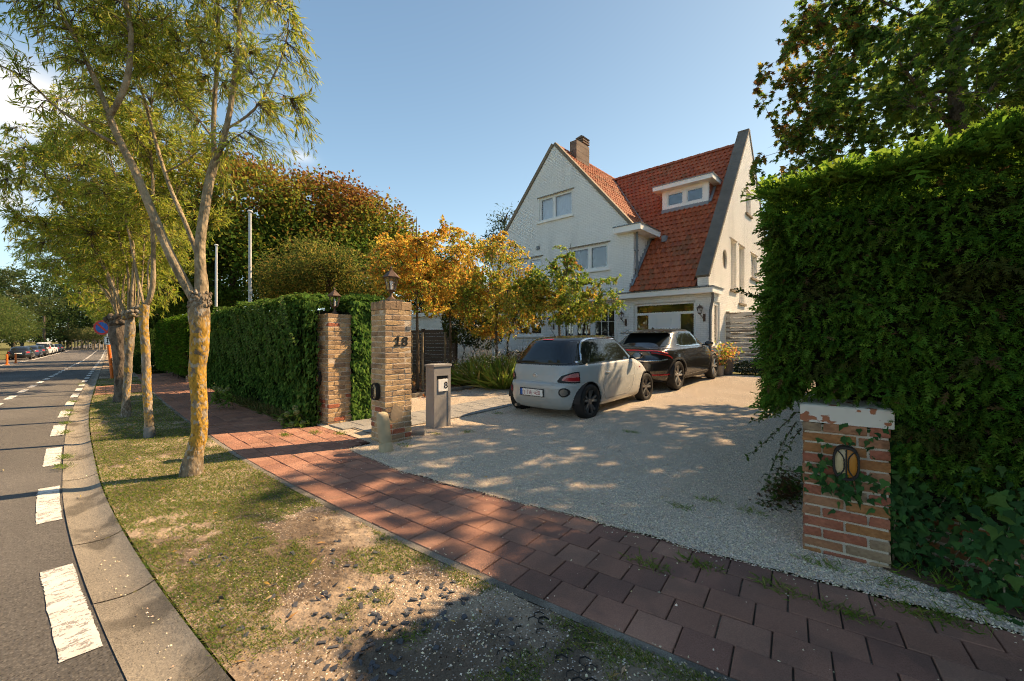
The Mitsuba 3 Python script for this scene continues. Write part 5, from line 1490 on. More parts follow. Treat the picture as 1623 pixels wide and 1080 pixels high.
# trees of the neighbouring garden on the right, behind the hedge (they fill the glass of the cars)
for k, (x, y, h) in enumerate(((2.4, 27.5, 10.), (7.5, 22.5, 11.))):
    big_tree('garden_tree', ('tall green tree beyond the board screen, behind the big maple on the right', 'tall green tree of the neighbouring garden beyond the right edge of the picture')[k], (x, y, .2), h, [(x, y, h * .55, 3.2, 3.2, h * .30), (x + 1, y - .5, h * .8, 2., 2., h * .2), (x - 1.4, y, h * .4, 2., 2.2, h * .25)], 14000, .24, [(.04, .075, .016), (.07, .11, .02), (.10, .12, .025)], None, 'quad', .2, gap=(.6, .40))
# ---------------------------------------------------------------- the house
rng = np.random.default_rng(53)
hs = thing('house', 'white painted brick house with steep orange tiled roof and front gable', 'house')
YF, XS = 14.9, -4.4
FR = lambda yp: (lambda v: np.column_stack([np.asarray(v)[:, 0], yp - np.asarray(v)[:, 2], np.asarray(v)[:, 1]]))
SD = lambda xp: (lambda v: np.column_stack([xp + np.asarray(v)[:, 2], np.asarray(v)[:, 0], np.asarray(v)[:, 1]]))


def wbox(m, mp, s0, s1, t0, t1, d0, d1):
    return m.box(s0, s1, t0, t1, d0, d1, mp)


def wallmesh(poly, th, mp):
    e = extrude(poly, th)
    return mp(np.column_stack([e.vertices[:, :2], -e.vertices[:, 2]])), e.faces


def rect(a, b, c, d):
    return Polygon([(a, c), (b, c), (b, d), (a, d)])


def window(mp, s0, s1, t0, t1, lights, reveal=.07, fw=.075, sill=True, curtain=None, room=.55, lintel=True, muntin=None, name='window'):
    k = uniq(f'{hs}__{name}')
    m = MB(); a, b = -reveal - .06, -reveal
    wbox(m, mp, s0, s1, t1 - fw, t1, a, b); wbox(m, mp, s0, s1, t0, t0 + fw, a, b)
    wbox(m, mp, s0, s0 + fw, t0 + fw, t1 - fw, a, b); wbox(m, mp, s1 - fw, s1, t0 + fw, t1 - fw, a, b)
    inner = s1 - s0 - 2 * fw
    edges = [s0 + fw]
    for j, l in enumerate(lights):
        edges.append(edges[-1] + inner * l)
    for j in range(1, len(lights)):
        wbox(m, mp, edges[j] - fw * .8, edges[j] + fw * .8, t0 + fw, t1 - fw, a, b)
    put(k, m.get(), 'white_frame')
    for j in range(len(lights)):
        x0 = edges[j] + (fw * .8 if j else 0); x1 = edges[j + 1] - (fw * .8 if j < len(lights) - 1 else 0)
        m = MB(); q = .028
        for (u0, u1, v0, v1) in ((x0, x1, t1 - fw - q, t1 - fw), (x0, x1, t0 + fw, t0 + fw + q), (x0, x0 + q, t0 + fw + q, t1 - fw - q), (x1 - q, x1, t0 + fw + q, t1 - fw - q)):
            wbox(m, mp, u0, u1, v0, v1, a + .01, b + .012)
        if muntin:
            for u in np.linspace(x0, x1, muntin[0] + 1)[1:-1]:
                wbox(m, mp, u - .009, u + .009, t0 + fw + q, t1 - fw - q, a + .022, b - .012)
            for u in np.linspace(t0 + fw, t1 - fw, muntin[1] + 1)[1:-1]:
                wbox(m, mp, x0 + q, x1 - q, u - .009, u + .009, a + .023, b - .013)
        put(f'{k}__sash', m.get(), 'white_frame')
        e = mp(np.array([[x0 + q, t0 + fw + q, a + .02], [x1 - q, t0 + fw + q, a + .02], [x1 - q, t1 - fw - q, a + .02], [x0 + q, t1 - fw - q, a + .02]]))
        put(f'{k}__pane', (e, np.array([[0, 1, 2, 3]])), 'window_glass')
    m = MB(); r = -reveal - .08 - room
    p = np.array([[s0, t0, r], [s1, t0, r], [s1, t1, r], [s0, t1, r], [s0, t0, a], [s1, t0, a], [s1, t1, a], [s0, t1, a]])
    m.add(mp(p), np.array([[0, 1, 2, 3], [0, 4, 5, 1], [1, 5, 6, 2], [2, 6, 7, 3], [3, 7, 4, 0]]))
    put(f'{k}__interior', m.get(), 'room_dark')
    if curtain:
        n = 60; u = np.linspace(s0 + fw, s1 - fw, n); dd = a - .07 + .025 * np.sin(u * 55) * curtain
        v = np.vstack([np.column_stack([u, np.full(n, t0 + .03), dd]), np.column_stack([u, np.full(n, t1 - .03), dd])]); i = np.arange(n - 1)
        put(f'{k}__curtain', (mp(v), np.stack([i, i + 1, i + 1 + n, i + n], -1)), 'curtain', smooth=True)
    if sill:
        m = MB(); wbox(m, mp, s0 - .09, s1 + .09, t0 - .085, t0 - .002, -reveal, .075)
        put(f'{k}__sill', m.get(), 'coping_tan' if sill == 2 else 'white_paint')
    if lintel:
        m = MB(); wbox(m, mp, s0 - .10, s1 + .10, t1 + .002, t1 + .055, -.05, .014)
        put(f'{k}__lintel', m.get(), 'coping_tan')
    return k


# front gable wing
WX0, WX1, APX, APZ, SL = -14.9, -7.22, -11.0, 10.15, 1.17
zl = lambda x: APZ - abs(x - APX) * SL
holes = [rect(-11.85, -10.02, 6.88, 7.96), rect(-10.10, -8.30, 4.36, 5.40), rect(-13.32, -11.69, 4.47, 5.30), rect(-13.2, -11.67, 1.68, 2.95), rect(-10.55, -7.93, .32, 2.92)]
poly = Polygon([(WX0, .0), (WX1, .0), (WX1, zl(WX1)), (APX, APZ), (WX0, zl(WX0))])
for h in holes:
    poly = poly.difference(h)
put(f'{hs}__front_wall', wallmesh(poly, .30, FR(YF)), 'white_brick')
window(FR(YF), -11.85, -10.02, 6.88, 7.96, (.44, .56), curtain=1, fw=.06)
window(FR(YF), -10.10, -8.30, 4.36, 5.40, (.5, .5))
window(FR(YF), -13.32, -11.69, 4.47, 5.30, (.5, .5), curtain=.4)
window(FR(YF), -13.2, -11.67, 1.68, 2.95, (.5, .5))
window(FR(YF), -10.55, -7.93, .32, 2.92, (.22, .36, .42), fw=.10, sill=False, room=.9, lintel=False, muntin=(3, 4), name='glazed_door', reveal=.05)
m = MB(); m.box(WX0, WX0 + .3, YF + .303, 20., 0, zl(WX0) - .02); put(f'{hs}__left_wall', m.get(), 'white_brick')
# side of the wing above the main roof
e = Polygon([(YF + .303, 3.0), (16.75, 5.6), (16.9, 6.0), (YF + .303, 6.0)])
put(f'{hs}__wing_side_wall', wallmesh(e, .3, SD(WX1)), 'white_brick')
m = MB(); m.box(-11.98, -11.80, YF - .03, YF + .01, 5.62, 5.80); put(f'{hs}__vent', m.get(), 'zinc')

# porch wall with the door set
holes = [rect(-7.215, -4.93, .28, 2.84)]
poly = Polygon([(WX1 + .003, 0), (XS, 0), (XS, 3.2), (WX1 + .003, 3.2)])
for h in holes:
    poly = poly.difference(h)
put(f'{hs}__porch_wall', wallmesh(poly, .30, FR(YF - .002)), 'white_brick')
ds = f'{hs}__entrance'
m = MB(); F_ = FR(YF)
for (a, b, c, d) in ((-7.205, -4.94, 2.76, 2.83), (-7.205, -4.94, 2.40, 2.49), (-7.205, -7.13, .3, 2.40), (-5.01, -4.94, .3, 2.40), (-6.66, -6.50, .3, 2.40), (-5.64, -5.48, .3, 2.40), (-7.205, -7.13, 2.49, 2.76), (-5.01, -4.94, 2.49, 2.76)):
    wbox(m, F_, a, b, c, d, -.16, -.08)
put(ds, m.get(), 'white_frame')
for (a, b, c, d) in ((-7.13, -5.01, 2.49, 2.76), (-7.13, -6.66, .42, 2.40), (-5.48, -5.01, .42, 2.40)):
    put(f'{ds}__pane', (F_(np.array([[a, c, -.13], [b, c, -.13], [b, d, -.13], [a, d, -.13]])), np.array([[0, 1, 2, 3]])), 'window_glass')
m = MB(); wbox(m, F_, -6.50, -5.64, .32, 2.40, -.15, -.10)
for (c, d) in ((1.50, 2.28), (.95, 1.32), (.45, .83)):
    for (a_, b_, c_, d_) in ((-6.36, -5.78, d - .025, d), (-6.36, -5.78, c, c + .025), (-6.36, -6.335, c + .025, d - .025), (-5.805, -5.78, c + .025, d - .025)):
        wbox(m, F_, a_, b_, c_, d_, -.10, -.082)
    wbox(m, F_, -6.30, -5.84, c + .06, d - .06, -.10, -.090)
put(f'{ds}__door', m.get(), 'white_frame', label='white panelled front door')
m = MB(); m.box(-6.09, -6.05, YF + .075, YF + .10, 1.40, 1.43); m.tube([(-5.74, YF + .1, 1.25), (-5.74, YF + .03, 1.25), (-5.74, YF + .03, .95), (-5.74, YF + .1, .95)], .014, 6)
put(f'{ds}__handle', m.get(), 'zinc')
m = MB(); p = np.array([[-7.2, .28, -1.2], [-4.95, .28, -1.2], [-4.95, 2.84, -1.2], [-7.2, 2.84, -1.2], [-7.2, .28, -.16], [-4.95, .28, -.16], [-4.95, 2.84, -.16], [-7.2, 2.84, -.16]])
m.add(F_(p), np.array([[0, 1, 2, 3], [0, 4, 5, 1], [1, 5, 6, 2], [2, 6, 7, 3], [3, 7, 4, 0]])); put(f'{ds}__interior', m.get(), 'room_dark')
m = MB(); wbox(m, F_, -7.5, -7.42, 1.72, 1.84, 0, .03); wbox(m, F_, -7.5, -7.42, 1.50, 1.62, 0, .03); put(f'{hs}__intercom', m.get(), 'zinc')
m = MB(); m.box(-7.75, -4.7, 13.9, YF - .003, .0, .26); put(f'{hs}__doorstep', m.get(), 'gutter_concrete')
# canopy
m = MB()
m.box(-14.2, XS + .12, YF - .30, YF - .005, 3.06, 3.24); m.box(XS + .003, XS + .12, YF - .004, 15.75, 3.06, 3.24)
put(f'{hs}__canopy', m.get(), 'white_paint', label='long white flat canopy over the entrance')
m = MB(); m.box(-14.25, XS + .15, YF - .33, YF - .005, 3.243, 3.285); m.box(XS + .003, XS + .15, YF - .004, 15.8, 3.243, 3.285)
put(f'{hs}__canopy__edge_trim', m.get(), 'zinc')
# side gable
AY, AZ = 20.0, 10.42
zs = lambda y: AZ - abs(y - AY) * 1.267
holes = [rect(17.2, 17.98, 3.40, 5.31), rect(18.40, 19.24, 2.96, 5.29), rect(19.50, 20.33, 6.84, 7.79), rect(20.35, 21.5, 4.2, 5.27), rect(15.14, 15.83, 1.28, 2.80)]
poly = Polygon([(YF, 0), (25.1, 0), (25.1, zs(25.1)), (AY, AZ), (YF - .3, zs(YF - .3)), (YF - .3, 3.3), (YF, 3.3)])
for h in holes:
    poly = poly.difference(h)
oval = affinity.scale(Polygon([(math.cos(a), math.sin(a)) for a in np.linspace(0, 6.283, 33)[:-1]]), .30, .36)
oval = affinity.translate(oval, 16.45, 4.42)
poly = poly.difference(oval)
put(f'{hs}__side_wall', wallmesh(poly, .36, SD(XS)), 'white_brick')
S_ = SD(XS)
window(S_, 17.2, 17.98, 3.40, 5.31, (1.,), reveal=.16, fw=.06, sill=2, lintel=True, curtain=.6, room=.4)
window(S_, 18.40, 19.24, 2.96, 5.29, (1.,), reveal=.16, fw=.06, sill=2, curtain=.6, room=.4)
window(S_, 19.50, 20.33, 6.84, 7.79, (.5, .5), reveal=.12, fw=.05, sill=2, room=.4)
window(S_, 20.35, 21.5, 4.2, 5.27, (.5, .5), reveal=.12, fw=.05, sill=2, room=.4)
window(S_, 15.14, 15.83, 1.28, 2.80, (1.,), reveal=.05, fw=.09, sill=True, lintel=False, room=.4)
oo = np.array(oval.exterior.coords)[:-1]
put(f'{hs}__oval_window', (S_(np.vstack([np.column_stack([oo, np.full(len(oo), -.07)]), [[16.45, 4.42, -.07]]])), np.array([[k, (k + 1) % len(oo), len(oo)] for k in range(len(oo))])), 'coping_tan', label='blind oval niche in the side wall')
# downpipes
m = MB(); m.tube([(WX1 + .09, YF + .12, 5.7), (WX1 + .09, YF + .12, 3.4)], .04, 10)
for z in (4.2, 4.9):
    m.box(WX1 - .0, WX1 + .14, YF + .07, YF + .17, z, z + .03)
put(f'{hs}__downpipe', m.get(), 'zinc', smooth=40)
m = MB(); m.tube(spline([(XS + .08, YF - .16, 3.05), (XS + .07, YF - .10, 2.85), (XS + .03, YF - .07, 2.7), (XS - .02, YF - .07, 2.4), (XS - .02, YF - .07, .3)], 20), .045, 10)
put(f'{hs}__downpipe', m.get(), 'zinc', smooth=40)

# roofs
rf = f'{hs}__roof'
RY, RZ0, RS = 14.55, 3.30, 1.228          # main front slope: z = RZ0 + RS * (y - RY)
RYT = 20.0; RZT = RZ0 + RS * (RYT - RY)
m = MB()
th = math.atan(RS)
v = np.array([[-14.6, RY + .05, RZ0 - .02], [XS - .36, RY + .05, RZ0 - .02], [XS - .36, RYT, RZT - .06], [-14.6, RYT, RZT - .06], [-14.6, 25.4, RZ0], [XS - .36, 25.4, RZ0]])
v[[3, 4], 0] = -10.9; v[0, 0] = WX1 + .02
v = np.vstack([v, [[WX1 + .02, RY + (5.5 - RZ0) / RS, 5.46]]])
m.add(v, np.array([[0, 1, 2], [0, 2, 6], [6, 2, 3], [3, 2, 5], [3, 5, 4]]))
v = np.array([[APX, YF + .01, APZ + .02], [WX1 + .1, YF + .01, zl(WX1 + .1) + .02], [WX1 + .1, 20.5, zl(WX1 + .1) + .02], [APX, 20.5, APZ + .02], [WX0 - .1, YF + .01, zl(WX0 - .1) + .02], [WX0 - .1, 20.5, zl(WX0 - .1) + .02]])
m.add(v, np.array([[0, 1, 2, 3], [0, 3, 5, 4]]))
put(rf, m.get(), 'roof_under')
TW, TG = .20, .285
prof = np.array([[0, .030], [.10, .026], [.28, .006], [.5, .0], [.72, .006], [.9, .020], [1.02, .032]])


def tiles(org, across, upv, nrm, ncol, nrow, keep, tint):
    a, u, n = (np.array(q, float) for q in (across, upv, nrm))
    m = MB()
    tv = []
    for (s, h) in prof:
        tv.append([s * TW, -.03, h + .040]); tv.append([s * TW, TG * 1.05, h + .006])
    for (s, h) in prof:
        tv.append([s * TW, -.028, h + .012])
    tv = np.array(tv)
    f = []
    for k in range(6):
        f += [[2 * k, 2 * k + 2, 2 * k + 3, 2 * k + 1], [14 + k, 14 + k + 1, 2 * k + 2, 2 * k]]
    f = np.array(f)
    for r in range(nrow):
        for c in range(ncol):
            o = np.array([c * TW + (TW / 2 if r % 2 else 0), r * TG])
            w = org + a * (o[0] + TW / 2) + u * (o[1] + TG / 2)
            if not keep(w):
                continue
            q = tv + np.array([o[0] + rng.normal() * .002, o[1] + rng.normal() * .005, rng.normal() * .0025])
            q[:, 2] += rng.normal() * .02 * (q[:, 0] - o[0])
            W = org + q[:, :1] * a + q[:, 1:2] * u + q[:, 2:] * n
            m.add(W, f, tint(w))
    return m


TC = np.array([[.35, .088, .034], [.375, .10, .04], [.335, .082, .032], [.32, .080, .034], [.36, .108, .045], [.29, .076, .035]])


def tint(w):
    c = TC[rng.choice(6, p=(.3, .25, .18, .1, .1, .07))] * (1 + .07 * rng.normal())
    d = meshkit.fbm(np.array([[w[0] * .9, w[1] * .6, w[2] * .6]]), 3, seed=61)[0]
    if d > .56 and rng.random() < .55:
        c = c * .65 + np.array([.09, .075, .035]) * .35
    return np.clip(c, .02, .8)


su, sn = math.cos(th), math.sin(th)
vx = lambda z: APX + (APZ - z) / SL
m1 = tiles(np.array([-10.6, RY, RZ0]), (1, 0, 0), (0, su, sn), (0, -sn, su), 30, 31,
           lambda w: w[0] < XS - .40 and w[2] < RZT + .02 and (w[0] > vx(w[2]) + .06 if w[2] > 5.55 else w[0] > WX1 + .03) and not (-7.1 < w[0] < -5.3 and 17.55 < w[1] < 18.1), tint)
t2 = math.atan(SL); cu, cn = math.cos(t2), math.sin(t2)
yv = lambda z: RY + (z - RZ0) / RS
zb = 5.62; xb = APX + (APZ - zb) / SL
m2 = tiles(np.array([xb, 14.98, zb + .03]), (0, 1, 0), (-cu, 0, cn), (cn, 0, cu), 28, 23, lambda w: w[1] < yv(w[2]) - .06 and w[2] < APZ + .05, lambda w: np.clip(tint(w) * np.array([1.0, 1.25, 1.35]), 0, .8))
m1.add(*m2.get(), m2.col()) if False else None
v1, f1 = m1.get(); v2, f2 = m2.get()
put(f'{rf}__tiles', (v1, f1), 'roof_tile', smooth=25 and False, color=m1.col(), kind='stuff')
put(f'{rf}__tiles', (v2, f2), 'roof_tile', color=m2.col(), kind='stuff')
for k in range(17):       # ridge tiles
    x0 = -11.2 + k * .40
    if x0 > XS - .5:
        break
    m = MB(); an = np.linspace(-.15, math.pi + .15, 9)
    for r, x in ((.125, x0), (.135, x0 + .41)):
        pass
    v = np.vstack([np.column_stack([np.full(9, x), RYT + r * np.cos(an), RZT - .03 + r * np.sin(an)]) for x, r in ((x0, .120), (x0 + .415, .138))])
    put(f'{rf}__ridge_tile', (v, np.array([[j, j + 1, 9 + j + 1, 9 + j] for j in range(8)])), 'brick_red', smooth=True)
for k in range(13):
    y0 = YF + .25 + k * .40
    an = np.linspace(-.1, math.pi + .1, 9)
    v = np.vstack([np.column_stack([APX + r * np.cos(an), np.full(9, y), APZ - .0 + r * np.sin(an)]) for y, r in ((y0, .115), (y0 + .41, .130))])
    put(f'{rf}__ridge_tile', (v, np.array([[j, j + 1, 9 + j + 1, 9 + j] for j in range(8)])), 'brick_red', smooth=True)


def slope_bar(m, p0, p1, w, h, side):
    """bar from p0 to p1 (upper edge), width along 'side', thickness h along the slope normal"""
    p0, p1, side = np.array(p0, float), np.array(p1, float), np.array(side, float)
    d = unit(p1 - p0); n = unit(np.cross(d, side)); n = n * np.sign(n[2])
    v = np.array([p + s * side * w + k * n * h for p in (p0, p1) for s in (0, 1) for k in (0, 1)])
    m.add(v, np.array([[0, 1, 3, 2], [4, 6, 7, 5], [0, 4, 5, 1], [2, 3, 7, 6], [0, 2, 6, 4], [1, 5, 7, 3]]))


m = MB()       # copings on the side gable, both slopes, dark stone
slope_bar(m, (XS + .03, YF - .30, zs(YF - .3) + .003), (XS + .03, AY - .03, AZ - .03), -.44, .10, (1, 0, 0))
slope_bar(m, (XS + .03, AY + .03, AZ - .03), (XS + .03, 25.3, zs(25.3)), -.44, .10, (1, 0, 0))
m.box(XS - .41, XS + .03, AY - .12, AY + .12, AZ + .0, AZ + .10)
put(f'{hs}__side_coping', m.get(), 'coping_stone', label='dark weathered coping along the side gable')
m = MB()       # verge of the front gable
slope_bar(m, (WX1 - .02, YF - .06, zl(WX1 - .02) + .02), (APX, YF - .06, APZ + .02), .26, .13, (0, 1, 0))
slope_bar(m, (APX, YF - .06, APZ + .02), (WX0 - .12, YF - .06, zl(WX0 - .12) + .02), .26, .13, (0, 1, 0))
put(f'{hs}__verge_coping', m.get(), 'coping_tan', label='tan stone coping along the front gable')
m = MB()       # lead valley and flashings
pts = [(vx(z) , yv(z), z) for z in (5.6, RZT)]
d0, d1 = np.array(pts[0]), np.array(pts[1])
m.tube([d0 + [.0, 0, .05], d1 + [0, 0, .05]], .055, 6)
for k in range(12):
    z = 3.35 + k * .19; y = yv(z)
    m.box(WX1 + .004, WX1 + .03, y - .03, y + .16, z + .02, z + .26)
slope_bar(m, (WX1 + .10, RY + .1, RZ0 + .10 + .1 * RS), (WX1 + .10, 16.35, yv(0) * 0 + RZ0 + RS * (16.35 - RY) + .10), -.12, .02, (1, 0, 0))
m.box(-6.62, -6.46, 16.10, 16.42, 5.36, 5.60)
put(f'{rf}__lead_flashing', m.get(), 'lead')
m = MB()       # box cornice at the foot of the wing roof
m.box(-7.92, -6.80, YF - .28, YF - .004, 5.62, 5.84); m.box(-7.215, -6.80, YF - .003, 16.45, 5.62, 5.84)
put(f'{hs}__cornice', m.get(), 'white_paint', label='white box cornice at the foot of the front gable roof')
m = MB(); m.box(-7.95, -6.77, YF - .31, YF - .004, 5.843, 5.875); m.box(-7.215, -6.77, YF - .003, 16.4, 5.843, 5.875)
put(f'{hs}__cornice__edge_trim', m.get(), 'zinc')

# dormer
dm = f'{hs}__dormer'
YD = 17.46
m = MB()
for (a, b, c, d) in ((-7.14, -6.95, 6.85, 7.80), (-5.46, -5.28, 6.85, 7.80), (-6.95, -5.46, 6.85, 7.12), (-6.95, -5.46, 7.69, 7.80)):
    m.box(a, b, YD, YD + .14, c, d)
put(dm, m.get(), 'white_paint', label='flat roofed white dormer with two small windows')
m = MB()
for (a, b) in ((-6.95, -6.25), (-6.16, -5.46)):
    for (a_, b_, c_, d_) in ((a, b, 7.12, 7.18), (a, b, 7.63, 7.69), (a, a + .06, 7.18, 7.63), (b - .06, b, 7.18, 7.63)):
        m.box(a_, b_, YD + .03, YD + .09, c_, d_)
m.box(-6.25, -6.16, YD + .015, YD + .1, 7.12, 7.69)
put(f'{dm}__frame', m.get(), 'white_frame')
for (a, b) in ((-6.89, -6.31), (-6.10, -5.52)):
    put(f'{dm}__pane', (np.array([[a, YD + .06, 7.18], [b, YD + .06, 7.18], [b, YD + .06, 7.63], [a, YD + .06, 7.63]]), np.array([[0, 1, 2, 3]])), 'window_glass')
m = MB(); m.box(-7.1, -5.3, YD + .42, YD + .44, 6.8, 7.8); put(f'{dm}__interior', m.get(), 'room_dark')
m = MB()
for x0, x1 in ((-7.14, -7.06), (-5.36, -5.28)):
    e = extrude(Polygon([(YD + .142, 6.9), (YD + .142, 7.8), (yv(7.8) + .1, 7.8)]), x1 - x0)
    m.add(np.column_stack([x0 + e.vertices[:, 2], e.vertices[:, 0], e.vertices[:, 1]]), e.faces)
put(f'{dm}__cheek', m.get(), 'brick_red')
m = MB(); m.box(-7.42, -5.02, YD - .34, yv(7.9) + .05, 7.803, 7.97); put(f'{dm}__flat_roof', m.get(), 'white_paint')
m = MB(); m.box(-7.45, -4.99, YD - .37, yv(7.9) + .1, 7.973, 8.0); m.box(-7.16, -5.26, YD - .05, YD - .004, 6.86, 7.02)
slope_bar(m, (-5.26, YD + .0, RZ0 + RS * (YD - RY) + .10), (-5.26, 18.1, RZ0 + RS * (18.1 - RY) + .10), .10, .02, (1, 0, 0))
put(f'{dm}__lead_flashing', m.get(), 'lead')

# chimney
m = MB(); m.box(-10.96, -10.60, 16.1, 17.2, 9.3, 10.72)
put(f'{hs}__chimney', m.get(), 'chimney_brick', label='square brown chimney on the front gable ridge')
m = MB()
for k in range(3):
    m.box(-10.98, -10.58, 16.62, 17.2, 10.80 + .11 * k, 10.86 + .11 * k)
m.box(-10.93, -10.63, 16.68, 17.14, 10.72, 11.05)
v = np.array([[-11.0, 16.6, 11.06], [-10.56, 16.6, 11.06], [-10.56, 17.22, 11.06], [-11.0, 17.22, 11.06], [-10.78, 16.78, 11.24], [-10.78, 17.04, 11.24]])
m.add(v, np.array([[0, 1, 4, 4], [1, 2, 5, 4], [2, 3, 5, 5], [3, 0, 4, 5]]))
put(f'{hs}__chimney__cowl', m.get(), 'chimney_brick')


def wall_lantern(label, x, z):
    t = thing('wall_lantern', label, 'lantern', 'wall lanterns beside the front door')
    c = np.array([x, YF - .20, z])
    R = lambda v: np.asarray(v) + c
    m = MB(); m.tube(spline([c + [.09, .195, -.30], c + [.09, .10, -.30], c + [.06, .03, -.24], c + [0, 0, -.14]], 12), .014, 6); m.box(x + .05, x + .13, YF - .02, YF - .003, z - .40, z - .14)
    put(f'{t}__bracket', m.get(), 'bronze', smooth=40)
    m = MB()
    for k in range(6):
        a = k * math.pi / 3; m.tube([c + [.05 * math.cos(a), .05 * math.sin(a), -.13], c + [.095 * math.cos(a), .095 * math.sin(a), .05]], .008, 4)
    m.lathe([(0, -.16), (.055, -.14), (.055, -.12), (0, -.11)], c=c, sides=6)
    put(f'{t}__cage', m.get(), 'bronze')
    an = np.arange(6) * np.pi / 3
    v = np.vstack([[[.047 * math.cos(q), .047 * math.sin(q), -.128] for q in an], [[.091 * math.cos(q), .091 * math.sin(q), .047] for q in an]])
    put(f'{t}__glass', (R(v), np.array([[k, (k + 1) % 6, 6 + (k + 1) % 6, 6 + k] for k in range(6)])), 'lamp_glass')
    m = MB(); m.lathe([(0, .045), (.115, .045), (.115, .055), (.06, .12), (.02, .14), (.015, .17), (.022, .185), (0, .20)], c=c, sides=6)
    put(f'{t}__roof', m.get(), 'bronze')


wall_lantern('bronze wall lantern left of the front door above the intercom', -7.62, 2.42)
wall_lantern('bronze wall lantern right of the front door beside the corner downpipe', -4.72, 2.50)
wall_lantern('bronze wall lantern half hidden behind the green young tree', -11.1, 2.35)
# ---------------------------------------------------------------- cars
rng = np.random.default_rng(71)
scene['paint_grey'] = {'type': 'twosided', 'bsdf': {'type': 'principled', 'base_color': {'type': 'rgb', 'value': [.37, .38, .365]}, 'roughness': .32, 'metallic': .0, 'specular': .5, 'clearcoat': .8, 'clearcoat_gloss': .93}}
scene['paint_black'] = {'type': 'twosided', 'bsdf': {'type': 'principled', 'base_color': {'type': 'rgb', 'value': [.009, .009, .010]}, 'roughness': .1, 'specular': .5, 'clearcoat': 1., 'clearcoat_gloss': .97}}
scene['car_glass'] = {'type': 'twosided', 'bsdf': {'type': 'principled', 'base_color': {'type': 'rgb', 'value': [.010, .012, .012]}, 'roughness': .04, 'specular': .8}}
mat('chrome', (.70, .70, .70), .12, metallic=1.)
mat('dark_chrome', (.30, .30, .30), .25, metallic=1.)
mat('tail_red', (.34, .012, .014), .15, clearcoat=1.)
mat('tail_pale', (.42, .16, .15), .15, clearcoat=1.)
mat('rim_dark', (.15, .15, .152), .35, metallic=.7)
mat('rim_silver', (.42, .42, .42), .3, metallic=.8)
mat('plate_white', (.74, .74, .70), .4)
mat('plate_red', (.30, .02, .03), .5)
mat('trim_black', (.02, .02, .021), .55)


def car_loft(tab, bumps=(), off=0., N=120, M=64, cx=None):
    t = np.asarray(tab, float)
    u = np.linspace(0, len(t) - 1, M); u = np.unique(np.concatenate([u, np.arange(len(t))]))
    c = [PchipInterpolator(np.arange(len(t)), t[:, k])(u) for k in range(6)]
    th = np.arange(N) * 2 * np.pi / N
    C, S = np.cos(th), np.sin(th)
    mid = cx or .5 * (t[3, 1] + t[3, 2])
    rings = []
    for z, xr, xf, w, er, ef in zip(*c):
        e = np.where(C < 0, er, ef)
        hx = np.where(C < 0, mid - xr + off, xf - mid + off)
        x = mid + hx * np.sign(C) * np.abs(C) ** (2 / e); y = (w + off) * np.sign(S) * np.abs(S) ** (2 / e)
        for (bx, bz, rx, rz, amp) in bumps:
            y = y + np.sign(y) * amp * np.exp(-((x - bx) / rx) ** 2 - ((z - bz) / rz) ** 2) * np.clip(np.abs(y) / w, 0, 1) ** 6
        rings.append(np.column_stack([x, y, np.full(N, z + off * (2 * (z - t[0, 0]) / (t[-1, 0] - t[0, 0]) - 1))]))
    K = len(rings)
    v = np.vstack(rings + [[[mid, 0, rings[0][0, 2]]], [[.5 * (c[1][-1] + c[2][-1]), 0, rings[-1][0, 2] + .001]]])
    i, j = np.meshgrid(np.arange(K - 1), np.arange(N), indexing='ij')
    q = np.stack([i * N + j, i * N + (j + 1) % N, (i + 1) * N + (j + 1) % N, (i + 1) * N + j], -1).reshape(-1, 4)
    jj = np.arange(N)
    f = np.vstack([q[:, [0, 1, 2]], q[:, [0, 2, 3]], np.stack([0 * jj + K * N, (jj + 1) % N, jj], 1), np.stack([0 * jj + K * N + 1, (K - 1) * N + jj, (K - 1) * N + (jj + 1) % N], 1)])
    return m3.Manifold(m3.Mesh(np.ascontiguousarray(v, np.float32), np.ascontiguousarray(f, np.uint32)))


def prism_side(poly, y0=-3., y1=3.):
    """polygon in (x, z) swept along y"""
    e = extrude(poly, y1 - y0)
    v = np.column_stack([e.vertices[:, 0], y1 - e.vertices[:, 2], e.vertices[:, 1]])
    return m3.Manifold(m3.Mesh(np.ascontiguousarray(v, np.float32), np.ascontiguousarray(e.faces, np.uint32)))


def prism_rear(poly, x0=-1., x1=1.):
    """polygon in (y, z) swept along x"""
    e = extrude(poly, x1 - x0)
    v = np.column_stack([x0 + e.vertices[:, 2], e.vertices[:, 0], e.vertices[:, 1]])
    return m3.Manifold(m3.Mesh(np.ascontiguousarray(v, np.float32), np.ascontiguousarray(e.faces, np.uint32)))


from shapely.geometry import LineString
from shapely.ops import unary_union
smooth_poly = lambda pts, r=.03: Polygon(pts).buffer(-r, join_style=1).buffer(r, join_style=1)
line = lambda pts, w: LineString(spline([(a, b, 0) for a, b in pts], 40)[:, :2]).buffer(w, cap_style=2)
sline = lambda pts, w: LineString(pts).buffer(w, cap_style=2)
mirror_y = lambda p: affinity.scale(p, -1, 1, origin=(0, 0))


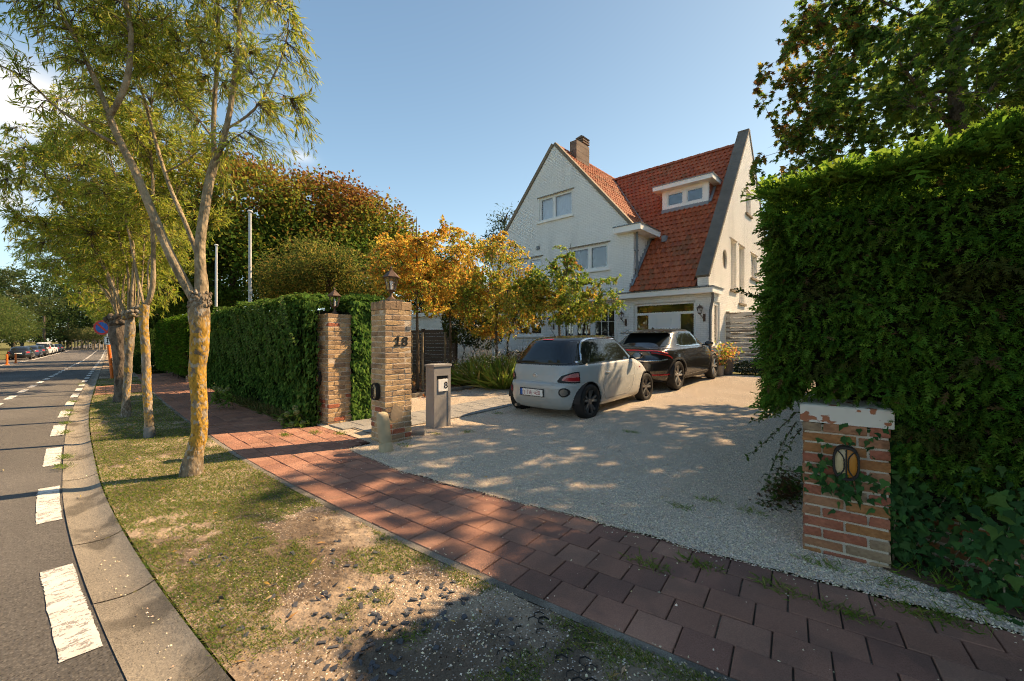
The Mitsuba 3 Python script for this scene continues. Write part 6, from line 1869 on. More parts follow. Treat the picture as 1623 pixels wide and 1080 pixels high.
def wheel_meshes(R, W, rim_r, nsp, twin):
    """tyre and rim, axis y, outer face towards -y"""
    ty = MB(); pr = [(rim_r - .005, -W * .42), (rim_r + .012, -W * .48), (R - .035, -W * .5), (R - .012, -W * .46), (R, -W * .36), (R + .001, 0), (R, W * .36), (R - .012, W * .46), (R - .035, W * .5), (rim_r, W * .48)]
    sw = lambda v: np.column_stack([v[:, 0], v[:, 2], -v[:, 1]])
    ty.lathe(pr, sides=40, M=sw)
    for gy in (-.22, .0, .22):
        pass
    rm = MB(); rm.lathe([(rim_r, -W * .43), (rim_r - .006, -W * .44), (rim_r - .018, -W * .40), (rim_r - .022, -.02), (rim_r - .03, W * .3), (0, W * .3)], sides=40, M=sw)
    hub = MB(); hub.lathe([(0, -W * .36), (.052, -W * .36), (.06, -W * .33), (.06, -W * .1), (0, -W * .1)], sides=20, M=sw)
    for k in range(nsp):
        for s in ((-1, 1) if twin else (0,)):
            a = 2 * math.pi * k / nsp + .2
            c0, c1 = a + s * .16, a + s * (.10 if twin else 0) 
            p0 = np.array([.045 * math.cos(c0), 0, .045 * math.sin(c0)]); p1 = np.array([(rim_r - .014) * math.cos(a + s * .21), 0, (rim_r - .014) * math.sin(a + s * .21)])
            d = unit(p1 - p0); n = np.array([-d[2], 0, d[0]])
            w0, w1 = (.018, .026) if twin else (.034, .055)
            y0, y1 = -W * .33, -W * .41
            v = []
            for p, w, y in ((p0, w0, y0), (p1, w1, y1)):
                for q in (-1, 1):
                    for yy in (y + .004, y + .035):
                        v.append(p + n * w * q + np.array([0, yy, 0]))
                v.append(p + np.array([0, y - .008, 0]))
            v = np.array(v)
            hub.add(v, np.array([[0, 4, 9], [0, 9, 5], [4, 2, 7], [4, 7, 9], [0, 5, 6], [0, 6, 1], [2, 3, 8], [2, 8, 7]]))
    return ty.get(), rm.get(), hub.get()


def car(key, label, tab, bumps, axles, R, tw, rim_r, place_, side_glass, rear_glass, paint, hi=True, roof=None, front_glass=None, rim='rim_dark', spokes=(5, True), group=None, grooves=(), gate=(), N=120, M=64, half_track=None, cat='car'):
    t = thing(key, label, cat, group)
    Mx = place_
    base = car_loft(tab, bumps, 0, N, M)
    off = lambda o: car_loft(tab, bumps, o, N, M)
    shell = lambda o, i=-.01: off(o) - off(i)
    body = base
    arch = []
    for x in axles:
        cyl = m3.Manifold.cylinder(4, R + .045, circular_segments=48).rotate([90, 0, 0]).translate([x, 2, R])
        keep = m3.Manifold.cube([4, 1.1, 4], True).translate([x, 0, R])
        arch.append(cyl - keep)
    cut = arch[0] + arch[1]
    body = body - cut
    if grooves or gate:
        gs = [prism_side(g) for g in grooves] + [prism_rear(g, -.5, .8) for g in gate]
        g = gs[0]
        for q in gs[1:]:
            g = g + q
        body = body - (g ^ (off(.01) - off(-.010)))
    put(f'{t}__body', body, paint, smooth=32, M=Mx)
    lin = MB()
    for x in axles:
        for s in (-1, 1):
            an = np.linspace(0, np.pi, 17)
            y0, y1 = s * .55, s * (tab[4][3] - .03)
            v = np.vstack([np.column_stack([x + (R + .040) * np.cos(an), np.full(17, y), R + (R + .040) * np.sin(an)]) for y in (y0, y1)] + [[[x, y0, R]]])
            lin.add(v, np.array([[k, k + 1, 17 + k + 1, 17 + k] for k in range(16)])); lin.add(v, np.array([[k, k + 1, 34] for k in range(16)]))
    put(f'{t}__wheel_well', lin.get(), 'trim_black', M=Mx)
    if roof is not None:
        put(f'{t}__roof', shell(.0025) ^ roof, 'paint_black', smooth=32, M=Mx)
    gsh = shell(.005)
    for g in side_glass:
        for y0, y1 in ((-3, -.2), (.2, 3)):
            put(f'{t}__side_window', gsh ^ prism_side(g, y0, y1), 'car_glass', smooth=32, M=Mx)
    put(f'{t}__rear_window', gsh ^ prism_rear(rear_glass, -.5, 1.35 if not hi else 1.25), 'car_glass', smooth=32, M=Mx)
    if front_glass is not None:
        put(f'{t}__windscreen', gsh ^ prism_rear(front_glass, 1.9, 6.), 'car_glass', smooth=32, M=Mx)
    ty, rm, hub = wheel_meshes(R, tw, rim_r, *spokes)
    tp, rp, hp = mikit.ply(ty, 'black_rubber', smooth=35), mikit.ply(rm, 'trim_black', smooth=35), mikit.ply(hub, rim, smooth=25)
    ht = half_track or tab[4][3] - tw / 2 - .012
    for x in axles:
        for s in (-1, 1):
            W_ = Mx @ T().translate([float(x), float(s * ht), float(R)]) @ (T().rotate([0, 0, 1], 180.) if s > 0 else T())
            k = uniq(f'{t}__wheel')
            put(k, None, None, shape=tp, M=W_)
            if hi:
                put(f'{k}__rim', None, None, shape=hp, M=W_); put(f'{k}__hub', None, None, shape=rp, M=W_)
            else:
                put(f'{k}__rim', None, None, shape=hp, M=W_)
    return t, base, shell, Mx


def car_place(x, y, z, heading, pitch=0.):
    return T().translate([float(x), float(y), float(z)]).rotate([0, 0, 1], float(heading)).rotate([0, 1, 0], float(-pitch))


# the grey three door hatchback
A = [(.17, .32, 3.42, .68, 5, 3), (.19, .17, 3.54, .76, 4.4, 2.9), (.27, .07, 3.65, .825, 4, 2.8), (.42, .01, 3.70, .852, 3.8, 2.7), (.58, .01, 3.69, .86, 3.8, 2.7), (.655, .035, 3.67, .86, 3.8, 2.7), (.685, .075, 3.64, .858, 4, 2.7), (.80, .11, 3.48, .852, 4.2, 2.6), (.90, .15, 3.2, .838, 4.4, 2.6), (.955, .175, 2.98, .818, 4.6, 2.7), (.985, .19, 2.88, .79, 4.6, 2.8), (1.06, .225, 2.74, .762, 4.4, 3), (1.20, .31, 2.46, .71, 4, 3.1), (1.33, .41, 2.16, .655, 3.7, 3.1), (1.41, .50, 1.94, .60, 3.4, 3), (1.455, .64, 1.76, .51, 3, 2.8), (1.478, .88, 1.52, .32, 2.6, 2.6), (1.484, 1.1, 1.32, .10, 2, 2)]
AB = [(.64, .42, .46, .30, .030), (2.95, .42, .46, .32, .026)]
side1 = smooth_poly([(1.06, .992), (2.50, .992), (2.18, 1.20), (1.86, 1.385), (1.45, 1.415), (1.14, 1.41)], .02)
side2 = smooth_poly([(.60, .992), (1.02, .992), (1.10, 1.40), (.86, 1.375), (.70, 1.26), (.62, 1.10)], .03)
rearg = smooth_poly([(-.66, 1.0), (.66, 1.0), (.64, 1.1), (.545, 1.375), (.40, 1.405), (-.40, 1.405), (-.545, 1.375), (-.64, 1.1)], .05)
frontg = smooth_poly([(-.66, .99), (.66, .99), (.5, 1.40), (-.5, 1.40)], .05)
lampR = smooth_poly([(-.90, .665), (-.90, .865), (-.70, .862), (-.54, .80), (-.475, .715), (-.50, .685), (-.70, .668)], .02)
lampR2 = smooth_poly([(-.83, .69), (-.83, .845), (-.70, .838), (-.59, .79), (-.535, .722), (-.70, .69)], .02)
arcdoor = [(1.0, .985), (.985, .85), (1.03, .60), (1.10, .36), (1.16, .30), (2.05, .30), (2.18, .38), (2.28, .60), (2.36, .85), (2.42, .97)]
Aplace = car_place(-4.735, 5.76, .028, 90.0, 1.7)
t, base, shell, Mx = car('hatchback', 'light grey three door hatchback with black roof parked on the gravel', A, AB, (.64, 2.95), .312, .20, .225, Aplace, [side1, side2], rearg, 'paint_grey', True,
                         roof=prism_side(Polygon([(-1, .975), (5, .975), (5, 3), (-1, 3)])), front_glass=frontg, spokes=(5, True), grooves=[sline(arcdoor, .0055), sline([(3.05, .92), (2.62, .95), (2.42, .97)], .003)], gate=[sline([(-.9, .672), (.9, .672)], .004), sline([(-.56, .70), (-.50, .668)], .003)])
for s in (1, -1):
    L1, L2 = (lampR, lampR2) if s > 0 else (mirror_y(lampR), mirror_y(lampR2))
    k = uniq(f'{t}__tail_lamp')
    put(k, shell(.007) ^ prism_rear(L1, -.5, .42), 'trim_black', smooth=30, M=Mx)
    put(f'{k}__lens', shell(.011) ^ prism_rear(L2, -.5, .40), 'tail_pale', smooth=30, M=Mx)
    L3 = smooth_poly([(-.83 * s, .70), (-.83 * s, .77), (-.62 * s, .765), (-.57 * s, .715)], .008)
    put(f'{k}__lens', shell(.013) ^ prism_rear(L3, -.5, .40), 'tail_red', smooth=30, M=Mx)
arc = line([(2.56, .995), (2.2, 1.23), (1.9, 1.405), (1.5, 1.437), (1.1, 1.435), (.84, 1.40), (.67, 1.27), (.585, 1.12), (.54, 1.045), (.42, 1.03)], .012)
put(f'{t}__chrome_strip', (shell(.009) ^ prism_side(arc, -3, -.2)), 'chrome', smooth=30, M=Mx)
put(f'{t}__chrome_strip', (shell(.009) ^ prism_side(arc, .2, 3)), 'chrome', smooth=30, M=Mx)
m = MB()
for dz in (0, .022):
    pass
put(f'{t}__pillar_vent', shell(.008) ^ (prism_side(sline([(.43, .995), (.56, .995)], .007)) + prism_side(sline([(.43, 1.017), (.55, 1.017)], .006))), 'dark_chrome', M=Mx)
plate = f'{t}__number_plate'
m = MB(); m.box(-.013, .004, -.27, .27, .425, .565); put(plate, m.get(), 'trim_black', M=Mx)
m = MB(); m.box(-.016, .0, -.205, .255, .437, .553); m2_ = MB(); m2_.box(-.016, .0, .207, .255, .437, .553)
m = MB(); m.box(-.016, .0, -.255, .205, .437, .553)
put(f'{plate}__face', m.get(), 'plate_white', M=Mx); put(f'{plate}__blue_band', m2_.get(), 'sign_blue', M=Mx)
tx = meshkit.text_mesh('1-TVL-430', .072, .003); tv = tx.vertices; wd = tv[:, 0].max()
put(f'{plate}__lettering', (np.column_stack([-.0165 - tv[:, 2], .19 - tv[:, 0] * (.385 / wd), .459 + tv[:, 1]]), tx.faces), 'plate_red', M=Mx)
m = MB(); m.tube([(-.0 + .105, .045 * math.cos(a), .775 + .045 * math.sin(a)) for a in np.linspace(0, 2 * math.pi, 25)], .006, 6); m.add(np.array([[.096, .07, .787], [.096, -.005, .767], [.096, -.005, .775], [.096, -.07, .763], [.096, .005, .783], [.096, .005, .775]]), np.array([[0, 1, 2], [0, 2, 5], [5, 2, 3], [5, 3, 4]]))
put(f'{t}__emblem', m.get(), 'chrome', smooth=40, M=Mx)
ell = lambda y, r: Polygon([(y + r * math.cos(q), .515 + r * 1.1 * math.sin(q)) for q in np.linspace(0, 2 * np.pi, 33)[:-1]])
for y, b in ((.60, 'tail_red'), (-.60, 'dark_chrome')):
    k = uniq(f'{t}__fog_lamp')
    put(k, shell(.009) ^ prism_rear(ell(y, .072), -.5, .4), 'trim_black', smooth=30, M=Mx)
    put(f'{k}__lens', shell(.013) ^ prism_rear(ell(y, .052), -.5, .4), b, smooth=30, M=Mx)
put(f'{t}__brake_lamp', shell(.010) ^ prism_rear(smooth_poly([(-.11, 1.418), (.11, 1.418), (.11, 1.436), (-.11, 1.436)], .004), -.5, .9), 'tail_red', M=Mx)
m = MB(); m.tube([(.20, .50, 1.02), (.195, .3, 1.035), (.20, .10, 1.03)], .012, 6); m.lathe([(0, -.02), (.03, -.02), (.03, .02), (0, .03)], c=(.20, .50, 1.02), sides=10)
put(f'{t}__wiper', m.get(), 'trim_black', M=Mx)
m = MB(); m.lathe([(0, 0), (.035, 0), (.02, .03), (0, .035)], c=(.75, 0, 1.452), sides=12); m.tube([(.75, 0, 1.47), (.62, .0, 1.60), (.50, 0, 1.74)], .004, 5)
put(f'{t}__antenna', m.get(), 'trim_black', smooth=40, M=Mx)
for s in (-1, 1):
    k = uniq(f'{t}__mirror')
    m = m3.Manifold.sphere(1., 32).scale([.075, .11, .072]).translate([2.36, s * .91, 1.045]) ^ m3.Manifold.cube([.2, .6, .5], True).translate([2.41, s * .91, 1.05])
    put(k, m + m3.Manifold.cube([.06, .14, .03], True).translate([2.36, s * .80, 1.0]), 'paint_grey' if False else 'paint_black', smooth=40, M=Mx)
    m = MB(); m.lathe([(0, .0), (.058, .0), (.06, .004), (0, .005)], sides=20, M=lambda v: np.column_stack([2.308 - v[:, 2], v[:, 0] * 1.4 + s * .915, v[:, 1] * .95 + 1.045])); put(f'{k}__glass', m.get(), 'chrome', M=Mx)
    m = m3.Manifold.sphere(1., 24).scale([.085, .018, .018]).translate([1.22, s * .862, .80])
    put(f'{t}__door_handle', m, 'chrome', smooth=40, M=Mx)
    m = m3.Manifold.sphere(1., 24).scale([.030, .006, .012]).translate([2.55, s * .858, .80]); put(f'{t}__side_repeater', m, 'tail_red', smooth=40, M=Mx)
put(f'{t}__exhaust', m3.Manifold.cylinder(.2, .028, circular_segments=16).rotate([0, 90, 0]).translate([.06, .45, .21]), 'dark_chrome', smooth=40, M=Mx)

# the black crossover
B = [(.21, .40, 4.38, .76, 5, 3.2), (.235, .20, 4.54, .85, 4.6, 3), (.34, .07, 4.64, .91, 4.2, 2.9), (.52, .02, 4.68, .935, 4, 2.8), (.70, .03, 4.66, .945, 4, 2.8), (.765, .02, 4.62, .945, 4, 2.8), (.80, .04, 4.58, .943, 4, 2.7), (.90, .07, 4.40, .935, 4, 2.6), (.985, .06, 4.15, .915, 3.8, 2.6), (1.02, .09, 3.98, .895, 3.8, 2.6), (1.05, .22, 3.84, .862, 4, 2.7), (1.10, .36, 3.70, .825, 4.2, 2.8), (1.22, .62, 3.36, .765, 4, 3), (1.34, .88, 3.00, .71, 3.8, 3), (1.44, 1.06, 2.72, .655, 3.6, 3), (1.50, 1.20, 2.50, .58, 3.2, 2.8), (1.535, 1.5, 2.3, .42, 2.8, 2.6), (1.55, 1.8, 2.1, .12, 2, 2)]
BB = [(.92, .55, .62, .36, .034), (3.82, .50, .55, .34, .022)]
sg1 = smooth_poly([(1.20, 1.115), (2.05, 1.085), (2.05, 1.455), (1.72, 1.455), (1.42, 1.36)], .02)
sg2 = smooth_poly([(2.10, 1.082), (3.18, 1.075), (2.72, 1.36), (2.48, 1.445), (2.10, 1.457)], .02)
rg = smooth_poly([(-.74, 1.09), (.74, 1.09), (.60, 1.40), (-.60, 1.40)], .04)
fg = smooth_poly([(-.74, 1.08), (.74, 1.08), (.55, 1.47), (-.55, 1.47)], .05)
Bplace = car_place(-4.80, 9.62, float(zg(-4.8, 10.54)) + .025, 90.0, 1.66)
t, base, shell, Mx = car('crossover_car', 'glossy black crossover car parked nose towards the white house door', B, BB, (.92, 3.82), .362, .235, .265, Bplace, [sg1, sg2], rg, 'paint_black', True, front_glass=fg, rim='rim_silver', spokes=(5, True),
                         grooves=[sline([(2.07, 1.07), (2.05, .60), (2.05, .36), (3.2, .36), (3.28, .60), (3.32, .95)], .0035), sline([(2.07, .36), (1.45, .36), (1.38, .55), (1.22, .80), (1.16, 1.05)], .0035)], gate=[sline([(-.9, .70), (.9, .70)], .004)])
bar = unary_union([line([(-.95, .83), (-.86, .90), (-.70, .985), (-.45, 1.012), (0, 1.018), (.45, 1.012), (.70, .985), (.86, .90), (.95, .83)], .011)])
put(f'{t}__light_bar', shell(.010) ^ prism_rear(bar, -.5, .50), 'tail_red', smooth=30, M=Mx)
for y0, y1 in ((-3, -.5), (.5, 3)):
    put(f'{t}__light_bar', shell(.009) ^ prism_side(line([(.14, .96), (.35, .91), (.55, .86), (.62, .80)], .010), y0, y1), 'tail_red', smooth=30, M=Mx)
put(f'{t}__chrome_strip', shell(.010) ^ prism_rear(line([(-.93, .88), (-.84, .80), (-.72, .765), (0, .755), (.72, .765), (.84, .80), (.93, .88)], .013), -.5, .45), 'chrome', smooth=30, M=Mx)
put(f'{t}__reflector', shell(.010) ^ prism_rear(unary_union([smooth_poly([(s * .42, .40), (s * .86, .40), (s * .86, .435), (s * .42, .435)], .01) for s in (-1, 1)]), -.5, .6), 'tail_red', smooth=30, M=Mx)
sp_ = m3.Manifold.hull_points(np.array([[x, y, z] for (x, w, z0, z1) in ((.74, .60, 1.432, 1.448), (1.25, .63, 1.44, 1.492)) for y in (-w, w) for z in (z0, z1)], np.float32))
put(f'{t}__spoiler', sp_, 'paint_black', smooth=30, M=Mx)
m = MB(); m.add(np.array([[1.6, -.02, 1.54], [1.6, .02, 1.54], [1.45, 0, 1.60], [1.46, 0, 1.535]]), np.array([[0, 1, 2], [0, 2, 3], [1, 3, 2]])); put(f'{t}__roof_fin', m.get(), 'paint_black', M=Mx)
cl = unary_union([sline([(.93 - .46 * math.cos(a), .362 + .44 * math.sin(a)) for a in np.linspace(.15, 3.0, 24)], .024), sline([(3.83 - .46 * math.cos(a), .362 + .44 * math.sin(a)) for a in np.linspace(.15, 3.0, 24)], .024), sline([(1.40, .27), (3.36, .27)], .045)])
put(f'{t}__cladding', shell(.008) ^ prism_side(cl), 'trim_black', smooth=30, M=Mx)
for s in (-1, 1):
    m = m3.Manifold.sphere(1., 32).scale([.09, .115, .072]).translate([3.05, s * 1.0, 1.10]) ^ m3.Manifold.cube([.3, .6, .5], True).translate([3.12, s * 1.0, 1.1])
    put(f'{t}__mirror', m + m3.Manifold.cube([.07, .16, .03], True).translate([3.06, s * .88, 1.06]), 'paint_black', smooth=40, M=Mx)
put(f'{t}__window_trim', shell(.009) ^ prism_side(line([(3.22, 1.072), (2.2, 1.076), (1.35, 1.10), (1.12, 1.135)], .008)), 'chrome', smooth=30, M=Mx)
m = MB(); m.box(-.02, .02, -.26, .26, .50, .61); put(f'{t}__number_plate', m.get(), 'plate_white', M=Mx)

# parked cars far down the road
SED = [(.20, .3, 4.3, .72, 5, 3), (.25, .08, 4.5, .84, 4.4, 3), (.5, .0, 4.6, .90, 4, 2.8), (.70, .02, 4.55, .90, 4, 2.8), (.86, .06, 4.3, .88, 4, 2.7), (.93, .12, 3.6, .84, 4, 2.8), (.97, .55, 3.4, .79, 4, 3), (1.18, .85, 2.9, .70, 3.8, 3), (1.34, 1.25, 2.5, .62, 3.4, 3), (1.42, 1.6, 2.2, .40, 2.6, 2.6), (1.43, 1.8, 2.0, .1, 2, 2)]
VAN = [(.22, .3, 4.3, .78, 5, 3), (.28, .05, 4.5, .88, 4.6, 3), (.6, .0, 4.6, .93, 4.4, 2.8), (.90, .03, 4.5, .93, 4.4, 2.8), (1.0, .05, 4.1, .91, 4.4, 2.8), (1.06, .08, 3.7, .87, 4.4, 2.9), (1.4, .2, 3.1, .79, 4.2, 3), (1.66, .34, 2.6, .72, 3.8, 3), (1.76, .6, 2.3, .55, 3, 2.8), (1.79, 1.1, 1.9, .12, 2, 2)]
sedg = [smooth_poly([(1.0, 1.0), (3.1, .99), (2.5, 1.33), (1.5, 1.36)], .03)]
vang = [smooth_poly([(.5, 1.1), (3.4, 1.08), (2.6, 1.62), (.6, 1.66)], .04)]
mat('paint_silver', (.42, .42, .42), .3, clearcoat=.8)
mat('paint_blue', (.02, .03, .06), .25, clearcoat=1.)
for i, (x, tab, g, paint, lab, rel) in enumerate(((-68.0, SED, sedg, 'paint_black', 'black low car parked nearest in the row across the road behind the red posts', -6.35), (-75.0, SED, sedg, 'paint_blue', 'dark blue car parked second in the row across the road', -6.3), (-81.5, SED, sedg, 'paint_black', 'dark car parked third in the row just before the silver van', -6.3), (-88, VAN, vang, 'paint_silver', 'silver people carrier parked in the row across the road', -6.2),
                                                  (-96, SED, sedg, 'paint_silver', 'silver car parked right behind the people carrier far down the road', -6.3), (-103, SED, sedg, 'paint_blue', 'small dark car near the far end of the parked row', -6.3), (-110, SED, sedg, 'paint_black', 'last black car of the parked row far down the road', -6.3), (-36.2, SED, sedg, 'paint_black', 'dark car cut off by the left edge of the picture', -4.65))):
    y = float(sh(x)) + rel
    van = tab is VAN
    lamp = [(-.9, .62, -.60, .80), (.60, .62, .9, .80)]
    hd = 180 - 3.6
    tt, b_, shl, Mx = car('parked_car' if i < 7 else 'passing_car', lab, tab, (), (.85, 3.6), .32, .2, .22, car_place(x, y, float(zg(x, y)) + .005, hd if i < 7 else hd + 180), g, smooth_poly([(-.72, 1.08), (.72, 1.08), (.6, 1.6), (-.6, 1.6)], .04) if van else smooth_poly([(-.68, 1.0), (.68, 1.0), (.55, 1.34), (-.55, 1.34)], .04), paint, False, rim='rim_silver', spokes=(5, False), group=None, N=56, M=30)
    for s in (-1, 1):
        put(f'{tt}__tail_lamp', shl(.012) ^ prism_rear(smooth_poly([(s * .52, .70 + .2 * van), (s * .93, .70 + .2 * van), (s * .93, .86 + .3 * van), (s * .62, .86 + .3 * van)], .02), -.5, .4), 'tail_red', M=Mx)
    m = MB(); m.box(-.03, .03, -.26, .26, .62, .73); put(f'{tt}__number_plate', m.get(), 'plate_white', M=Mx)
# ---------------------------------------------------------------- street furniture and garden things
rng = np.random.default_rng(83)
sgn = thing('parking_sign', 'round red and blue no parking sign on an orange wrapped post by the thick pollard', 'sign')
b = G(178, 602); top = P(168.5, 512, 17.0)
ax = lambda s: b + (top - b) * s
m = MB(); m.tube([ax(-.02), ax(.3), ax(.60)], .052, 14); put(f'{sgn}__post_sleeve', m.get(), 'sign_orange', smooth=40)
m = MB(); m.tube([ax(.60), ax(.85), ax(1.06)], .038, 12); put(f'{sgn}__post', m.get(), 'steel_pole', smooth=40)
SR = rotz(52)
facing = lambda c: (lambda v: SR(np.asarray(v)) + c)
c = P(161.5, 520.5, 16.94)
disc = lambda r0, r1, d: (lambda a: Polygon(np.column_stack([r1 * np.cos(a), r1 * np.sin(a)]), [np.column_stack([r0 * np.cos(a), r0 * np.sin(a)])] if r0 else None))(np.linspace(0, 2 * np.pi, 49)[:-1])


def plate(poly, d0, d1, b_, name, cc=c):
    e = extrude(poly, d1 - d0)
    put(f'{sgn}__{name}', (facing(cc)(np.column_stack([e.vertices[:, 0], -(d0 + e.vertices[:, 2]), e.vertices[:, 1]])), e.faces), b_)


plate(disc(0, .305, 0), -.012, 0, 'sign_back', 'backing')
plate(disc(.225, .30, 0), .001, .004, 'sign_red', 'red_ring')
plate(disc(0, .2245, 0), .001, .0035, 'sign_blue', 'blue_field')
sl = LineString([(-.17, .17), (.17, -.17)]).buffer(.036, cap_style=2)
plate(sl, .0045, .0065, 'sign_red', 'slash')
c2 = P(170.5, 541, 16.93)
plate(Polygon([(-.13, -.17), (.13, -.17), (.13, .17), (-.13, .17)]), -.004, .0, 'white_plastic', 'supplementary_plate', c2)
ar = unary_union([Polygon([(-.015, -.07), (.015, -.07), (.015, .07), (-.015, .07)]), Polygon([(-.05, .065), (.05, .065), (0, .13)]), Polygon([(-.05, -.065), (.05, -.065), (0, -.13)])])
plate(ar, .001, .003, 'black_paint', 'supplementary_plate__arrow', c2)
plate(Polygon([(-.125, -.165), (.125, -.165), (.125, .165), (-.125, .165)], [[(-.112, -.152), (.112, -.152), (.112, .152), (-.112, .152)]]), .001, .002, 'black_paint', 'supplementary_plate__border', c2)

for (u, Y, zt, lab) in ((396.3, 13.2, 5.55, 'taller looking nearer white flagpole rising behind the ivy hedge'), (342.8, 17.0, 5.35, 'farther white flagpole seen next to the lichen trunk')):
    t = thing('flagpole', lab, 'flagpole', None)
    p = Pg(u, Y)
    m = MB(); m.tube([p - [0, 0, .1], p + [0, 0, 2.5], p * [1, 1, 0] + [0, 0, zt]], [.060, .052, .042], 14); put(f'{t}__pole', m.get(), 'steel_pole', smooth=40)
    m = MB(); m.lathe([(0, 0), (.075, 0), (.08, .03), (.05, .06), (0, .07)], c=p * [1, 1, 0] + [0, 0, zt], sides=14); put(f'{t}__cap', m.get(), 'steel_pole', smooth=40)
    m = MB(); m.box(p[0] + .02, p[0] + .12, p[1] - .03, p[1] + .03, zt - 2.62, zt - 2.48); put(f'{t}__cleat', m.get(), 'steel_pole')

for k, (u, v) in enumerate(((11, 580), (25, 577))):
    p = G(u, v)
    m = MB(); m.lathe([(.0, 0), (.14, 0), (.14, .04), (.06, .06), (.06, .40), (.062, .41), (.062, .52), (.06, .53), (.06, .64), (.062, .65), (.062, .74), (.06, .75), (.055, .82), (0, .83)], c=p, sides=16)
    put('flexible_post', m.get(), 'sign_orange', smooth=35, label=('leftmost red flexible post on the edge of the parking bay', 'second red flexible post from the left in front of the black parked car')[k], cat='post', group='red flexible posts on the parking bay')


def slat_fence(key, label, x0, x1, y, z0, z1, n, b, posts, d=.02, var=.004, cat='fence'):
    t = thing(key, label, cat)
    h = (z1 - z0) / n
    for k in range(n):
        segs = list(zip(posts[:-1], posts[1:]))
        for (a, e) in segs:
            m = MB(); dd = rng.normal() * var
            v = np.array([[x, y + yy + dd, z0 + k * h + zz] for x in (a + .02, e - .02) for (yy, zz) in ((0, .004), (d, .004), (d * .9, h - .004), (d * .3, h - .004))])
            m.add(v, np.array([[0, 1, 5, 4], [1, 2, 6, 5], [2, 3, 7, 6], [3, 0, 4, 7], [0, 3, 2, 1], [4, 5, 6, 7]]))
            put(f'{t}__board', m.get(), b)
    for p in posts:
        m = MB(); m.box(p - .05, p + .05, y - .035, y + .07, z0 - .15, z1 + .04); put(f'{t}__post', m.get(), b)
    return t


zf = float(zg(-12, 9.6))
slat_fence('garden_fence', 'dark brown horizontal board fence behind the planting bed of yellow trees', -17.2, -11.4, 9.55, zf + .02, 1.86, 13, 'fence_wood', [-17.2, -15.3, -13.35, -11.4])
ts = slat_fence('board_screen', 'weathered whitish board screen with peeling paint right of the house', -4.30, -.4, 16.55, .30, 2.47, 12, 'peeling_board', [-4.33, -2.4, -.4], .03, .006, 'screen')
gar = thing('garage', 'low white garage wall behind the brown board fence and yellow trees', 'building')
m = MB(); m.box(-24, -16.4, 13.5, 19, 0, 2.75); put(f'{gar}__wall', m.get(), 'white_brick')
m = MB(); m.box(-24.2, -16.2, 13.3, 19.2, 2.753, 2.95); put(f'{gar}__roof_edge', m.get(), 'white_paint')

# flowering grasses by the hatchback
t = thing('flowering_grass', 'tall light green grasses with tiny white flowers at the foot of the yellow green tree', 'plant')
m = MB(); fl = MB()
cpl = [(P(770, 600, 11.9), 1.0, 1.0), (P(800, 598, 11.4), .95, 1.1), (P(745, 604, 12.3), .7, .9), (P(825, 592, 11.6), .8, .9)]
for c_, h, w in cpl:
    n = 900
    r = rng.normal(size=(n, 2)) * .16
    base = np.column_stack([c_[0] + r[:, 0], c_[1] + r[:, 1], np.full(n, float(zg(c_[0], c_[1])) + .05)])
    D = unit(np.column_stack([r * 2.4 + rng.normal(size=(n, 2)) * .30, np.ones(n)]))
    m.add(*leaves('blade', base, D, rng.normal(size=(n, 3)), rng.uniform(.4, 1.0, n) * h, rng.uniform(.012, .024, n), palette(rng, n, [(.19, .26, .04), (.26, .31, .055), (.13, .19, .033), (.32, .28, .08)], None, .25)))
    k = 85
    tip = base[:k] + D[:k] * (rng.uniform(.7, 1.35, (k, 1)) * h) + rng.normal(size=(k, 3)) * .12
    for a_, b_ in zip(base[:k], tip):
        fl.tube([a_, (a_ + b_) / 2 + rng.normal(size=3) * .03, b_], .0035, 3, c=(.12, .13, .05))
        q = b_ + rng.normal(size=(4, 3)) * .045
        fl.add(*leaves('quad', q, rng.normal(size=(4, 3)), rng.normal(size=(4, 3)), .038, .032, palette(rng, 4, [(.75, .72, .66), (.62, .5, .46)])))
v, f = m.get(); put(f'{t}__blades', (v, f), 'leaf', color=m.col(), kind='stuff')
v, f = fl.get(); put(f'{t}__flower_stems', (v, f), 'leaf', color=fl.col(), kind='stuff')
BR = [(.11, .06, .03), (.16, .09, .045), (.07, .06, .03), (.09, .10, .03)]
p = P(845, 575, 13.4); bush('garden_shrub', 'brownish fading shrub below the ground floor window beside the grasses', 'shrub', [(p[0], p[1], .75, .75, .5, .45), (p[0] - .7, p[1] - .2, .7, .6, .5, .4)], 2600, BR, .08)
p = P(740, 545, 14.5); bush('garden_shrub', 'dark green tall shrub in front of the brown fence end', 'shrub', [(p[0], p[1], 2.0, .95, .8, .75), (p[0] + .6, p[1] + .2, 1.7, .8, .6, .6), (p[0] - .5, p[1], 2.2, .6, .6, .5)], 5200, [(.03, .05, .015), (.05, .075, .02), (.08, .10, .025)], .09)
p = P(712, 600, 12.5); bush('garden_shrub', 'dry brown low plants in the leaf litter of the planting bed', 'shrub', [(p[0], p[1], .22, .9, .5, .16)], 900, BR, .07, stems=3)
p = P(740, 590, 12.6); bush('garden_shrub', 'pale dry seed heads left of the flowering grasses', 'shrub', [(p[0], p[1], .55, .5, .4, .45)], 900, [(.40, .33, .22), (.30, .22, .14), (.16, .17, .06)], .05, 'quad')
p = np.array([-3.2, 16.1, .45]); bush('garden_shrub', 'low grey green shrub along the foot of the board screen', 'shrub', [(p[0], p[1], .5, .9, .35, .28), (p[0] + .9, p[1], .5, .7, .3, .3)], 3600, [(.05, .075, .03), (.08, .10, .045), (.035, .05, .02)], .07)
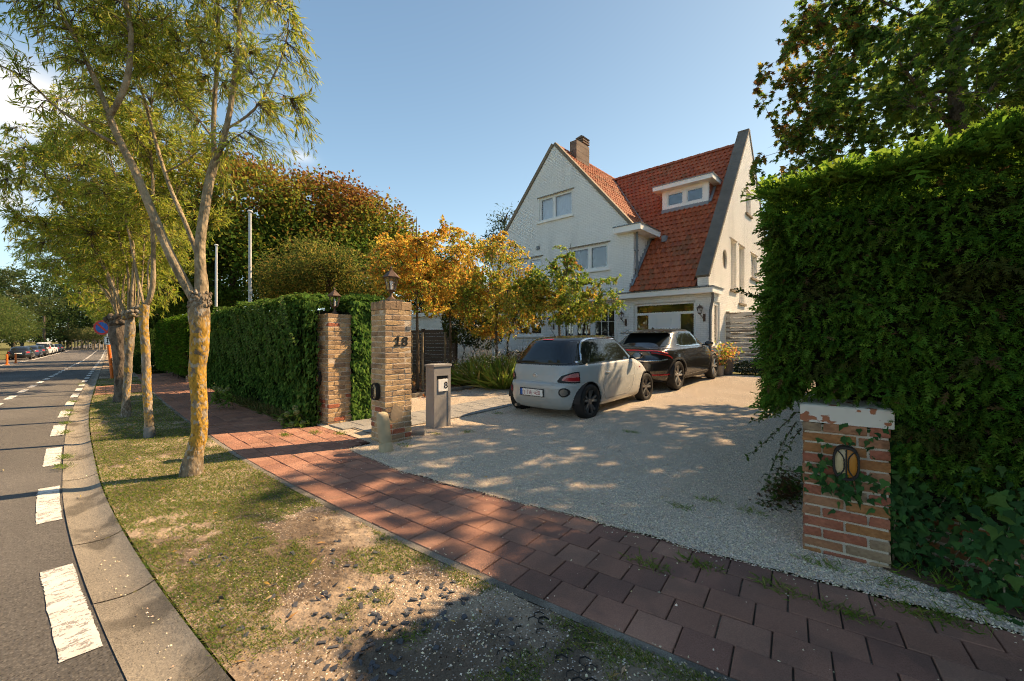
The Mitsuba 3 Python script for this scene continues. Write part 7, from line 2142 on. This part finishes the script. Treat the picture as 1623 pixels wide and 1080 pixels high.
for k, (x, y, r, lab) in enumerate(((-3.92, 14.78, .24, 'black flower pot with orange and yellow green plants at the house corner'), (-4.02, 14.35, .17, 'smaller grey pot standing just before the flowering pot'))):
    t = thing('flower_pot', lab, 'pot', None)
    z = float(zg(x, y)) + .03
    m = MB(); m.lathe([(0, 0), (r * .72, 0), (r * .78, .02), (r, r * 1.9), (r * 1.05, r * 1.92), (r * 1.05, r * 2.05), (r * .92, r * 2.05), (r * .9, r * 1.8), (0, r * 1.8)], c=(x, y, z), sides=24); put(f'{t}__pot', m.get(), 'terracotta' if k == 0 else 'zinc', smooth=35)
    n = 520 if k == 0 else 120
    q = np.array([x, y, z + r * 2.3 + (.16 if k == 0 else 0)]) + rng.normal(size=(n, 3)) * np.array([.17, .15, .16]) * (1 if k == 0 else .5)
    v, f, c_ = leaves('oval', q, rng.normal(size=(n, 3)) + [0, 0, .4], rng.normal(size=(n, 3)) * .5 + [0, 0, 1], rng.uniform(.05, .11, n), rng.uniform(.03, .07, n), palette(rng, n, [(.42, .17, .06), (.30, .30, .05), (.20, .26, .05), (.46, .24, .12)], (2, 2.2, 2, 1)))
    put(f'{t}__plant', (v, f), 'leaf', color=c_, kind='stuff')
# white ornament on the window sill of the porch side
m = MB(); m.lathe([(0, 0), (.07, 0), (.09, .04), (.05, .09), (.03, .12), (0, .13)], c=(-4.30, 15.45, 1.285), sides=14)
put('sill_ornament', m.get(), 'white_plastic', smooth=40, label='small white ornament on the outer side window sill', cat='ornament')

# ---------------------------------------------------------------- background planting
CON = [(.045, .075, .05), (.07, .10, .07), (.03, .055, .04)]
big_tree('conifer_tree', 'thin blue green conifer top showing left of the white gable', Pg(795, 26), 9, [bl(797, 380, 26, 20, 22), bl(790, 350, 26, 11, 18), bl(812, 345, 26, 9, 18), bl(785, 400, 26, 26, 20), bl(815, 400, 26, 20, 30)], 3400, .26, CON, None, 'willow', .14, gap=None, wr=.25, cl=5, spread=.16)
DK = [(.022, .042, .013), (.034, .06, .016), (.05, .08, .02), (.014, .026, .009)]
for (u, Y, blobs, lab) in ((285, 33, [(285, 470, 33, 60, 60), (250, 500, 33, 40, 45)], 'dark evergreen mass behind the clipped hedge left of the flagpoles'), (245, 40, [(235, 470, 40, 40, 60), (215, 505, 40, 30, 35)], 'dark tall tree over the footpath behind the slim willow'), (690, 30, [(690, 455, 30, 50, 45), (740, 470, 30, 40, 35)], 'dark tree behind the yellow young trees')):
    big_tree('garden_tree', lab, Pg(u, Y), 8, [bl(*q) for q in blobs], 9000, .26, DK, None, 'quad', .22, gap=(.5, .40))
# other side of the road: street trees one can tell apart
OL = [(.055, .085, .022), (.085, .115, .03), (.12, .14, .045), (.035, .06, .018)]
OPP = [(-44, 8.6), (-52, 8.8), (-61, 8.4), (-71, 8.0), (-82, 7.6), (-95, 7.2)]
for k, (x, h) in enumerate(OPP):
    y = float(sh(x)) - 9.6; z = float(zg(x, y))
    r = 2.7
    big_tree('street_tree', f'{ORD[k]} leafy grey green street tree from the left on the far side of the road', (x, y, z), h, [(x, y, z + h * .62, r, r, h * .32), (x + .8, y + .7, z + h * .48, r * .7, r * .7, h * .22), (x - 1.2, y + .3, z + h * .78, r * .6, r * .6, h * .2)], 9500, .23, OL, None, 'willow', .16, 'street trees across the road', 'bark_pale', gap=(.7, .42), wr=.30, cl=7, spread=.22)
# distant wood closing the view
m = MB(); tr = MB(); n = 0
wood = []
for (u, Y, vt, ru) in ((62, 100, 412, 34), (95, 105, 432, 30), (130, 110, 452, 34), (165, 112, 450, 36), (200, 110, 440, 36), (235, 100, 432, 34), (275, 80, 430, 40), (20, 105, 430, 40), (-40, 100, 420, 50), (-120, 90, 400, 60), (108, 95, 475, 26), (148, 100, 485, 26), (70, 90, 470, 30), (35, 92, 470, 34), (185, 104, 480, 30), (215, 96, 490, 30), (250, 85, 480, 34), (310, 70, 450, 40)):
    pt = P(u, vt, Y); g = float(zg(pt[0], pt[1])); r = ru / FPX * Y * 1.3
    wood.append((pt[0], pt[1], g + (pt[2] - g) * .56, r, r, (pt[2] - g) * .47))
    tr.tube([(pt[0], pt[1], g - .2), (pt[0], pt[1], pt[2] * .6)], [.3, .15], 7)
q = in_clusters(rng, blob_points(rng, wood, 8500, .8, (.25, .40)), 7, .42)
k = len(q)
v, f, c = leaves('quad', q, rng.normal(size=(k, 3)) + [0, 0, -.2], rng.normal(size=(k, 3)) * .6 + [0, 0, .8], rng.uniform(.35, .75, k), rng.uniform(.25, .5, k), palette(rng, k, [(.028, .05, .016), (.045, .072, .022), (.065, .085, .03), (.09, .095, .04)], None, .3, np.clip((meshkit.fbm(q * .12, 3, seed=4) * 7 - 1.9).astype(int), 0, 3)))
wd_ = thing('wood', 'dark mixed wood closing the view at the end of the road', 'trees'); labels[wd_]['kind'] = 'stuff'
put(f'{wd_}__crowns', (v, f), 'leaf', color=c, kind='stuff'); put(f'{wd_}__trunks', tr.get(), 'bark_dark', kind='stuff')
# far row of pollards at the bend
for i in range(17):
    u = 96 + i * 5.6 + rng.normal() * .8; Y = 96 - i * .6
    b = P(u, 541, Y); b[2] = float(zg(b[0], b[1]))
    t = thing('pollard_tree', f'{ORD[i]} small pale pollard from the left in the far row at the bend', 'tree', 'far pollards at the bend of the road')
    m = MB(); m.tube([b - [0, 0, .1], b + [.05, 0, 1.3], b + [0, 0, 2.4]], [.14, .11, .15], 7); put(f'{t}__trunk', m.get(), 'bark_pale', smooth=True)
    q = in_clusters(rng, blob_points(rng, [(b[0], b[1], b[2] + 3.5, 1.3, 1.3, 1.2)], 60, .7), 7, .2); k = len(q)
    v, f, c = leaves('willow', q, rng.normal(size=(k, 3)) + [0, 0, -.3], rng.normal(size=(k, 3)) + [0, 0, .6], rng.uniform(.25, .5, k), rng.uniform(.12, .2, k), palette(rng, k, [(.13, .14, .05), (.18, .17, .07), (.09, .11, .035)]))
    put(f'{t}__crown', (v, f), 'leaf', color=c, kind='stuff')
fw = thing('boundary_wall', 'pale low garden wall across the road behind the black parked car', 'wall')
m = MB(); x0, x1 = -72, -36
v, f = grid(lambda X, Z: np.column_stack([X, sh(X) - 10.8, zg(X, sh(X) - 10.8) + Z * 1.0 - .1]), np.linspace(x0, x1, 20), np.array([0, 1.1])); m.add(v, f); v2 = v - [0, .25, 0]; m.add(v2, f[:, ::-1])
v, f = grid(lambda X, Z: np.column_stack([X, sh(X) - 10.78 - Z * .3, zg(X, sh(X) - 10.8) + 1.0 + 0 * Z]), np.linspace(x0, x1, 20), np.array([0., 1])); m.add(v, f)
put(f'{fw}__face', m.get(), 'white_paint')
hh = thing('tall_hedge', 'tall green hedge across the road behind the street trees', 'hedge')
n = 9000; x = rng.uniform(-100, -38, n); y = sh(x) - 12.2 + .5 * rng.random(n); z = zg(x, y) + 2.6 * rng.random(n)
v, f, c = leaves('quad', np.column_stack([x, y, z]), rng.normal(size=(n, 3)) + [0, .4, -.3], rng.normal(size=(n, 3)) * .5 + [0, 1, .5], rng.uniform(.25, .5, n), rng.uniform(.2, .4, n), palette(rng, n, OL))
put(f'{hh}__foliage', (v, f), 'leaf', color=c, kind='stuff')
m = MB(); v, f = grid(lambda X, Z: np.column_stack([X, sh(X) - 12.5, zg(X, sh(X) - 12.5) + Z]), np.linspace(-100, -38, 20), np.array([-.1, 2.5])); put(f'{hh}__core', (v, f), 'hedge_core')
